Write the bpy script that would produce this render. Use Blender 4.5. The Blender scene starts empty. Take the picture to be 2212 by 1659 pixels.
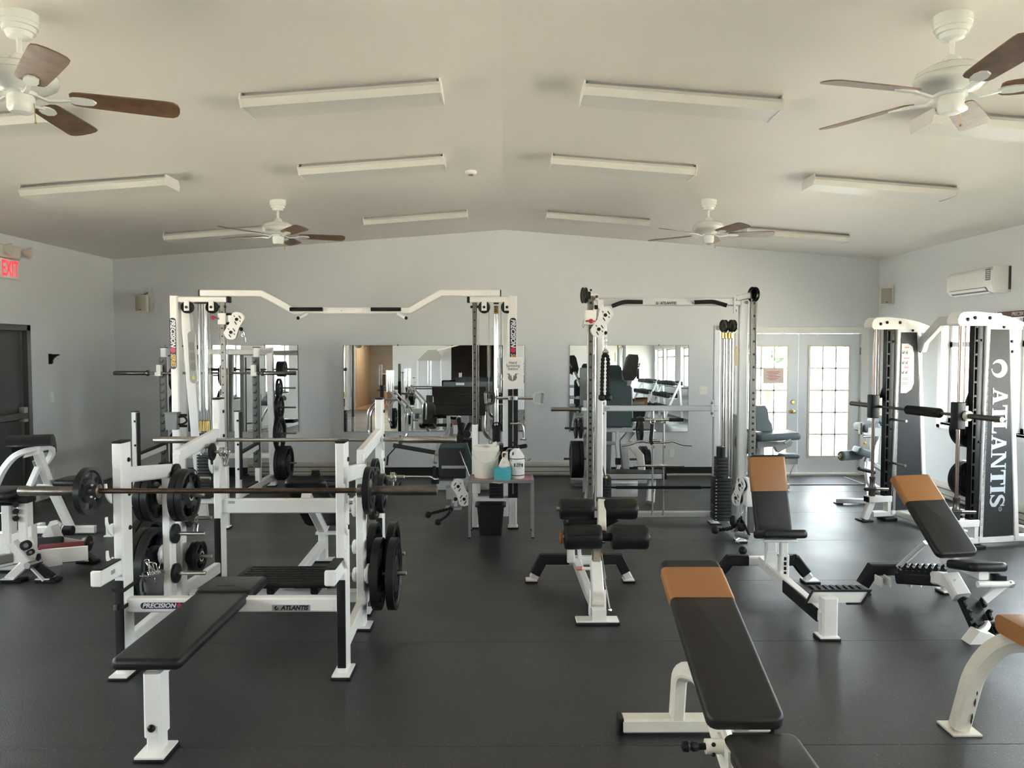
import bpy, bmesh, math, random
from mathutils import Vector as V, Matrix, Quaternion
random.seed(7)
PI = math.pi
S = bpy.context.scene
COL = S.collection
# ---------------------------------------------------------------- camera
F, EYE = 1662.0, 1.76
pitch, yaw = math.atan((829.5 - 757) / F), math.atan(15 / F)
fw = V((math.sin(yaw) * math.cos(pitch), math.cos(yaw) * math.cos(pitch), -math.sin(pitch)))
rt = V((math.cos(yaw), -math.sin(yaw), 0))
upv = rt.cross(fw)
cd = bpy.data.cameras.new('camera'); cam = bpy.data.objects.new('camera', cd); COL.objects.link(cam)
cd.sensor_width = 36; cd.sensor_fit = 'HORIZONTAL'; cd.lens = F * 36 / 2212; cd.clip_start = .05; cd.clip_end = 300
cam.matrix_world = Matrix(((rt.x, upv.x, -fw.x, 0), (rt.y, upv.y, -fw.y, 0), (rt.z, upv.z, -fw.z, EYE), (0, 0, 0, 1)))
S.camera = cam
# ---------------------------------------------------------------- daylight, exposure
S.view_settings.view_transform = 'Standard'; S.view_settings.look = 'None'
S.view_settings.gamma = 1; S.view_settings.use_curve_mapping = False
S.view_settings.exposure = 1.8
W = bpy.data.worlds.new('sky'); S.world = W; W.use_nodes = True
wb = W.node_tree.nodes['Background']; wb.inputs[0].default_value = (.86, .94, 1, 1); wb.inputs[1].default_value = 6.2
sun = bpy.data.objects.new('sun', bpy.data.lights.new('sun', 'SUN')); COL.objects.link(sun)
sun.data.energy = 27; sun.data.angle = math.radians(2); sun.data.color = (1, .95, .86)
sun.rotation_euler = V((0, -.6, 1.0)).to_track_quat('Z', 'Y').to_euler()
S.cycles.max_bounces = 10; S.cycles.diffuse_bounces = 6; S.cycles.glossy_bounces = 4
S.cycles.transparent_max_bounces = 12; S.cycles.caustics_reflective = False; S.cycles.caustics_refractive = False
def portal(loc, rot, sx, sy):
    L = bpy.data.lights.new('daylight_portal', 'AREA'); L.shape = 'RECTANGLE'; L.size = sx; L.size_y = sy
    L.cycles.is_portal = True
    o = bpy.data.objects.new('daylight_portal', L); COL.objects.link(o); o.location = loc; o.rotation_euler = rot
def q(px, py, Y=None, Z=None, X=None):     # the point of the room seen at a pixel of the photo, at a known depth, height or side
    d = fw + rt * ((px - 1106) / F) - upv * ((py - 829.5) / F)
    t = Y / d.y if Y is not None else ((Z - EYE) / d.z if Z is not None else X / d.x)
    return V((0, 0, EYE)) + d * t
# ---------------------------------------------------------------- materials
def mat(name, col, rough=.5, metal=0, spec=.5, noise=0, nscale=40, bump=0, bscale=300, col2=None, coat=0, emit=0):
    m = bpy.data.materials.new(name); m.use_nodes = True
    nt = m.node_tree; b = nt.nodes['Principled BSDF']
    c = tuple(col) + (1,)
    b.inputs['Base Color'].default_value = c; b.inputs['Roughness'].default_value = rough
    b.inputs['Metallic'].default_value = metal; b.inputs['Specular IOR Level'].default_value = spec
    b.inputs['Coat Weight'].default_value = coat
    if emit:
        b.inputs['Emission Color'].default_value = c; b.inputs['Emission Strength'].default_value = emit
    tc = nt.nodes.new('ShaderNodeTexCoord')
    if noise or col2:
        n = nt.nodes.new('ShaderNodeTexNoise'); n.inputs['Scale'].default_value = nscale; n.inputs['Detail'].default_value = 5
        nt.links.new(tc.outputs['Object'], n.inputs['Vector'])
        r = nt.nodes.new('ShaderNodeValToRGB'); r.color_ramp.elements[0].position = .3; r.color_ramp.elements[1].position = .7
        d = tuple(x * (1 - noise) for x in col) + (1,)
        r.color_ramp.elements[0].color = d; r.color_ramp.elements[1].color = tuple(col2) + (1,) if col2 else c
        nt.links.new(n.outputs['Fac'], r.inputs['Fac']); nt.links.new(r.outputs['Color'], b.inputs['Base Color'])
    if bump:
        n = nt.nodes.new('ShaderNodeTexNoise'); n.inputs['Scale'].default_value = bscale; n.inputs['Detail'].default_value = 3
        nt.links.new(tc.outputs['Object'], n.inputs['Vector'])
        bp = nt.nodes.new('ShaderNodeBump'); bp.inputs['Strength'].default_value = bump; bp.inputs['Distance'].default_value = .002
        nt.links.new(n.outputs['Fac'], bp.inputs['Height']); nt.links.new(bp.outputs['Normal'], b.inputs['Normal'])
    return m
WHITE = mat('white_powder_coat', (.87, .855, .83), .38, noise=.05, nscale=9)
CREAM = mat('worn_cream_paint', (.78, .74, .64), .45, noise=.10, nscale=14)
SILVER = mat('silver_grey_powder_coat', (.60, .61, .61), .35, metal=.25, noise=.05)
GREYF = mat('machine_grey_paint', (.42, .43, .43), .4, metal=.2, noise=.05)
VINYL = mat('black_vinyl', (.012, .012, .012), .36, spec=.3, bump=.25, bscale=500)
VINYLG = mat('charcoal_vinyl', (.022, .020, .019), .40, spec=.3, bump=.25, bscale=500)
TAN = mat('tan_vinyl', (.35, .150, .048), .42, bump=.25, bscale=500, noise=.06, nscale=6)
TEAL = mat('dark_teal_vinyl', (.035, .062, .068), .4, bump=.2, bscale=500)
GREYV = mat('grey_vinyl', (.13, .16, .17), .42, bump=.2, bscale=500)
RUB = mat('black_rubber', (.012, .012, .012), .55, spec=.3, bump=.3, bscale=200)
URE = mat('black_urethane', (.014, .014, .015), .33, spec=.3, noise=.3, nscale=20)
CHROME = mat('chrome', (.72, .72, .71), .12, metal=1)
STEEL = mat('brushed_steel', (.50, .48, .45), .28, metal=1, noise=.12, nscale=60)
BSTEEL = mat('brown_oxide_steel', (.10, .065, .048), .32, metal=.8, noise=.3, nscale=30)
GUNS = mat('gunmetal_steel', (.20, .18, .155), .32, metal=.9, noise=.25, nscale=30)
HOLES = mat('drilled_steel_column', (.20, .19, .17), .35, metal=.8, noise=.1)
COPPER = mat('bronze_rod', (.34, .26, .22), .25, metal=1)
BLACK = mat('black_paint', (.008, .008, .008), .4, spec=.3)
DGREY = mat('dark_grey_panel', (.034, .036, .037), .55, spec=.25, noise=.08, nscale=12)
GREYPL = mat('grey_plastic', (.20, .20, .195), .5)
BRASS = mat('brass', (.60, .43, .16), .25, metal=1)
REDPL = mat('red_plastic', (.40, .02, .03), .4)
MAROON = mat('maroon_paint', (.14, .012, .016), .35)
WPL = mat('white_plastic', (.82, .81, .78), .4)
IVORY = mat('ivory_plastic', (.72, .69, .58), .5, noise=.04)
PLATE = mat('switch_plate_ivory', (.86, .84, .77), .4)
ENAM = mat('fan_white_enamel', (.74, .76, .72), .22, noise=.02)
WOOD = mat('fan_blade_wood', (.15, .082, .042), .4, noise=.35, nscale=12, col2=(.20, .115, .06))
LENS = mat('prismatic_lens', (.70, .68, .63), .30, bump=.5, bscale=250)
LCH = mat('fixture_white_steel', (.74, .72, .70), .35)
NAVY = mat('navy_decal', (.012, .011, .05), .4)
DRED = mat('decal_red', (.55, .02, .05), .4)
DYEL = mat('decal_yellow', (.72, .45, .06), .4)
DWHT = mat('decal_white', (.80, .80, .80), .4)
DBLK = mat('decal_black', (.01, .01, .01), .4)
DSIL = mat('decal_silver', (.42, .42, .40), .35, metal=.3)
LGREY = mat('panel_letter_grey', (.50, .54, .58), .45)
PAPER = mat('paper', (.80, .77, .74), .7)
PPAPER = mat('pinkish_paper', (.70, .58, .53), .7)
TISSUE = mat('turquoise_card', (.05, .36, .43), .5, col2=(.09, .45, .50), nscale=90)
REDTOP = mat('red_laminate', (.42, .12, .085), .3)
TUBEG = mat('grey_tube_metal', (.36, .35, .34), .35, metal=.6)
BUCKET = mat('bucket_plastic', (.80, .77, .69), .38)
FOAM = mat('black_foam', (.014, .014, .014), .8, spec=.3, bump=.4, bscale=300)
WALLP = mat('wall_paint', (.70, .72, .73), .62, noise=.015, nscale=3, bump=.08, bscale=220)
CEILP = mat('ceiling_paint', (.80, .755, .705), .55, noise=.02, nscale=2, bump=.05, bscale=200)
TRIMP = mat('trim_paint', (.80, .78, .75), .4)
DOORP = mat('french_door_paint', (.72, .75, .77), .35)
GRIL = mat('door_grille_brass_white', (.74, .70, .58), .35)
DDOOR = mat('dark_steel_door', (.060, .062, .058), .45, noise=.25, nscale=2.5)
DFRM = mat('dark_door_frame', (.075, .072, .072), .35)
HEAT = mat('baseboard_heater_enamel', (.52, .48, .40), .45)
WFLOOR = mat('wood_floor', (.42, .24, .11), .35, noise=.3, nscale=6)
DIMLOT = mat('glare_cut_gravel', (.26, .25, .235), .8, noise=.15, nscale=1)  # darker ground added behind the doors to cut glare on the floor
PAVE = mat('pale_pavement', (.66, .60, .51), .8, noise=.1, nscale=1)
BARK = mat('bark', (.10, .07, .05), .9)
DIMGRASS = mat('bounce_cut_lawn', (.085, .083, .055), .9, noise=.3, nscale=3)  # unseen lawn, added to lower ground bounce onto the ceiling by the windows
LEAF = mat('leaf_green', (.026, .040, .006), .6, noise=.5, nscale=3)
REDL = mat('exit_red', (1, .03, .05), .5, emit=.55)
TUBEL = mat('lit_tube', (1, .90, .72), .5, emit=45)
GRAIN = mat('stack_black', (.016, .016, .017), .4)
def floor_mat():
    m = mat('speckled_rubber_floor', (.03, .03, .031), .42, spec=.65, bump=.55, bscale=150)
    nt = m.node_tree; b = nt.nodes['Principled BSDF']; tc = nt.nodes['Texture Coordinate']
    def noise(s, d, lo, hi):
        n = nt.nodes.new('ShaderNodeTexNoise'); n.inputs['Scale'].default_value = s; n.inputs['Detail'].default_value = d
        nt.links.new(tc.outputs['Object'], n.inputs['Vector'])
        r = nt.nodes.new('ShaderNodeMapRange'); r.inputs[1].default_value = lo; r.inputs[2].default_value = hi
        nt.links.new(n.outputs['Fac'], r.inputs[0]); return r
    sp = noise(120, 2, .66, .74); cl = noise(1.3, 4, .3, .75); gr = noise(60, 3, .35, .7)
    def mix(a, bcol, fac):
        x = nt.nodes.new('ShaderNodeMix'); x.data_type = 'RGBA'
        nt.links.new(fac.outputs[0], x.inputs[0])
        if isinstance(a, tuple): x.inputs[6].default_value = a
        else: nt.links.new(a.outputs[2], x.inputs[6])
        x.inputs[7].default_value = bcol; return x
    a = mix((.013, .013, .014, 1), (.022, .022, .023, 1), cl)
    a = mix(a, (.030, .030, .031, 1), gr)
    a = mix(a, (.20, .20, .20, 1), sp)
    nt.links.new(a.outputs[2], b.inputs['Base Color'])
    rr = nt.nodes.new('ShaderNodeMapRange'); rr.inputs[3].default_value = .33; rr.inputs[4].default_value = .47
    nt.links.new(cl.outputs[0], rr.inputs[0]); nt.links.new(rr.outputs[0], b.inputs['Roughness'])
    return m
FLOORM = floor_mat()
def glass_mat():
    m = bpy.data.materials.new('window_glass'); m.use_nodes = True; nt = m.node_tree; nt.nodes.clear()
    o = nt.nodes.new('ShaderNodeOutputMaterial'); t = nt.nodes.new('ShaderNodeBsdfTransparent'); g = nt.nodes.new('ShaderNodeBsdfGlossy')
    g.inputs['Roughness'].default_value = .02; t.inputs[0].default_value = (.97, .98, .97, 1)
    lw = nt.nodes.new('ShaderNodeLayerWeight'); lw.inputs[0].default_value = .5
    pw = nt.nodes.new('ShaderNodeMath'); pw.operation = 'POWER'; pw.inputs[1].default_value = 5; nt.links.new(lw.outputs['Facing'], pw.inputs[0])
    fr = nt.nodes.new('ShaderNodeMath'); fr.operation = 'MULTIPLY_ADD'; fr.inputs[1].default_value = .5; fr.inputs[2].default_value = .04; nt.links.new(pw.outputs[0], fr.inputs[0])
    x = nt.nodes.new('ShaderNodeMixShader'); nt.links.new(fr.outputs[0], x.inputs[0]); nt.links.new(t.outputs[0], x.inputs[1])
    nt.links.new(g.outputs[0], x.inputs[2]); nt.links.new(x.outputs[0], o.inputs[0]); return m
GLASS = glass_mat()
MIRROR = mat('silvered_mirror', (.90, .93, .91), .0, metal=1)
# ---------------------------------------------------------------- mesh helpers
def frame(d, up=(0, 0, 1)):
    d = V(d).normalized(); u = V(up)
    if abs(d.dot(u.normalized())) > .985: u = V((0, 1, 0)) if abs(d.y) < .9 else V((1, 0, 0))
    s = d.cross(u).normalized(); return d, s, s.cross(d).normalized()
def fillet(pts, r, n=5):
    pts = [V(p) for p in pts]; out = [pts[0]]
    for i in range(1, len(pts) - 1):
        a, b, c = pts[i - 1], pts[i], pts[i + 1]
        d0, d1 = (a - b), (c - b); rr = min(r, d0.length * .48, d1.length * .48)
        p0, p1 = b + d0.normalized() * rr, b + d1.normalized() * rr
        for k in range(n + 1):
            t = k / n; out.append(p0 * (1 - t) ** 2 + b * 2 * t * (1 - t) + p1 * t * t)
    out.append(pts[-1]); return out
def rrect(w, h, r, n=3):
    o = []
    for cx, cy, a0 in ((w / 2 - r, h / 2 - r, 0), (-w / 2 + r, h / 2 - r, PI / 2), (-w / 2 + r, -h / 2 + r, PI), (w / 2 - r, -h / 2 + r, 1.5 * PI)):
        for k in range(n + 1):
            a = a0 + PI / 2 * k / n; o.append((cx + r * math.cos(a), cy + r * math.sin(a)))
    return o
class G:
    def __init__(s): s.v = []; s.f = []
    def add(s, v, f):
        b = len(s.v); s.v += [V(p) for p in v]; s.f += [tuple(b + i for i in g) for g in f]; return s
    def sweep(s, pts, sec, up=(0, 0, 1), closed=False, caps=True):
        P = [V(p) for p in pts]; n = len(P); m = len(sec)
        seg = [(P[(i + 1) % n] - P[i]).normalized() for i in range(n if closed else n - 1)]
        d, a, u = frame(seg[0], up); vs = []
        for i in range(n):
            if closed: d0, d1 = seg[i - 1], seg[i]
            else: d0 = seg[max(i - 1, 0)]; d1 = seg[min(i, n - 2)]
            if i > 0 and not (closed and i == 0):
                pd = seg[i - 1]
                if i > 1 or closed:
                    prev = seg[i - 2] if i > 1 else seg[0]
                    if i > 1: R = prev.rotation_difference(pd); a = R @ a; u = R @ u
            if closed and i == 0: d0 = d1
            nn = d0 + d1
            if nn.length < 1e-6: nn = d0
            dd = d0 if i > 0 else d1
            k = dd.dot(nn)
            for x, y in sec:
                o = a * x + u * y; vs.append(P[i] + o - dd * (o.dot(nn) / k if abs(k) > 1e-6 else 0))
        fs = []
        for i in range(n if closed else n - 1):
            j = (i + 1) % n
            for k in range(m):
                l = (k + 1) % m; fs.append((i * m + k, i * m + l, j * m + l, j * m + k))
        if caps and not closed: fs += [tuple(range(m - 1, -1, -1)), tuple((n - 1) * m + k for k in range(m))]
        return s.add(vs, fs)
    def bar(s, p, t, w, h=None, up=(0, 0, 1), c=None):
        h = h or w; c = c if c is not None else min(w, h) * .14
        return s.sweep([p, t], rrect(w, h, c, 1), up)
    def path(s, pts, w, h=None, up=(0, 0, 1), c=None):
        h = h or w; c = c if c is not None else min(w, h) * .14
        return s.sweep(pts, rrect(w, h, c, 1), up)
    def tube(s, pts, r, n=8, closed=False):
        return s.sweep(pts, [(r * math.cos(2 * PI * k / n), r * math.sin(2 * PI * k / n)) for k in range(n)], closed=closed)
    def lathe(s, prof, c=(0, 0, 0), ax=(0, 0, 1), n=20, cap=True):
        d, a, u = frame(ax, (0, 1, 0) if abs(V(ax).normalized().z) > .9 else (0, 0, 1)); c = V(c); vs = []
        for r, z in prof:
            for k in range(n):
                t = 2 * PI * k / n; vs.append(c + d * z + (a * math.cos(t) + u * math.sin(t)) * r)
        fs = [(i * n + k, i * n + (k + 1) % n, (i + 1) * n + (k + 1) % n, (i + 1) * n + k) for i in range(len(prof) - 1) for k in range(n)]
        if cap:
            if prof[0][0] > 1e-5: fs.append(tuple(range(n - 1, -1, -1)))
            if prof[-1][0] > 1e-5: fs.append(tuple((len(prof) - 1) * n + k for k in range(n)))
        return s.add(vs, fs)
    def cyl(s, p, t, r, n=14, r2=None, ch=0):
        p, t = V(p), V(t); L = (t - p).length; r2 = r if r2 is None else r2
        pr = [(r, 0), (r2, L)] if not ch else [(r - ch, 0), (r, ch), (r2, L - ch), (r2 - ch, L)]
        return s.lathe(pr, p, t - p, n)
    def box(s, lo, hi, ch=0):
        lo, hi = V(lo), V(hi); c = (lo + hi) / 2
        if ch: return s.pad(c, hi.x - lo.x, hi.y - lo.y, hi.z - lo.z, ch, ch, ns=1)
        vs = [(x, y, z) for x in (lo.x, hi.x) for y in (lo.y, hi.y) for z in (lo.z, hi.z)]
        return s.add(vs, [(0, 1, 3, 2), (4, 6, 7, 5), (0, 4, 5, 1), (2, 3, 7, 6), (0, 2, 6, 4), (1, 5, 7, 3)])
    def prism(s, poly, o, ux, uy, t):
        ux, uy = V(ux), V(uy); nz = ux.cross(uy).normalized(); o = V(o); m = len(poly)
        vs = [o + ux * x + uy * y + nz * (t / 2) for x, y in poly] + [o + ux * x + uy * y - nz * (t / 2) for x, y in poly]
        fs = [tuple(range(m)), tuple(range(2 * m - 1, m - 1, -1))] + [(k, k + m, (k + 1) % m + m, (k + 1) % m) for k in range(m)]
        return s.add(vs, fs)
    def pad(s, c, sx, sy, sz, rc=.03, re=.015, R=None, ns=3, taper=1.0):
        R = R or Matrix.Identity(3); c = V(c); vs = []; m = None
        lev = [(re * (1 - math.cos(PI / 2 * (1 - k / ns)) if False else 1 - math.sin(PI / 2 * k / ns)), -sz / 2 + re * (1 - math.cos(PI / 2 * k / ns))) for k in range(ns + 1)]
        lev += [(i, -z) for i, z in reversed(lev)]
        for ins, z in lev:
            sec = rrect(sx - 2 * ins, sy - 2 * ins, max(rc - ins, .001), 4 if rc > .02 else 2); m = len(sec)
            vs += [c + R @ V((x * (1 + (taper - 1) * (y / sy + .5)), y, z)) for x, y in sec]
        n = len(lev)
        fs = [(i * m + k, i * m + (k + 1) % m, (i + 1) * m + (k + 1) % m, (i + 1) * m + k) for i in range(n - 1) for k in range(m)]
        fs += [tuple(range(m - 1, -1, -1)), tuple((n - 1) * m + k for k in range(m))]
        return s.add(vs, fs)
    def sph(s, c, r, n=12, sc=(1, 1, 1)):
        c = V(c); vs = []; rows = max(4, n // 2)
        for i in range(1, rows):
            t = PI * i / rows
            for k in range(n): vs.append(c + V((r * sc[0] * math.sin(t) * math.cos(2 * PI * k / n), r * sc[1] * math.sin(t) * math.sin(2 * PI * k / n), r * sc[2] * math.cos(t))))
        b = len(vs); vs += [c + V((0, 0, r * sc[2])), c - V((0, 0, r * sc[2]))]
        fs = [(i * n + k, (i + 1) * n + k, (i + 1) * n + (k + 1) % n, i * n + (k + 1) % n) for i in range(rows - 2) for k in range(n)]
        fs += [(b, k, (k + 1) % n) for k in range(n)] + [(b + 1, (rows - 2) * n + (k + 1) % n, (rows - 2) * n + k) for k in range(n)]
        return s.add(vs, fs)
OFF = {}
def mesh(name, g, m, off=V((0, 0, 0)), smooth=True):
    me = bpy.data.meshes.new(name); me.from_pydata([tuple(p - off) for p in g.v], [], g.f); me.materials.append(m)
    if smooth:
        me.shade_smooth(); me.set_sharp_from_angle(angle=math.radians(38))
    return me
def thing(name, label, cat, loc=(0, 0, 0), group=None, rz=0, local=False):
    o = bpy.data.objects.new(name, None); COL.objects.link(o); o.location = V(loc); o.rotation_euler = (0, 0, rz)
    o.empty_display_size = .05; o['label'] = label; o['category'] = cat
    if group: o['group'] = group
    OFF[o.name] = V((0, 0, 0)) if local else V(loc)
    return o
def part(par, name, g, m, label=None, kind=None, smooth=True):
    off = OFF[par.name]
    me = g if isinstance(g, bpy.types.Mesh) else mesh(name, g, m, off, smooth)
    o = bpy.data.objects.new(name, me); COL.objects.link(o); o.parent = par; OFF[o.name] = off
    if label: o['label'] = label
    if kind: o['kind'] = kind
    return o
def solo(name, g, m, label, cat, group=None, loc=None, kind=None):
    if loc is None:
        n = len(g.v); loc = V((sum(p.x for p in g.v) / n, sum(p.y for p in g.v) / n, min(p.z for p in g.v)))
    loc = V(loc); o = bpy.data.objects.new(name, mesh(name, g, m, loc)); COL.objects.link(o); o.location = loc
    o['label'] = label; o['category'] = cat
    if group: o['group'] = group
    if kind: o['kind'] = kind
    OFF[o.name] = loc
    return o
def struct(name, g, m, label=None):
    o = bpy.data.objects.new(name, mesh(name, g, m, smooth=False)); COL.objects.link(o); o['kind'] = 'structure'
    if label: o['label'] = label
    OFF[o.name] = V((0, 0, 0)); return o
def dup(root, loc, rz=0, label=None, group=None):
    r = root.copy(); COL.objects.link(r); r.location = V(loc); r.rotation_euler = (0, 0, rz)
    if label: r['label'] = label
    if group: r['group'] = group
    for ch in list(root.children):
        c = ch.copy(); COL.objects.link(c); c.parent = r
        for gch in ch.children:
            d = gch.copy(); COL.objects.link(d); d.parent = c
    return r
_txt = {}
def text(par, name, s, size, m, o, ux, uy, bold=.0, shear=0.0, align='CENTER', label=None, sx=1.0, th=.0012):
    cu = bpy.data.curves.new('t', 'FONT'); cu.body = s; cu.size = 1; cu.align_x = align; cu.align_y = 'CENTER'
    cu.offset = bold; cu.shear = shear; cu.resolution_u = 3; cu.extrude = .001; cu.space_line = .95
    ob = bpy.data.objects.new('t', cu); COL.objects.link(ob)
    dg = bpy.context.evaluated_depsgraph_get(); me = bpy.data.meshes.new_from_object(ob.evaluated_get(dg))
    bpy.data.objects.remove(ob); bpy.data.curves.remove(cu)
    ux, uy = V(ux), V(uy); nz = ux.cross(uy); o = V(o); off = OFF[par.name]
    for v in me.vertices:
        x, y, z = v.co; v.co = o + ux * (x * size * sx) + uy * (y * size) + nz * (th * (1 if z > 0 else 0)) - off
    me.materials.clear(); me.materials.append(m); me.name = name
    ob = bpy.data.objects.new(name, me); COL.objects.link(ob); ob.parent = par; OFF[ob.name] = off
    if label: ob['label'] = label
    return ob
XF, ZF = (1, 0, 0), (0, 0, 1)
def decal_series(par, o, ux, uy, L, Hh, cut=None):     # navy pill with PRECISION, a red ball and SERIES
    o, ux, uy = V(o), V(ux), V(uy); nz = ux.cross(uy)
    d = part(par, 'decal', G().prism(rrect(L, Hh, Hh * .45, 4), o + nz * .001, ux, uy, .002), NAVY, 'navy decal reading PRECISION SERIES')
    text(d, 'lettering', 'PRECISION', Hh * 1.0, DWHT, o + nz * .002 - ux * (L * .20), ux, uy, .03, .25, sx=L * .50 / (Hh * .95 * 4.75))
    part(d, 'emblem', G().lathe([(Hh * .40, .002), (Hh * .40, .0035), (0, .0035)], o + ux * (L * .13), nz, 16), DRED)
    text(d, 'lettering', 'SERIES', Hh * 1.0, DYEL, o + nz * .002 + ux * (L * .325), ux, uy, .03, .25, sx=L * .27 / (Hh * .95 * 3.15))
    return d
def decal_atl(par, o, ux, uy, L, Hh, back=True):
    o, ux, uy = V(o), V(ux), V(uy); nz = ux.cross(uy)
    d = part(par, 'name_plate', G().prism(rrect(L, Hh, Hh * .08, 1), o + nz * .001, ux, uy, .002), DSIL, 'silver plate reading ATLANTIS')
    text(d, 'lettering', 'ATLANTIS', Hh * .95, DBLK, o + nz * .002 + ux * (L * .09), ux, uy, .045, .22, sx=L * .68 / (Hh * .85 * 4.9))
    c = o - ux * (L * .385); g = G(); r = Hh * .33
    pts = [(r * math.cos(a), r * math.sin(a)) for a in [PI * .45 + 2 * PI * k / 16 * .82 for k in range(17)]]
    pin = [(r * .45 * math.cos(a) + r * .18, r * .45 * math.sin(a)) for a in [PI * .45 + 2 * PI * k / 16 * .82 for k in range(17)]]
    for k in range(16): g.prism([pts[k], pts[k + 1], pin[k + 1], pin[k]], c + nz * .0028, ux, uy, .0012)
    part(d, 'emblem', g, DBLK)
    return d
def bolts(par, pts, ax, r=.011, m=None, name='bolt_cap'):
    for p in pts:
        part(par, name, G().lathe([(r, 0), (r, r * .35), (r * .6, r * .75), (0, r * .8)], p, ax, 10), m or BLACK)
def foot(par, x, y, sx, sy, z=0):
    part(par, 'rubber_foot', G().box((x - sx / 2 - .006, y - sy / 2 - .006, z), (x + sx / 2 + .006, y + sy / 2 + .006, z + .014), .004), RUB)
    part(par, 'foot_plate', G().box((x - sx / 2, y - sy / 2, z + .014), (x + sx / 2, y + sy / 2, z + .022)), WHITE)
def rotx(a): return Matrix.Rotation(a, 3, 'X')
def rotz(a): return Matrix.Rotation(a, 3, 'Z')
def roty(a): return Matrix.Rotation(a, 3, 'Y')
# ================================================================ the room
XL, XR, YB, YN = -5.45, 5.25, 10.8, -5.5
HR, SL = 3.44, .0765                      # ridge height, slope of each half of the ceiling
RX = -.02
def ceil_z(x): return HR - SL * abs(x - RX)
SEAM0, ROLL = 3.351, 1.23
fl = struct('floor', G().box((XL - .2, YN - .2, -.14), (XR + .2, YB + .2, -.025)), RUB)
y0 = SEAM0 - ROLL * 8
while y0 < YB:
    a, b = max(y0 + .0012, YN), min(y0 + ROLL - .0012, YB)
    if b > a:
        split = [XL, XR] if b < 8 else [XL, XR]
        part(fl, 'rubber_mat', G().box((XL, a, -.025), (XR, b, 0), .0015), FLOORM)
    y0 += ROLL
cg = G()
for sx, xe in ((-1, XL - .15), (1, XR + .15)):
    za, zb = HR, ceil_z(xe)
    pts = [(RX, za), (xe, zb), (xe, zb + .15), (RX, za + .15)]
    if sx > 0: pts = pts[::-1]
    cg.prism(pts, (0, (YN + YB) / 2, 0), (1, 0, 0), (0, 0, 1), YB - YN + .4)
struct('ceiling', cg, CEILP)
def wall_x(name, x, outx, holes, y0=YN - .15, y1=YB + .15):
    g = G(); zt = ceil_z(x) + .012; lo, hi = min(x, outx), max(x, outx)
    ys = sorted(set([y0, y1] + [h[0] for h in holes] + [h[1] for h in holes]))
    for a, b in zip(ys, ys[1:]):
        hs = sorted([h for h in holes if h[0] <= a and h[1] >= b], key=lambda h: h[2]); z = -.1
        for h in hs:
            if h[2] > z: g.box((lo, a, z), (hi, b, h[2]))
            z = h[3]
        g.box((lo, a, z), (hi, b, zt))
    return struct(name, g, WALLP)
WZ0, WZ1 = .90, 2.10
winR = [(8.3, 9.2), (7.0, 7.9), (5.0, 6.6), (2.9, 4.5), (.8, 2.4), (-1.3, .3), (-3.7, -2.1), (-5.2, -4.0)]  # middle, out-of-view windows are added and widened to let in more daylight
winL = [(5.7, 7.2), (2.2, 4.05), (-.6, 1.2), (-3.4, -1.6)]  # some unseen windows added on this side too, for extra daylight
wall_x('wall_right', XR, XR + .15, [(a, b, WZ0, WZ1) for a, b in winR])
DLY0, DLY1 = 7.86, 8.86
wall_x('wall_left', XL, XL - .15, [(a, b, WZ0, WZ1) for a, b in winL] + [(DLY0, DLY1, -.1, 2.05)])
def gable(name, y, outy, holes):
    g = G(); lo, hi = min(y, outy), max(y, outy); xs = sorted(set([XL, XR, RX] + [h[0] for h in holes] + [h[1] for h in holes]))
    for a, b in zip(xs, xs[1:]):
        z = -.1
        for h in sorted([h for h in holes if h[0] <= a and h[1] >= b], key=lambda h: h[2]):
            if h[2] > z: g.box((a, lo, z), (b, hi, h[2]))
            z = h[3]
        g.prism([(a, z), (b, z), (b, ceil_z(b) + .012), (a, ceil_z(a) + .012)], (0, (lo + hi) / 2, 0), (1, 0, 0), (0, 0, 1), hi - lo)
    return struct(name, g, WALLP)
FD0, FD1, FDH = 3.27, 5.02, 2.0          # the pair of French doors in the far wall
gable('wall_back', YB, YB + .15, [(FD0, FD1, -.1, FDH)])
gable('wall_front', YN, YN - .15, [(-5.3, -3.95, -.1, 2.35), (-1.9, .25, -.1, 2.35)])
# windows
nwin = 0
def window(x, y0, y1, z0, z1, s):
    global nwin
    nwin += 1
    w = struct('window_%d' % nwin, G().box((x, y0, z0 - .03), (x + s * .12, y1, z0), .004), TRIMP)
    xo = x + s * .09
    for a, b, c, d in ((y0, y0 + .05, z0, z1), (y1 - .05, y1, z0, z1)):
        part(w, 'window_jamb', G().box((min(xo, xo + s * .05), a, c), (max(xo, xo + s * .05), b, d)), TRIMP)
    zm = z1 - .27
    for c, d in ((z0, z0 + .05), (zm - .03, zm + .03), (z1 - .05, z1)):
        part(w, 'sash_rail', G().box((min(xo, xo + s * .05), y0, c), (max(xo, xo + s * .05), y1, d)), TRIMP)
    for c, d in ((z0 + .05, zm - .03), (zm + .03, z1 - .05)):
        part(w, 'pane', G().box((xo + s * .02 - .002, y0 + .05, c), (xo + s * .02 + .002, y1 - .05, d)), GLASS)
    g = G()
    for a, b, c, d in ((y0 - .07, y0, z0 - .07, z1 + .07), (y1, y1 + .07, z0 - .07, z1 + .07), (y0, y1, z1, z1 + .07), (y0 - .1, y1 + .1, z0 - .07, z0 - .03)):
        g.box((min(x, x - s * .015), a, c), (max(x, x - s * .015), b, d))
    part(w, 'casing', g, TRIMP)
    portal((x + s * .06, (y0 + y1) / 2, (z0 + z1) / 2), (0, s * PI / 2, 0), z1 - z0, y1 - y0)
for a, b in winR: window(XR, a, b, WZ0, WZ1, 1)
for a, b in winL: window(XL, a, b, WZ0, WZ1, -1)
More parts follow.
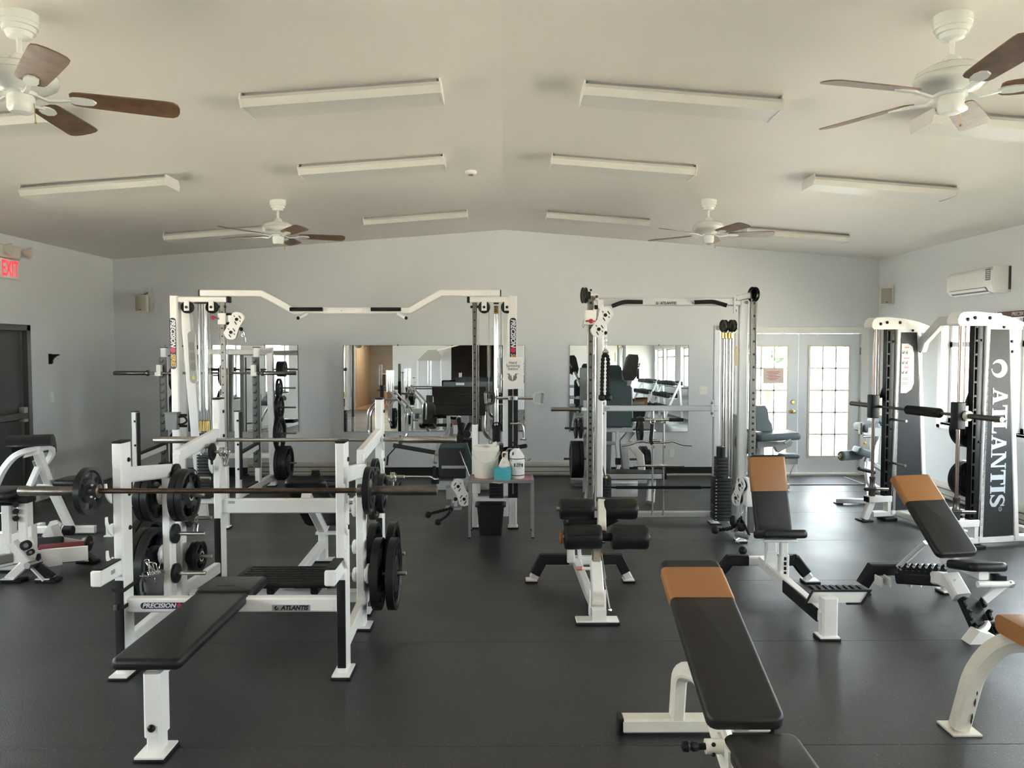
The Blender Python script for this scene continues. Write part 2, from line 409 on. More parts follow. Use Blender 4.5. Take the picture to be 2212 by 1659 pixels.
# French doors
nd = 0
MW = (FD0 + FD1) / 2
tr = G()
for a, b, c, d in ((FD0 - .10, FD0, 0, FDH + .09), (FD1, FD1 + .10, 0, FDH + .09), (FD0, FD1, FDH, FDH + .09)):
    tr.box((a, YB - .025, c), (b, YB + .02, d), .004)
struct('trim_1', tr, TRIMP)
struct('trim_2', G().box((FD0, YB - .05, -.001), (FD1, YB + .12, .022)), GRIL)
for k, (a, b) in enumerate(((FD0 + .004, MW - .003), (MW + .003, FD1 - .004))):
    yA, yC = YB + .035, YB + .075
    gl0, gl1, gz0, gz1 = a + .155, b - .155, .26, FDH - .18
    g = G()
    g.box((a, yA, .025), (gl0, yC, FDH - .005)); g.box((gl1, yA, .025), (b, yC, FDH - .005))
    g.box((gl0, yA, .025), (gl1, yC, gz0)); g.box((gl0, yA, gz1), (gl1, yC, FDH - .005))
    d = struct('door_%d' % (k + 1), g, DOORP)
    fr = G(); t = .022
    for p, r, s_, u in ((gl0 - t, gl0 + t * .4, gz0 - t, gz1 + t), (gl1 - t * .4, gl1 + t, gz0 - t, gz1 + t), (gl0, gl1, gz0 - t, gz0 + t * .4), (gl0, gl1, gz1 - t * .4, gz1 + t)):
        fr.box((p, yA - .012, s_), (r, yA + .004, u))
    part(d, 'glazing_frame', fr, GRIL)
    W3, H5 = (gl1 - gl0) / 3, (gz1 - gz0) / 5
    for i in range(1, 3): part(d, 'muntin', G().box((gl0 + i * W3 - .010, yA - .004, gz0), (gl0 + i * W3 + .010, yA + .03, gz1)), GRIL)
    for j in range(1, 5): part(d, 'muntin', G().box((gl0, yA - .004, gz0 + j * H5 - .010), (gl1, yA + .03, gz0 + j * H5 + .010)), GRIL)
    for i in range(3):
        for j in range(5):
            part(d, 'pane', G().box((gl0 + i * W3 + .007, yA + .010, gz0 + j * H5 + .007), (gl0 + (i + 1) * W3 - .007, yA + .014, gz0 + (j + 1) * H5 - .007)), GLASS)
    if k == 0:
        part(d, 'door_knob', G().lathe([(.03, 0), (.03, .008), (.012, .012), (.012, .035), (.026, .045), (.028, .06), (.02, .07), (0, .072)], (b - .07, yA, .90), (0, -1, 0), 16), BRASS)
        part(d, 'deadbolt', G().lathe([(.03, 0), (.03, .012), (.022, .022), (0, .022)], (b - .07, yA, 1.03), (0, -1, 0), 16), BRASS)
    else:
        for z in (.25, 1.0, 1.75): part(d, 'hinge', G().cyl((b + .002, yA - .006, z - .05), (b + .002, yA - .006, z + .05), .008, 8), GUNS)
    portal(((gl0 + gl1) / 2, YB + .03, (gz0 + gz1) / 2), (PI / 2, 0, PI), gl1 - gl0, gz1 - gz0)
o = solo('notice', G().box(tuple(q(1649, 828, Y=YB + .02)), tuple(q(1693, 796, Y=YB + .024))), PPAPER, 'pinkish paper notice taped inside the left French door', 'notice')
for i in range(6):
    part(o, 'text_line', G().box(tuple(q(1657 + 3 * (i % 2), 804 + 3.4 * i, Y=YB + .017)), tuple(q(1685 - 4 * (i % 3), 803 + 3.4 * i, Y=YB + .019))), REDPL)
# dark exit door, left wall
fr = G()
for a, b, z0, z1 in ((DLY0 - .0, DLY0 + .06, 0, 2.05), (DLY1 - .07, DLY1, 0, 2.05), (DLY0, DLY1, 1.98, 2.05)):
    fr.box((XL - .12, a, z0), (XL + .03, b, z1), .004)
struct('trim_3', fr, DFRM)
d3 = struct('door_3', G().box((XL - .08, DLY0 + .055, -.002), (XL - .035, DLY1 - .065, 1.985)), DDOOR)
part(d3, 'edge_strip', G().box((XL - .034, DLY1 - .11, .012), (XL - .02, DLY1 - .080, 1.975)), STEEL, 'bright metal edge strip')
part(d3, 'push_bar', G().box((XL - .03, DLY0 + .1, .98), (XL + .035, DLY1 - .09, 1.06), .01), GUNS)
part(d3, 'latch_case', G().box((XL - .034, DLY1 - .16, .95), (XL + .03, DLY1 - .085, 1.12), .006), GREYF)
# heaters and base boards
def heater(name, a, b, depth, nrm):
    a, b, nrm = V(a), V(b), V(nrm); dx = (b - a).normalized(); L = (b - a).length; m = (a + b) / 2
    prof = [(0, 0.02), (0, .185), (depth * .45, .185), (depth * .95, .165), (depth, .14), (depth * .93, .13), (depth * .93, .07), (depth, .06), (depth, .03), (depth * .5, .02)]
    g = G().prism(prof, m, nrm, (0, 0, 1), L)
    o = struct(name, g, HEAT, 'beige baseboard heater')
    part(o, 'heater_slot', G().prism([(depth * .9, .122), (depth * .965, .122), (depth * .965, .132), (depth * .9, .132)], m, nrm, (0, 0, 1), L * .985), DFRM)
    part(o, 'heater_slot', G().prism([(depth * .9, .058), (depth * 1.02, .058), (depth * 1.02, .068), (depth * .9, .068)], m, nrm, (0, 0, 1), L * .985), DFRM)
    return o
heater('trim_4', (.02, YB, 0), (1.35, YB, 0), .07, (0, -1, 0))
heater('trim_5', (-3.6, YB, 0), (-1.75, YB, 0), .07, (0, -1, 0))
heater('trim_6', (XR, 4.3, 0), (XR, 9.6, 0), .07, (-1, 0, 0))
heater('trim_7', (XL, 9.0, 0), (XL, 10.2, 0), .07, (1, 0, 0))
heater('trim_8', (XL, 3.4, 0), (XL, 7.8, 0), .07, (1, 0, 0))
for i, (a, b) in enumerate(((XL, -3.6), (-1.75, .02), (1.35, FD0 - .1))):
    struct(('baseboard_back', 'baseboard_back_center', 'baseboard_back_right')[i], G().box((a, YB - .012, 0), (b, YB, .115), .003), RUB)
struct('trim_9', G().box((1.35, YB - .05, 0), (FD0 - .12, YB - .013, .025), .004), HEAT)
struct('baseboard_right', G().box((XR - .012, 9.62, 0), (XR, YB - .02, .10), .003), TRIMP)
# mirrors on the far wall
for px0, px1, lab in ((361, 643, 'frameless wall mirror behind the half rack, nearest the left corner'), (744, 1133, 'widest frameless wall mirror, behind the leg press'), (1230, 1487, 'frameless wall mirror behind the cable station and calf machine')):
    a, b = q(px0, 932, Y=YB), q(px1, 746, Y=YB)
    m = solo('wall_mirror', G().prism([(-.018, a.z), (-.006, b.z), (-.001, b.z), (-.013, a.z)], ((a.x + b.x) / 2, YB, 0), (0, 1, 0), (0, 0, 1), b.x - a.x), MIRROR, lab, 'mirror', 'wall mirrors')
    e = G(); t = .003
    for p, r in (((a.x - t, a.z - t), (b.x + t, a.z)), ((a.x - t, b.z), (b.x + t, b.z + t)), ((a.x - t, a.z), (a.x, b.z)), ((b.x, a.z), (b.x + t, b.z))):
        e.box((p[0], YB - (.007 if p[1] > a.z + .5 else .019), p[1]), (r[0], YB - .0005, r[1]))
    part(m, 'mirror_edge', e, GREYPL)
    for f_ in (.3, .75):
        x = a.x + (b.x - a.x) * f_
        part(m, 'mirror_clip', G().box((x - .008, YB - .013, b.z - .008), (x + .008, YB - .001, b.z + .014)), GUNS)
# outside
struct('ground_outdoor', G().box((-60, -40, -.4), (60, 120, -.15)), PAVE)
struct('ground_glare_cut_back', G().box((-30, 11.0, -.3), (40, 90, -.12)), DIMLOT); struct('ground_bounce_cut_right', G().box((XR + .15, -12, -.16), (XR + 2.6, 11, -.13)), DIMGRASS); struct('ground_bounce_cut_left', G().box((XL - 2.2, -12, -.16), (XL - .15, 11, -.13)), DIMGRASS)  # dark back lot added against door glare; lawn strips added to dim ceiling bounce
def tree(x, y, r, h, zc, label):
    t = thing('tree', label, 'tree', (x, y, -.15), 'trees outside the building')
    part(t, 'trunk', G().tube([(x, y, -.15), (x + .1, y, zc * .6), (x, y + .1, zc + h * .4)], .12, 8), BARK)
    g = G()
    for i in range(900):
        u = random.uniform(-1, 1); a = random.uniform(0, 2 * PI); rr = random.uniform(.55, 1) ** .5
        p = V((x + r * rr * math.sqrt(1 - u * u) * math.cos(a), y + r * rr * math.sqrt(1 - u * u) * math.sin(a), zc + h + h * rr * u))
        d = V((random.gauss(0, 1), random.gauss(0, 1), random.gauss(0, .6))).normalized(); e = d.orthogonal().normalized(); L = random.uniform(.14, .26)
        g.add([p, p + d * L * .5 + e * L * .3, p + d * L, p + d * L * .5 - e * L * .3], [(0, 1, 2, 3)])
    part(t, 'foliage', g, LEAF, kind='stuff', smooth=False)
tree(6.1, 18.0, 1.6, 1.7, 1.35, 'leafy tree seen through the left French door')
tree(9.9, 19.5, 1.9, 1.9, 1.3, 'leafy tree seen through the right French door')
tree(12.5, -3.0, 2.2, 1.8, .6, 'green tree outside the right windows, seen only in the mirror')
# ---------------------------------------------------------------- ceiling lights
def make_light():
    t = thing('ceiling_light', 'x', 'ceiling light', (0, 0, 0), 'strip lights on the ceiling', local=True)
    L = 1.22
    part(t, 'channel', G().prism([(-.10, 0), (.10, 0), (.105, -.022), (-.105, -.022)], (0, 0, 0), (0, 1, 0), (0, 0, 1), L - .05), GREYF)
    part(t, 'lens', G().prism([(-.125, -.022), (.125, -.022), (.138, -.045), (.118, -.088), (-.118, -.088), (-.138, -.045)][::-1], (0, 0, 0), (0, 1, 0), (0, 0, 1), L - .02), LENS)
    for s in (-1, 1):
        part(t, 'end_cap', G().prism([(-.12, 0), (.12, 0), (.145, -.045), (.122, -.093), (-.122, -.093), (-.145, -.045)], (s * (L / 2 - .005), 0, 0), (0, 1, 0), (0, 0, 1), .010), LCH)
    return t
LT = make_light(); first = True
rows = {4.80: ('nearest', 'the near pair of fans'), 6.62: ('middle', ''), 9.2: ('farthest', '')}
for Y, (rn, _) in rows.items():
    xs4 = {4.80: (-3.38, -1.0, 1.09, 3.22), 6.62: (-3.43, -1.12, 1.0, 3.20), 9.2: (-3.38, -1.05, 1.10, 3.45)}[Y]
    for X, sd in zip(xs4, ('outer left', 'inner left', 'inner right', 'outer right')):
        lab = 'white strip light with a ribbed lens, %s one in the %s row of four' % (sd, rn)
        o = LT if first else dup(LT, (0, 0, 0))
        first = False; o['label'] = lab; o.location = (X, Y + (.06 if Y < 5 else 0), ceil_z(X) - .001)
        o.rotation_euler = (0, math.atan(SL) * (1 if X > 0 else -1), 0)
# ---------------------------------------------------------------- fans
def make_fan():
    t = thing('ceiling_fan', 'x', 'ceiling fan', (0, 0, 0), 'five-bladed ceiling fans', local=True)
    part(t, 'canopy', G().lathe([(.082, .04), (.082, -.010), (.079, -.012), (.079, -.030), (.070, -.031), (.068, -.052), (.058, -.053), (.050, -.074), (.02, -.082)], n=24), ENAM)
    part(t, 'down_rod', G().cyl((0, 0, -.20), (0, 0, -.07), .013, 10), ENAM)
    part(t, 'motor_housing', G().lathe([(.022, -.15), (.040, -.165), (.048, -.188), (.10, -.198), (.145, -.222), (.157, -.246), (.153, -.248), (.157, -.250), (.157, -.262), (.148, -.285), (.115, -.308), (.07, -.32), (.07, -.335), (.02, -.335)], n=28), ENAM)
    part(t, 'switch_housing', G().lathe([(.055, -.335), (.058, -.345), (.055, -.395), (.045, -.41), (.0, -.412)], n=20), ENAM)
    part(t, 'pull_chain', G().tube([(.055, -.03, -.37), (.06, -.032, -.45)], .0022, 5), BRASS)
    part(t, 'pull_chain_knob', G().sph((.06, -.032, -.455), .006, 8), BRASS)
    outl = [(.195, -.040), (.21, -.055), (.24, -.061), (.40, -.068), (.60, -.073), (.635, -.070), (.655, -.052), (.664, -.02), (.664, .02), (.655, .052), (.635, .070), (.60, .073), (.40, .068), (.24, .061), (.21, .055), (.195, .040)]
    for k in range(5):
        R = rotz(2 * PI * k / 5) @ rotx(math.radians(-13)); zb = V((0, 0, -.322))
        part(t, 'blade', G().prism(outl, zb, R @ V((1, 0, 0)), R @ V((0, 1, 0)), .006), WOOD)
        R2 = rotz(2 * PI * k / 5)
        g = G().path([R2 @ V(p) for p in ((.06, 0, -.326), (.11, 0, -.345), (.16, .004, -.338), (.20, .0, -.331))], .022, .010)
        g.prism([(.185, -.012), (.21, -.026), (.25, -.03), (.29, -.022), (.305, 0), (.29, .022), (.25, .03), (.21, .026), (.185, .012)], zb - V((0, 0, .007)), R @ V((1, 0, 0)), R @ V((0, 1, 0)), .008)
        part(t, 'blade_arm', g, ENAM)
    return t
FAN = make_fan()
for i, (px, py, Y, a, lab) in enumerate(((40, 37, 3.565, 23, 'ceiling fan with dark brown blades cut by the left edge, nearest left'), (2058, 37, 3.565, 50, 'ceiling fan with brown blades near the top right corner, nearest right'),
                                       (600, 440, 7.84, 18, 'ceiling fan hanging in front of the farthest left strip light'), (1531, 437, 7.84, -2, 'ceiling fan hanging in front of the farthest right strip light'))):
    p = q(px, py, Y=Y); o = FAN if i == 0 else dup(FAN, (0, 0, 0))
    o.location = (p.x, Y, ceil_z(p.x) - .025); o.rotation_euler = (0, 0, math.radians(a)); o['label'] = lab
p = q(1017, 371, Y=7.2)
sd = solo('smoke_detector', G().lathe([(.055, 0), (.055, .018), (.045, .03), (0, .032)], (p.x, 7.2, ceil_z(p.x)), (0, 0, -1), 18), WPL, 'small round white detector on the ceiling left of the ridge', 'smoke detector', loc=(p.x, 7.2, ceil_z(p.x)))
part(sd, 'sensor_ring', G().lathe([(.022, .031), (.022, .04), (0, .041)], (p.x, 7.2, ceil_z(p.x)), (0, 0, -1), 12), GREYPL)
# ---------------------------------------------------------------- wall things
def speaker(c, face, label):
    face = V(face).normalized(); side = V((0, 0, 1)).cross(face).normalized(); up = V((0, 0, 1))
    t = thing('wall_speaker', label, 'speaker', c, 'speakers in the far corners'); c = V(c)
    prof = [(-.075, -.11), (.075, -.11), (.075, .11), (-.075, .11)]
    part(t, 'cabinet', G().prism([(-.085, -.06), (.085, -.06), (.065, .06), (-.065, .06)], c, side, -face, .23), IVORY)
    gr = [( .072 * math.sin(a), 0) for a in (0,)]
    g = G(); n = 8
    arc = [(-.068 + .136 * k / n, .062 + .018 * math.sin(PI * k / n)) for k in range(n + 1)]
    g.prism([(-.068, .055)] + arc + [(.068, .055)], c, side, face, .205)
    part(t, 'grille', g, mat('speaker_grille', (.42, .39, .32), .7, bump=.6, bscale=900))
    part(t, 'badge', G().box(c + face * .078 + V((-.012, -.004, -.09)), c + face * .083 + V((.012, .004, -.08))), DBLK)
    return t
c = q(307, 656, Y=10.62); sp = speaker(c, (.12, -1, 0), 'beige wall speaker near the left corner above the half rack')
part(sp, 'bracket_plate', G().box((c.x - .05, YB - .008, c.z + .10), (c.x + .04, YB, c.z + .24), .002), WALLP)
part(sp, 'bracket_arm', G().tube([(c.x, YB - .01, c.z + .16), (c.x, YB - .06, c.z + .14), (c.x, 10.64, c.z + .11)], .009, 8), GUNS)
c = q(1913, 640, Y=10.45); c.x = 5.05; c = V((q(1913, 640, Y=10.45).x, 10.45, q(1913, 640, Y=10.45).z))
sp = speaker(c, (-.25, -1, 0), 'beige wall speaker near the right corner above the French doors')
part(sp, 'bracket_plate', G().box((XR - .008, c.y - .05, c.z - .03), (XR, c.y + .05, c.z + .15), .002), IVORY)
part(sp, 'bracket_arm', G().tube([(XR - .006, c.y, c.z + .03), (XR - .05, c.y, c.z + .02), (c.x + .05, c.y + .03, c.z)], .012, 8), IVORY)
# air conditioner on right wall
ya, yb, z0, z1 = 7.98, 8.80, 2.365, 2.645
ac = thing('air_conditioner', 'white split air conditioner mounted high on the right wall', 'air conditioner', (XR, (ya + yb) / 2, z0))
part(ac, 'housing', G().prism([(0, z0), (0, z1), (-.10, z1), (-.17, z1 - .02), (-.195, z1 - .05), (-.195, z0 + .07), (-.16, z0 + .02), (-.11, z0)], (XR, (ya + yb) / 2, 0), (1, 0, 0), (0, 0, 1), yb - ya), WPL)
part(ac, 'air_outlet', G().prism([(-.197, z0 + .063), (-.163, z0 + .017), (-.10, z0 - .002), (-.10, z0 + .02)], (XR, (ya + yb) / 2 + .03, 0), (1, 0, 0), (0, 0, 1), (yb - ya) * .8), DFRM)
part(ac, 'louver', G().prism([(-.199, z0 + .058), (-.202, z0 + .053), (-.135, z0 + .000), (-.131, z0 + .006)], (XR, (ya + yb) / 2 + .03, 0), (1, 0, 0), (0, 0, 1), (yb - ya) * .78), WPL)
part(ac, 'end_panel', G().box((XR - .19, ya - .012, z0 + .02), (XR - .03, ya, z1 - .005), .004), WPL)
part(ac, 'mounting_gap', G().box((XR - .03, ya - .010, z0 + .03), (XR - .002, ya + .01, z1 - .01)), DFRM)
lb = part(ac, 'energy_label', G().box((XR - .197, ya + .03, z0 + .13), (XR - .1945, ya + .11, z0 + .25)), GREYPL, 'grey printed rating label')
for i in range(5): part(lb, 'text_line', G().box((XR - .1985, ya + .038, z0 + .145 + i * .02), (XR - .197, ya + .10 - .01 * (i % 2), z0 + .152 + i * .02)), DWHT)
part(ac, 'indicator_display', G().box((XR - .198, ya + .50, z0 + .17), (XR - .195, ya + .515, z0 + .20)), DWHT)
# exit sign
ex = thing('exit_sign', 'white exit sign with red letters and emergency lamps above the dark door', 'exit sign', (XL, 8.42, 2.52))
ey = q(22, 584, X=XL + .05).y
part(ex, 'sign_box', G().box((XL, ey - .20, 2.54), (XL + .05, ey + .17, 2.755), .006), WPL)
text(ex, 'lettering', 'EXIT', .235, REDL, (XL + .051, ey, 2.643), (0, 1, 0), (0, 0, 1), .02, sx=.60)
part(ex, 'battery_box', G().box((XL, ey - .20, 2.765), (XL + .09, ey + .13, 2.90), .012), IVORY)
for y in (ey - .14, ey + .21):
    part(ex, 'emergency_lamp', G().lathe([(.028, 0), (.045, .03), (.066, .07), (.066, .085), (.05, .095), (0, .098)], (XL + .06, y, 2.86), (.8, .35, -.15), 16), IVORY)
def plate(name, c, ux, label, n=2, kind='switch'):
    c, ux = V(c), V(ux); nz = ux.cross(V((0, 0, 1))); w = .115 if n == 2 else .072
    o = solo(name, G().prism(rrect(w, .115, .008, 2), c + nz * .003, ux, (0, 0, 1), .006), PLATE, label, kind, 'switch and socket plates', loc=c)
    for i in range(n):
        x = (i - (n - 1) / 2) * .046
        if kind == 'switch': part(o, 'toggle', G().prism(rrect(.010, .022, .002, 1), c + nz * .010 + ux * x, ux, (0, 0, 1), .014), PLATE)
    if kind == 'outlet':
        for z in (-.026, .026):
            part(o, 'socket', G().prism(rrect(.034, .034, .012, 2), c + nz * .006 + V((0, 0, z)), ux, (0, 0, 1), .004), PLATE)
plate('light_switch', q(1519, 843, Y=YB), (1, 0, 0), 'double light switch plate on the far wall left of the French doors', 2)
plate('wall_outlet', q(1451, 978, Y=YB), (1, 0, 0), 'ivory wall outlet low on the far wall under the right mirror', 1, 'outlet')
plate('wall_outlet', q(938, 983, Y=YB), (1, 0, 0), 'wall outlet low under the wide mirror, left of the leg press seat', 1, 'outlet')
plate('light_switch', q(112, 858, X=XL), (0, 1, 0), 'ivory light switch plate on the left wall beside the dark door', 1)
plate('wall_outlet', q(113, 1022, X=XL), (0, 1, 0), 'ivory wall outlet low on the left wall behind the preacher bench', 1, 'outlet')
c = q(108, 776, X=XL)
sb = solo('shelf_bracket', G().prism([(0, .0), (.02, -.0), (.02, .035), (.035, .06), (.065, .085), (.10, .098), (.10, .11), (0, .11)], c + V((.01, 0, -.05)), (1, 0, 0), (0, 0, 1), .03), BLACK, 'small black bracket screwed to the left wall', 'bracket')
part(sb, 'bracket_plate', G().box((XL, c.y - .03, c.z - .06), (XL + .008, c.y + .03, c.z + .065)), BLACK)
mt = solo('door_mat', G().box((3.5, 9.95, .001), (4.75, 10.62, .010), .004), RUB, 'thin dark mat on the floor in front of the French doors', 'mat')
part(mt, 'mat_border', G().path([(3.54, 9.98, .0105), (4.71, 9.98, .0105), (4.71, 10.59, .0105)], .018, .002), GREYF)
# ================================================================ weight plates, bars, clips
def plate_body(R, t, grips=True, n=48):
    rr = [R * .14 if R > .12 else .026, R * .30, R * .50, R * .80, R * .87, R]; rr[0] = .026
    if rr[1] < .04: rr[1] = .042
    hh = [t * .5, t * .5, t * .26, t * .26, t * .5, t * .46]
    g = G(); vs = []
    for sgn in (1, -1):
        for r, h in zip(rr, hh):
            for k in range(n):
                a = 2 * PI * k / n; vs.append((sgn * h, r * math.cos(a), r * math.sin(a)))
    L = len(rr); fs = []
    def hole(i, k):
        return grips and i == 2 and (k % (n // 3)) in range(2, n // 3 - 5)
    for i in range(L - 1):
        for k in range(n):
            l = (k + 1) % n
            if hole(i, k):
                A, B = i * n, (i + 1) * n; o = L * n
                fs += [(A + k, A + l, A + l + o, A + k + o), (B + l, B + k, B + k + o, B + l + o)]
                if not hole(i, (k - 1) % n): fs.append((B + k, A + k, A + k + o, B + k + o))
                if not hole(i, l): fs.append((A + l, B + l, B + l + o, A + l + o))
            else:
                a = i * n; b = (i + 1) * n; o = L * n
                fs += [(a + k, b + k, b + l, a + l), (a + l + o, b + l + o, b + k + o, a + k + o)]
    for i, fl_ in ((0, 1), (L - 1, 0)):
        for k in range(n):
            l = (k + 1) % n; a = i * n; o = L * n
            fs.append((a + l, a + k, a + k + o, a + l + o) if fl_ else (a + k, a + l, a + l + o, a + k + o))
    g.add(vs, fs)
    if grips:                          # raised knurl ribs beside each grip
        for j in range(3):
            for m in range(5):
                a = 2 * PI * (j * (n // 3) + 12.0 + m * .55) / n
                c = V((0, math.cos(a) * R * .66, math.sin(a) * R * .66)); e = V((0, -math.sin(a), math.cos(a))); r_ = V((0, math.cos(a), math.sin(a)))
                for sg in (1, -1):
                    g.prism(rrect(R * .17, R * .018, R * .008, 1), c + V((sg * t * .30, 0, 0)), r_, e, t * .2)
    return mesh('plate_body', g, URE)
def ring_mesh(t, r=.036):
    return mesh('hub_ring', G().lathe([(.026, -t * .52), (r, -t * .52), (r, t * .52), (.026, t * .52)], (0, 0, 0), (1, 0, 0), 20, cap=False), CHROME)
PK = {}
PGRP = {}
def plate_at(c, R, label, group=None, ax=(1, 0, 0), t=None, grips=True):
    t = t or {.225: .05, .165: .042, .125: .034, .10: .028}.get(R, .035)
    k = (R, t, grips)
    if k not in PK: PK[k] = (plate_body(R, t, grips), ring_mesh(t))
    o = thing('weight_plate', label, 'weight plate', c, group or 'weight plates', local=True)
    part(o, 'plate_body', PK[k][0], None); part(o, 'hub_ring', PK[k][1], None)
    a = V(ax); o.rotation_euler = (random.uniform(0, 6), 0, 0) if abs(a.x) > .9 else (0, 0, 0)
    if abs(a.x) <= .9:
        qd = V((1, 0, 0)).rotation_difference(a); o.rotation_euler = qd.to_euler()
    return o
def barbell(cx, y, z, label, msh, msl, L=2.19, sl=.415, rs=.014, rS=.025):
    b = thing('barbell', label, 'barbell', (cx, y, z))
    h = L / 2
    part(b, 'shaft', G().cyl((cx - h + sl, y, z), (cx + h - sl, y, z), rs, 14), msh)
    for s in (-1, 1):
        part(b, 'sleeve', G().lathe([(rS - .002, 0), (rS, .003), (rS, sl - .006), (rS - .003, sl)], (cx + s * (h - sl), y, z), (s, 0, 0), 18), msl)
        part(b, 'collar', G().lathe([(.030, 0), (.036, .004), (.036, .026), (.030, .03)], (cx + s * (h - sl - .006), y, z), (s, 0, 0), 18), msl)
    return b
def make_clip():
    t = thing('spring_clip', 'x', 'spring clip', (0, 0, 0), 'wire spring clips', local=True)
    pts = [(.006 * k / 10 - .018, .03 * math.cos(2 * PI * k / 14), .03 * math.sin(2 * PI * k / 14)) for k in range(0, 58)]
    part(t, 'coil', G().tube(pts, .003, 5), CHROME)
    for s, a in ((-1, .5), (1, -.35)):
        R = rotx(a); w = .013
        part(t, 'handle', G().tube([R @ V(p) for p in fillet(((s * .016 - w, 0, -.030), (s * .016 - w, .0, -.105), (s * .016 + w, 0, -.105), (s * .016 + w, 0, -.04))  , .01, 3)], .003, 5), CHROME)
    return t
CLIP = None
def clip(c, label, rx=0, rz=0, ry=0):
    global CLIP
    if CLIP is None: CLIP = o = make_clip()
    else: o = dup(CLIP, c)
    o.location = V(c); o.rotation_euler = (rx, ry, rz); o['label'] = label
    return o
def peg(par, p, s, L=.17, bump_m=RUB, r=.013, base_r=.062):
    p = V(p)
    part(par, 'peg_washer', G().lathe([(base_r * .85, 0), (base_r, .008), (base_r, .022), (base_r * .8, .028)], p, (s, 0, 0), 20), bump_m)
    part(par, 'storage_peg', G().cyl(p, p + V((s * L, 0, 0)), r, 12, ch=.003), STEEL)
def hook_plate(par, x, y, z, s, n_z, m=WHITE):
    for zz in n_z:
        pts = [(.0, -.07), (-.028, -.05), (-.052, -.022), (-.062, .01), (-.060, .042), (-.050, .044), (-.046, .015), (-.034, -.006), (-.014, -.012), (0, -.004)]
        part(par, 'bar_hook', G().prism([(a - .0, b) for a, b in pts], (x, y, zz), (0, 1, 0), (0, 0, 1), .010), m)
def olympic_station(name, label, xl, xr, y, top, sgn, ys, uw=.052, ud=.11, tops=1.01, label_parts=True):
    """two tall uprights at depth y, a storage post behind (sgn=+1) or in front (-1) at depth ys"""
    t = thing(name, label, 'weight bench', ((xl + xr) / 2, y, 0))
    for x, xs, s in ((xl, xl - .055, 1), (xr, xr - .05, -1)):
        if s == -1: xs = xr - .03
        part(t, 'upright', G().bar((x, y, .02), (x, y, top), uw, ud, up=(0, 1, 0)), WHITE)
        part(t, 'upright_cap', G().box((x - uw / 2 - .001, y - ud / 2 - .001, top), (x + uw / 2 + .001, y + ud / 2 + .001, top + .012), .004), BLACK)
        part(t, 'upright_guard', G().box((x - uw / 2 + .003, y - ud / 2 - .008, .05), (x + uw / 2 - .003, y - ud / 2 + .002, .53), .003), RUB, 'black rubber guard strip')
        foot(t, x, y - .01, .095, .17)
        part(t, 'storage_post', G().bar((xs, ys, .02), (xs, ys, tops), .052, .085, up=(0, 1, 0)), WHITE)
        part(t, 'storage_arm', G().bar((x, y + sgn * .03, tops + .075), (xs, ys - sgn * .02 + sgn * .05, tops - .01), .05, .085), WHITE)
        part(t, 'side_rail', G().bar((x, y, .165), (xs, ys, .15), .05, .08), WHITE)
        foot(t, xs, ys, .12, .13)
    return t
# ---------------------------------------------------------------- near flat bench
XFL, XFR, YF = -2.065, -.880, 4.14
fb = olympic_station('bench_press', 'white flat bench press rack with black pad in the left foreground', XFL, XFR, YF, 1.265, 1, 4.83)
part(fb, 'crossbar', G().bar((XFL, YF, .385), (XFR, YF, .385), .06, .078), WHITE)
decal_series(fb, (-1.80, YF - .030, .385), XF, ZF, .33, .034)
decal_atl(fb, q(629, 1313, Y=YF - .030), XF, ZF, .205, .034)
for x, s in ((XFL, -1), (XFR, 1)):
    hook_plate(fb, x + s * .034, YF - .05, 0, s, (1.015, .84, .66))
    part(fb, 'spotter_arm', G().bar((x - .012, YF - .04, .60), (x - .012, 3.88, .60), .058, .082), WHITE)
    part(fb, 'arm_pad', G().box((x - .040, 3.885, .641), (x + .016, YF - .056, .650), .003), RUB)
    part(fb, 'arm_cap', G().box((x - .038, 3.872, .562), (x + .014, 3.882, .638), .004), WHITE)
    xi = x + (.026 if s < 0 else .026)
    bolts(fb, [(x + .026, YF + .02, z) for z in (1.17, .985, .80)], (1, 0, 0), .013)
o = part(fb, 'label_sticker', G().prism(rrect(.04, .022, .002, 1), (XFL + .018, 3.99, .605), (0, 1, 0), (0, 0, 1), .001), DSIL)
# pad and front leg
xb = -1.55
part(fb, 'seat_pad', G().pad((xb, 3.72, .408), .305, .92, .052, .035, .02), VINYL)
hp = part(fb, 'head_pad', G().pad((xb, 4.325, .412), .318, .30, .058, .03, .02), VINYL)
part(hp, 'pad_label', G().prism(rrect(.10, .012, .004, 2), (xb - .02, 4.28, .4415), (1, 0, 0), (0, 1, 0), .0015), DGREY)
part(fb, 'bench_beam', G().bar((-1.53, 3.30, .345), (xb, YF + .02, .345), .05, .06), WHITE)
part(fb, 'pad_board', G().box((xb - .10, 3.33, .374), (xb + .10, 4.44, .386)), BLACK)
xg = -1.522
part(fb, 'front_leg', G().bar((xg, 3.31, .09), (xg, 3.31, .37), .075, .10, up=(0, 1, 0)), WHITE)
part(fb, 'leg_insert', G().bar((xg, 3.31, .02), (xg, 3.31, .10), .060, .085, up=(0, 1, 0)), WHITE)
foot(fb, xg, 3.30, .125, .15)
bolts(fb, [(xg, 3.258, .135)], (0, -1, 0), .017)
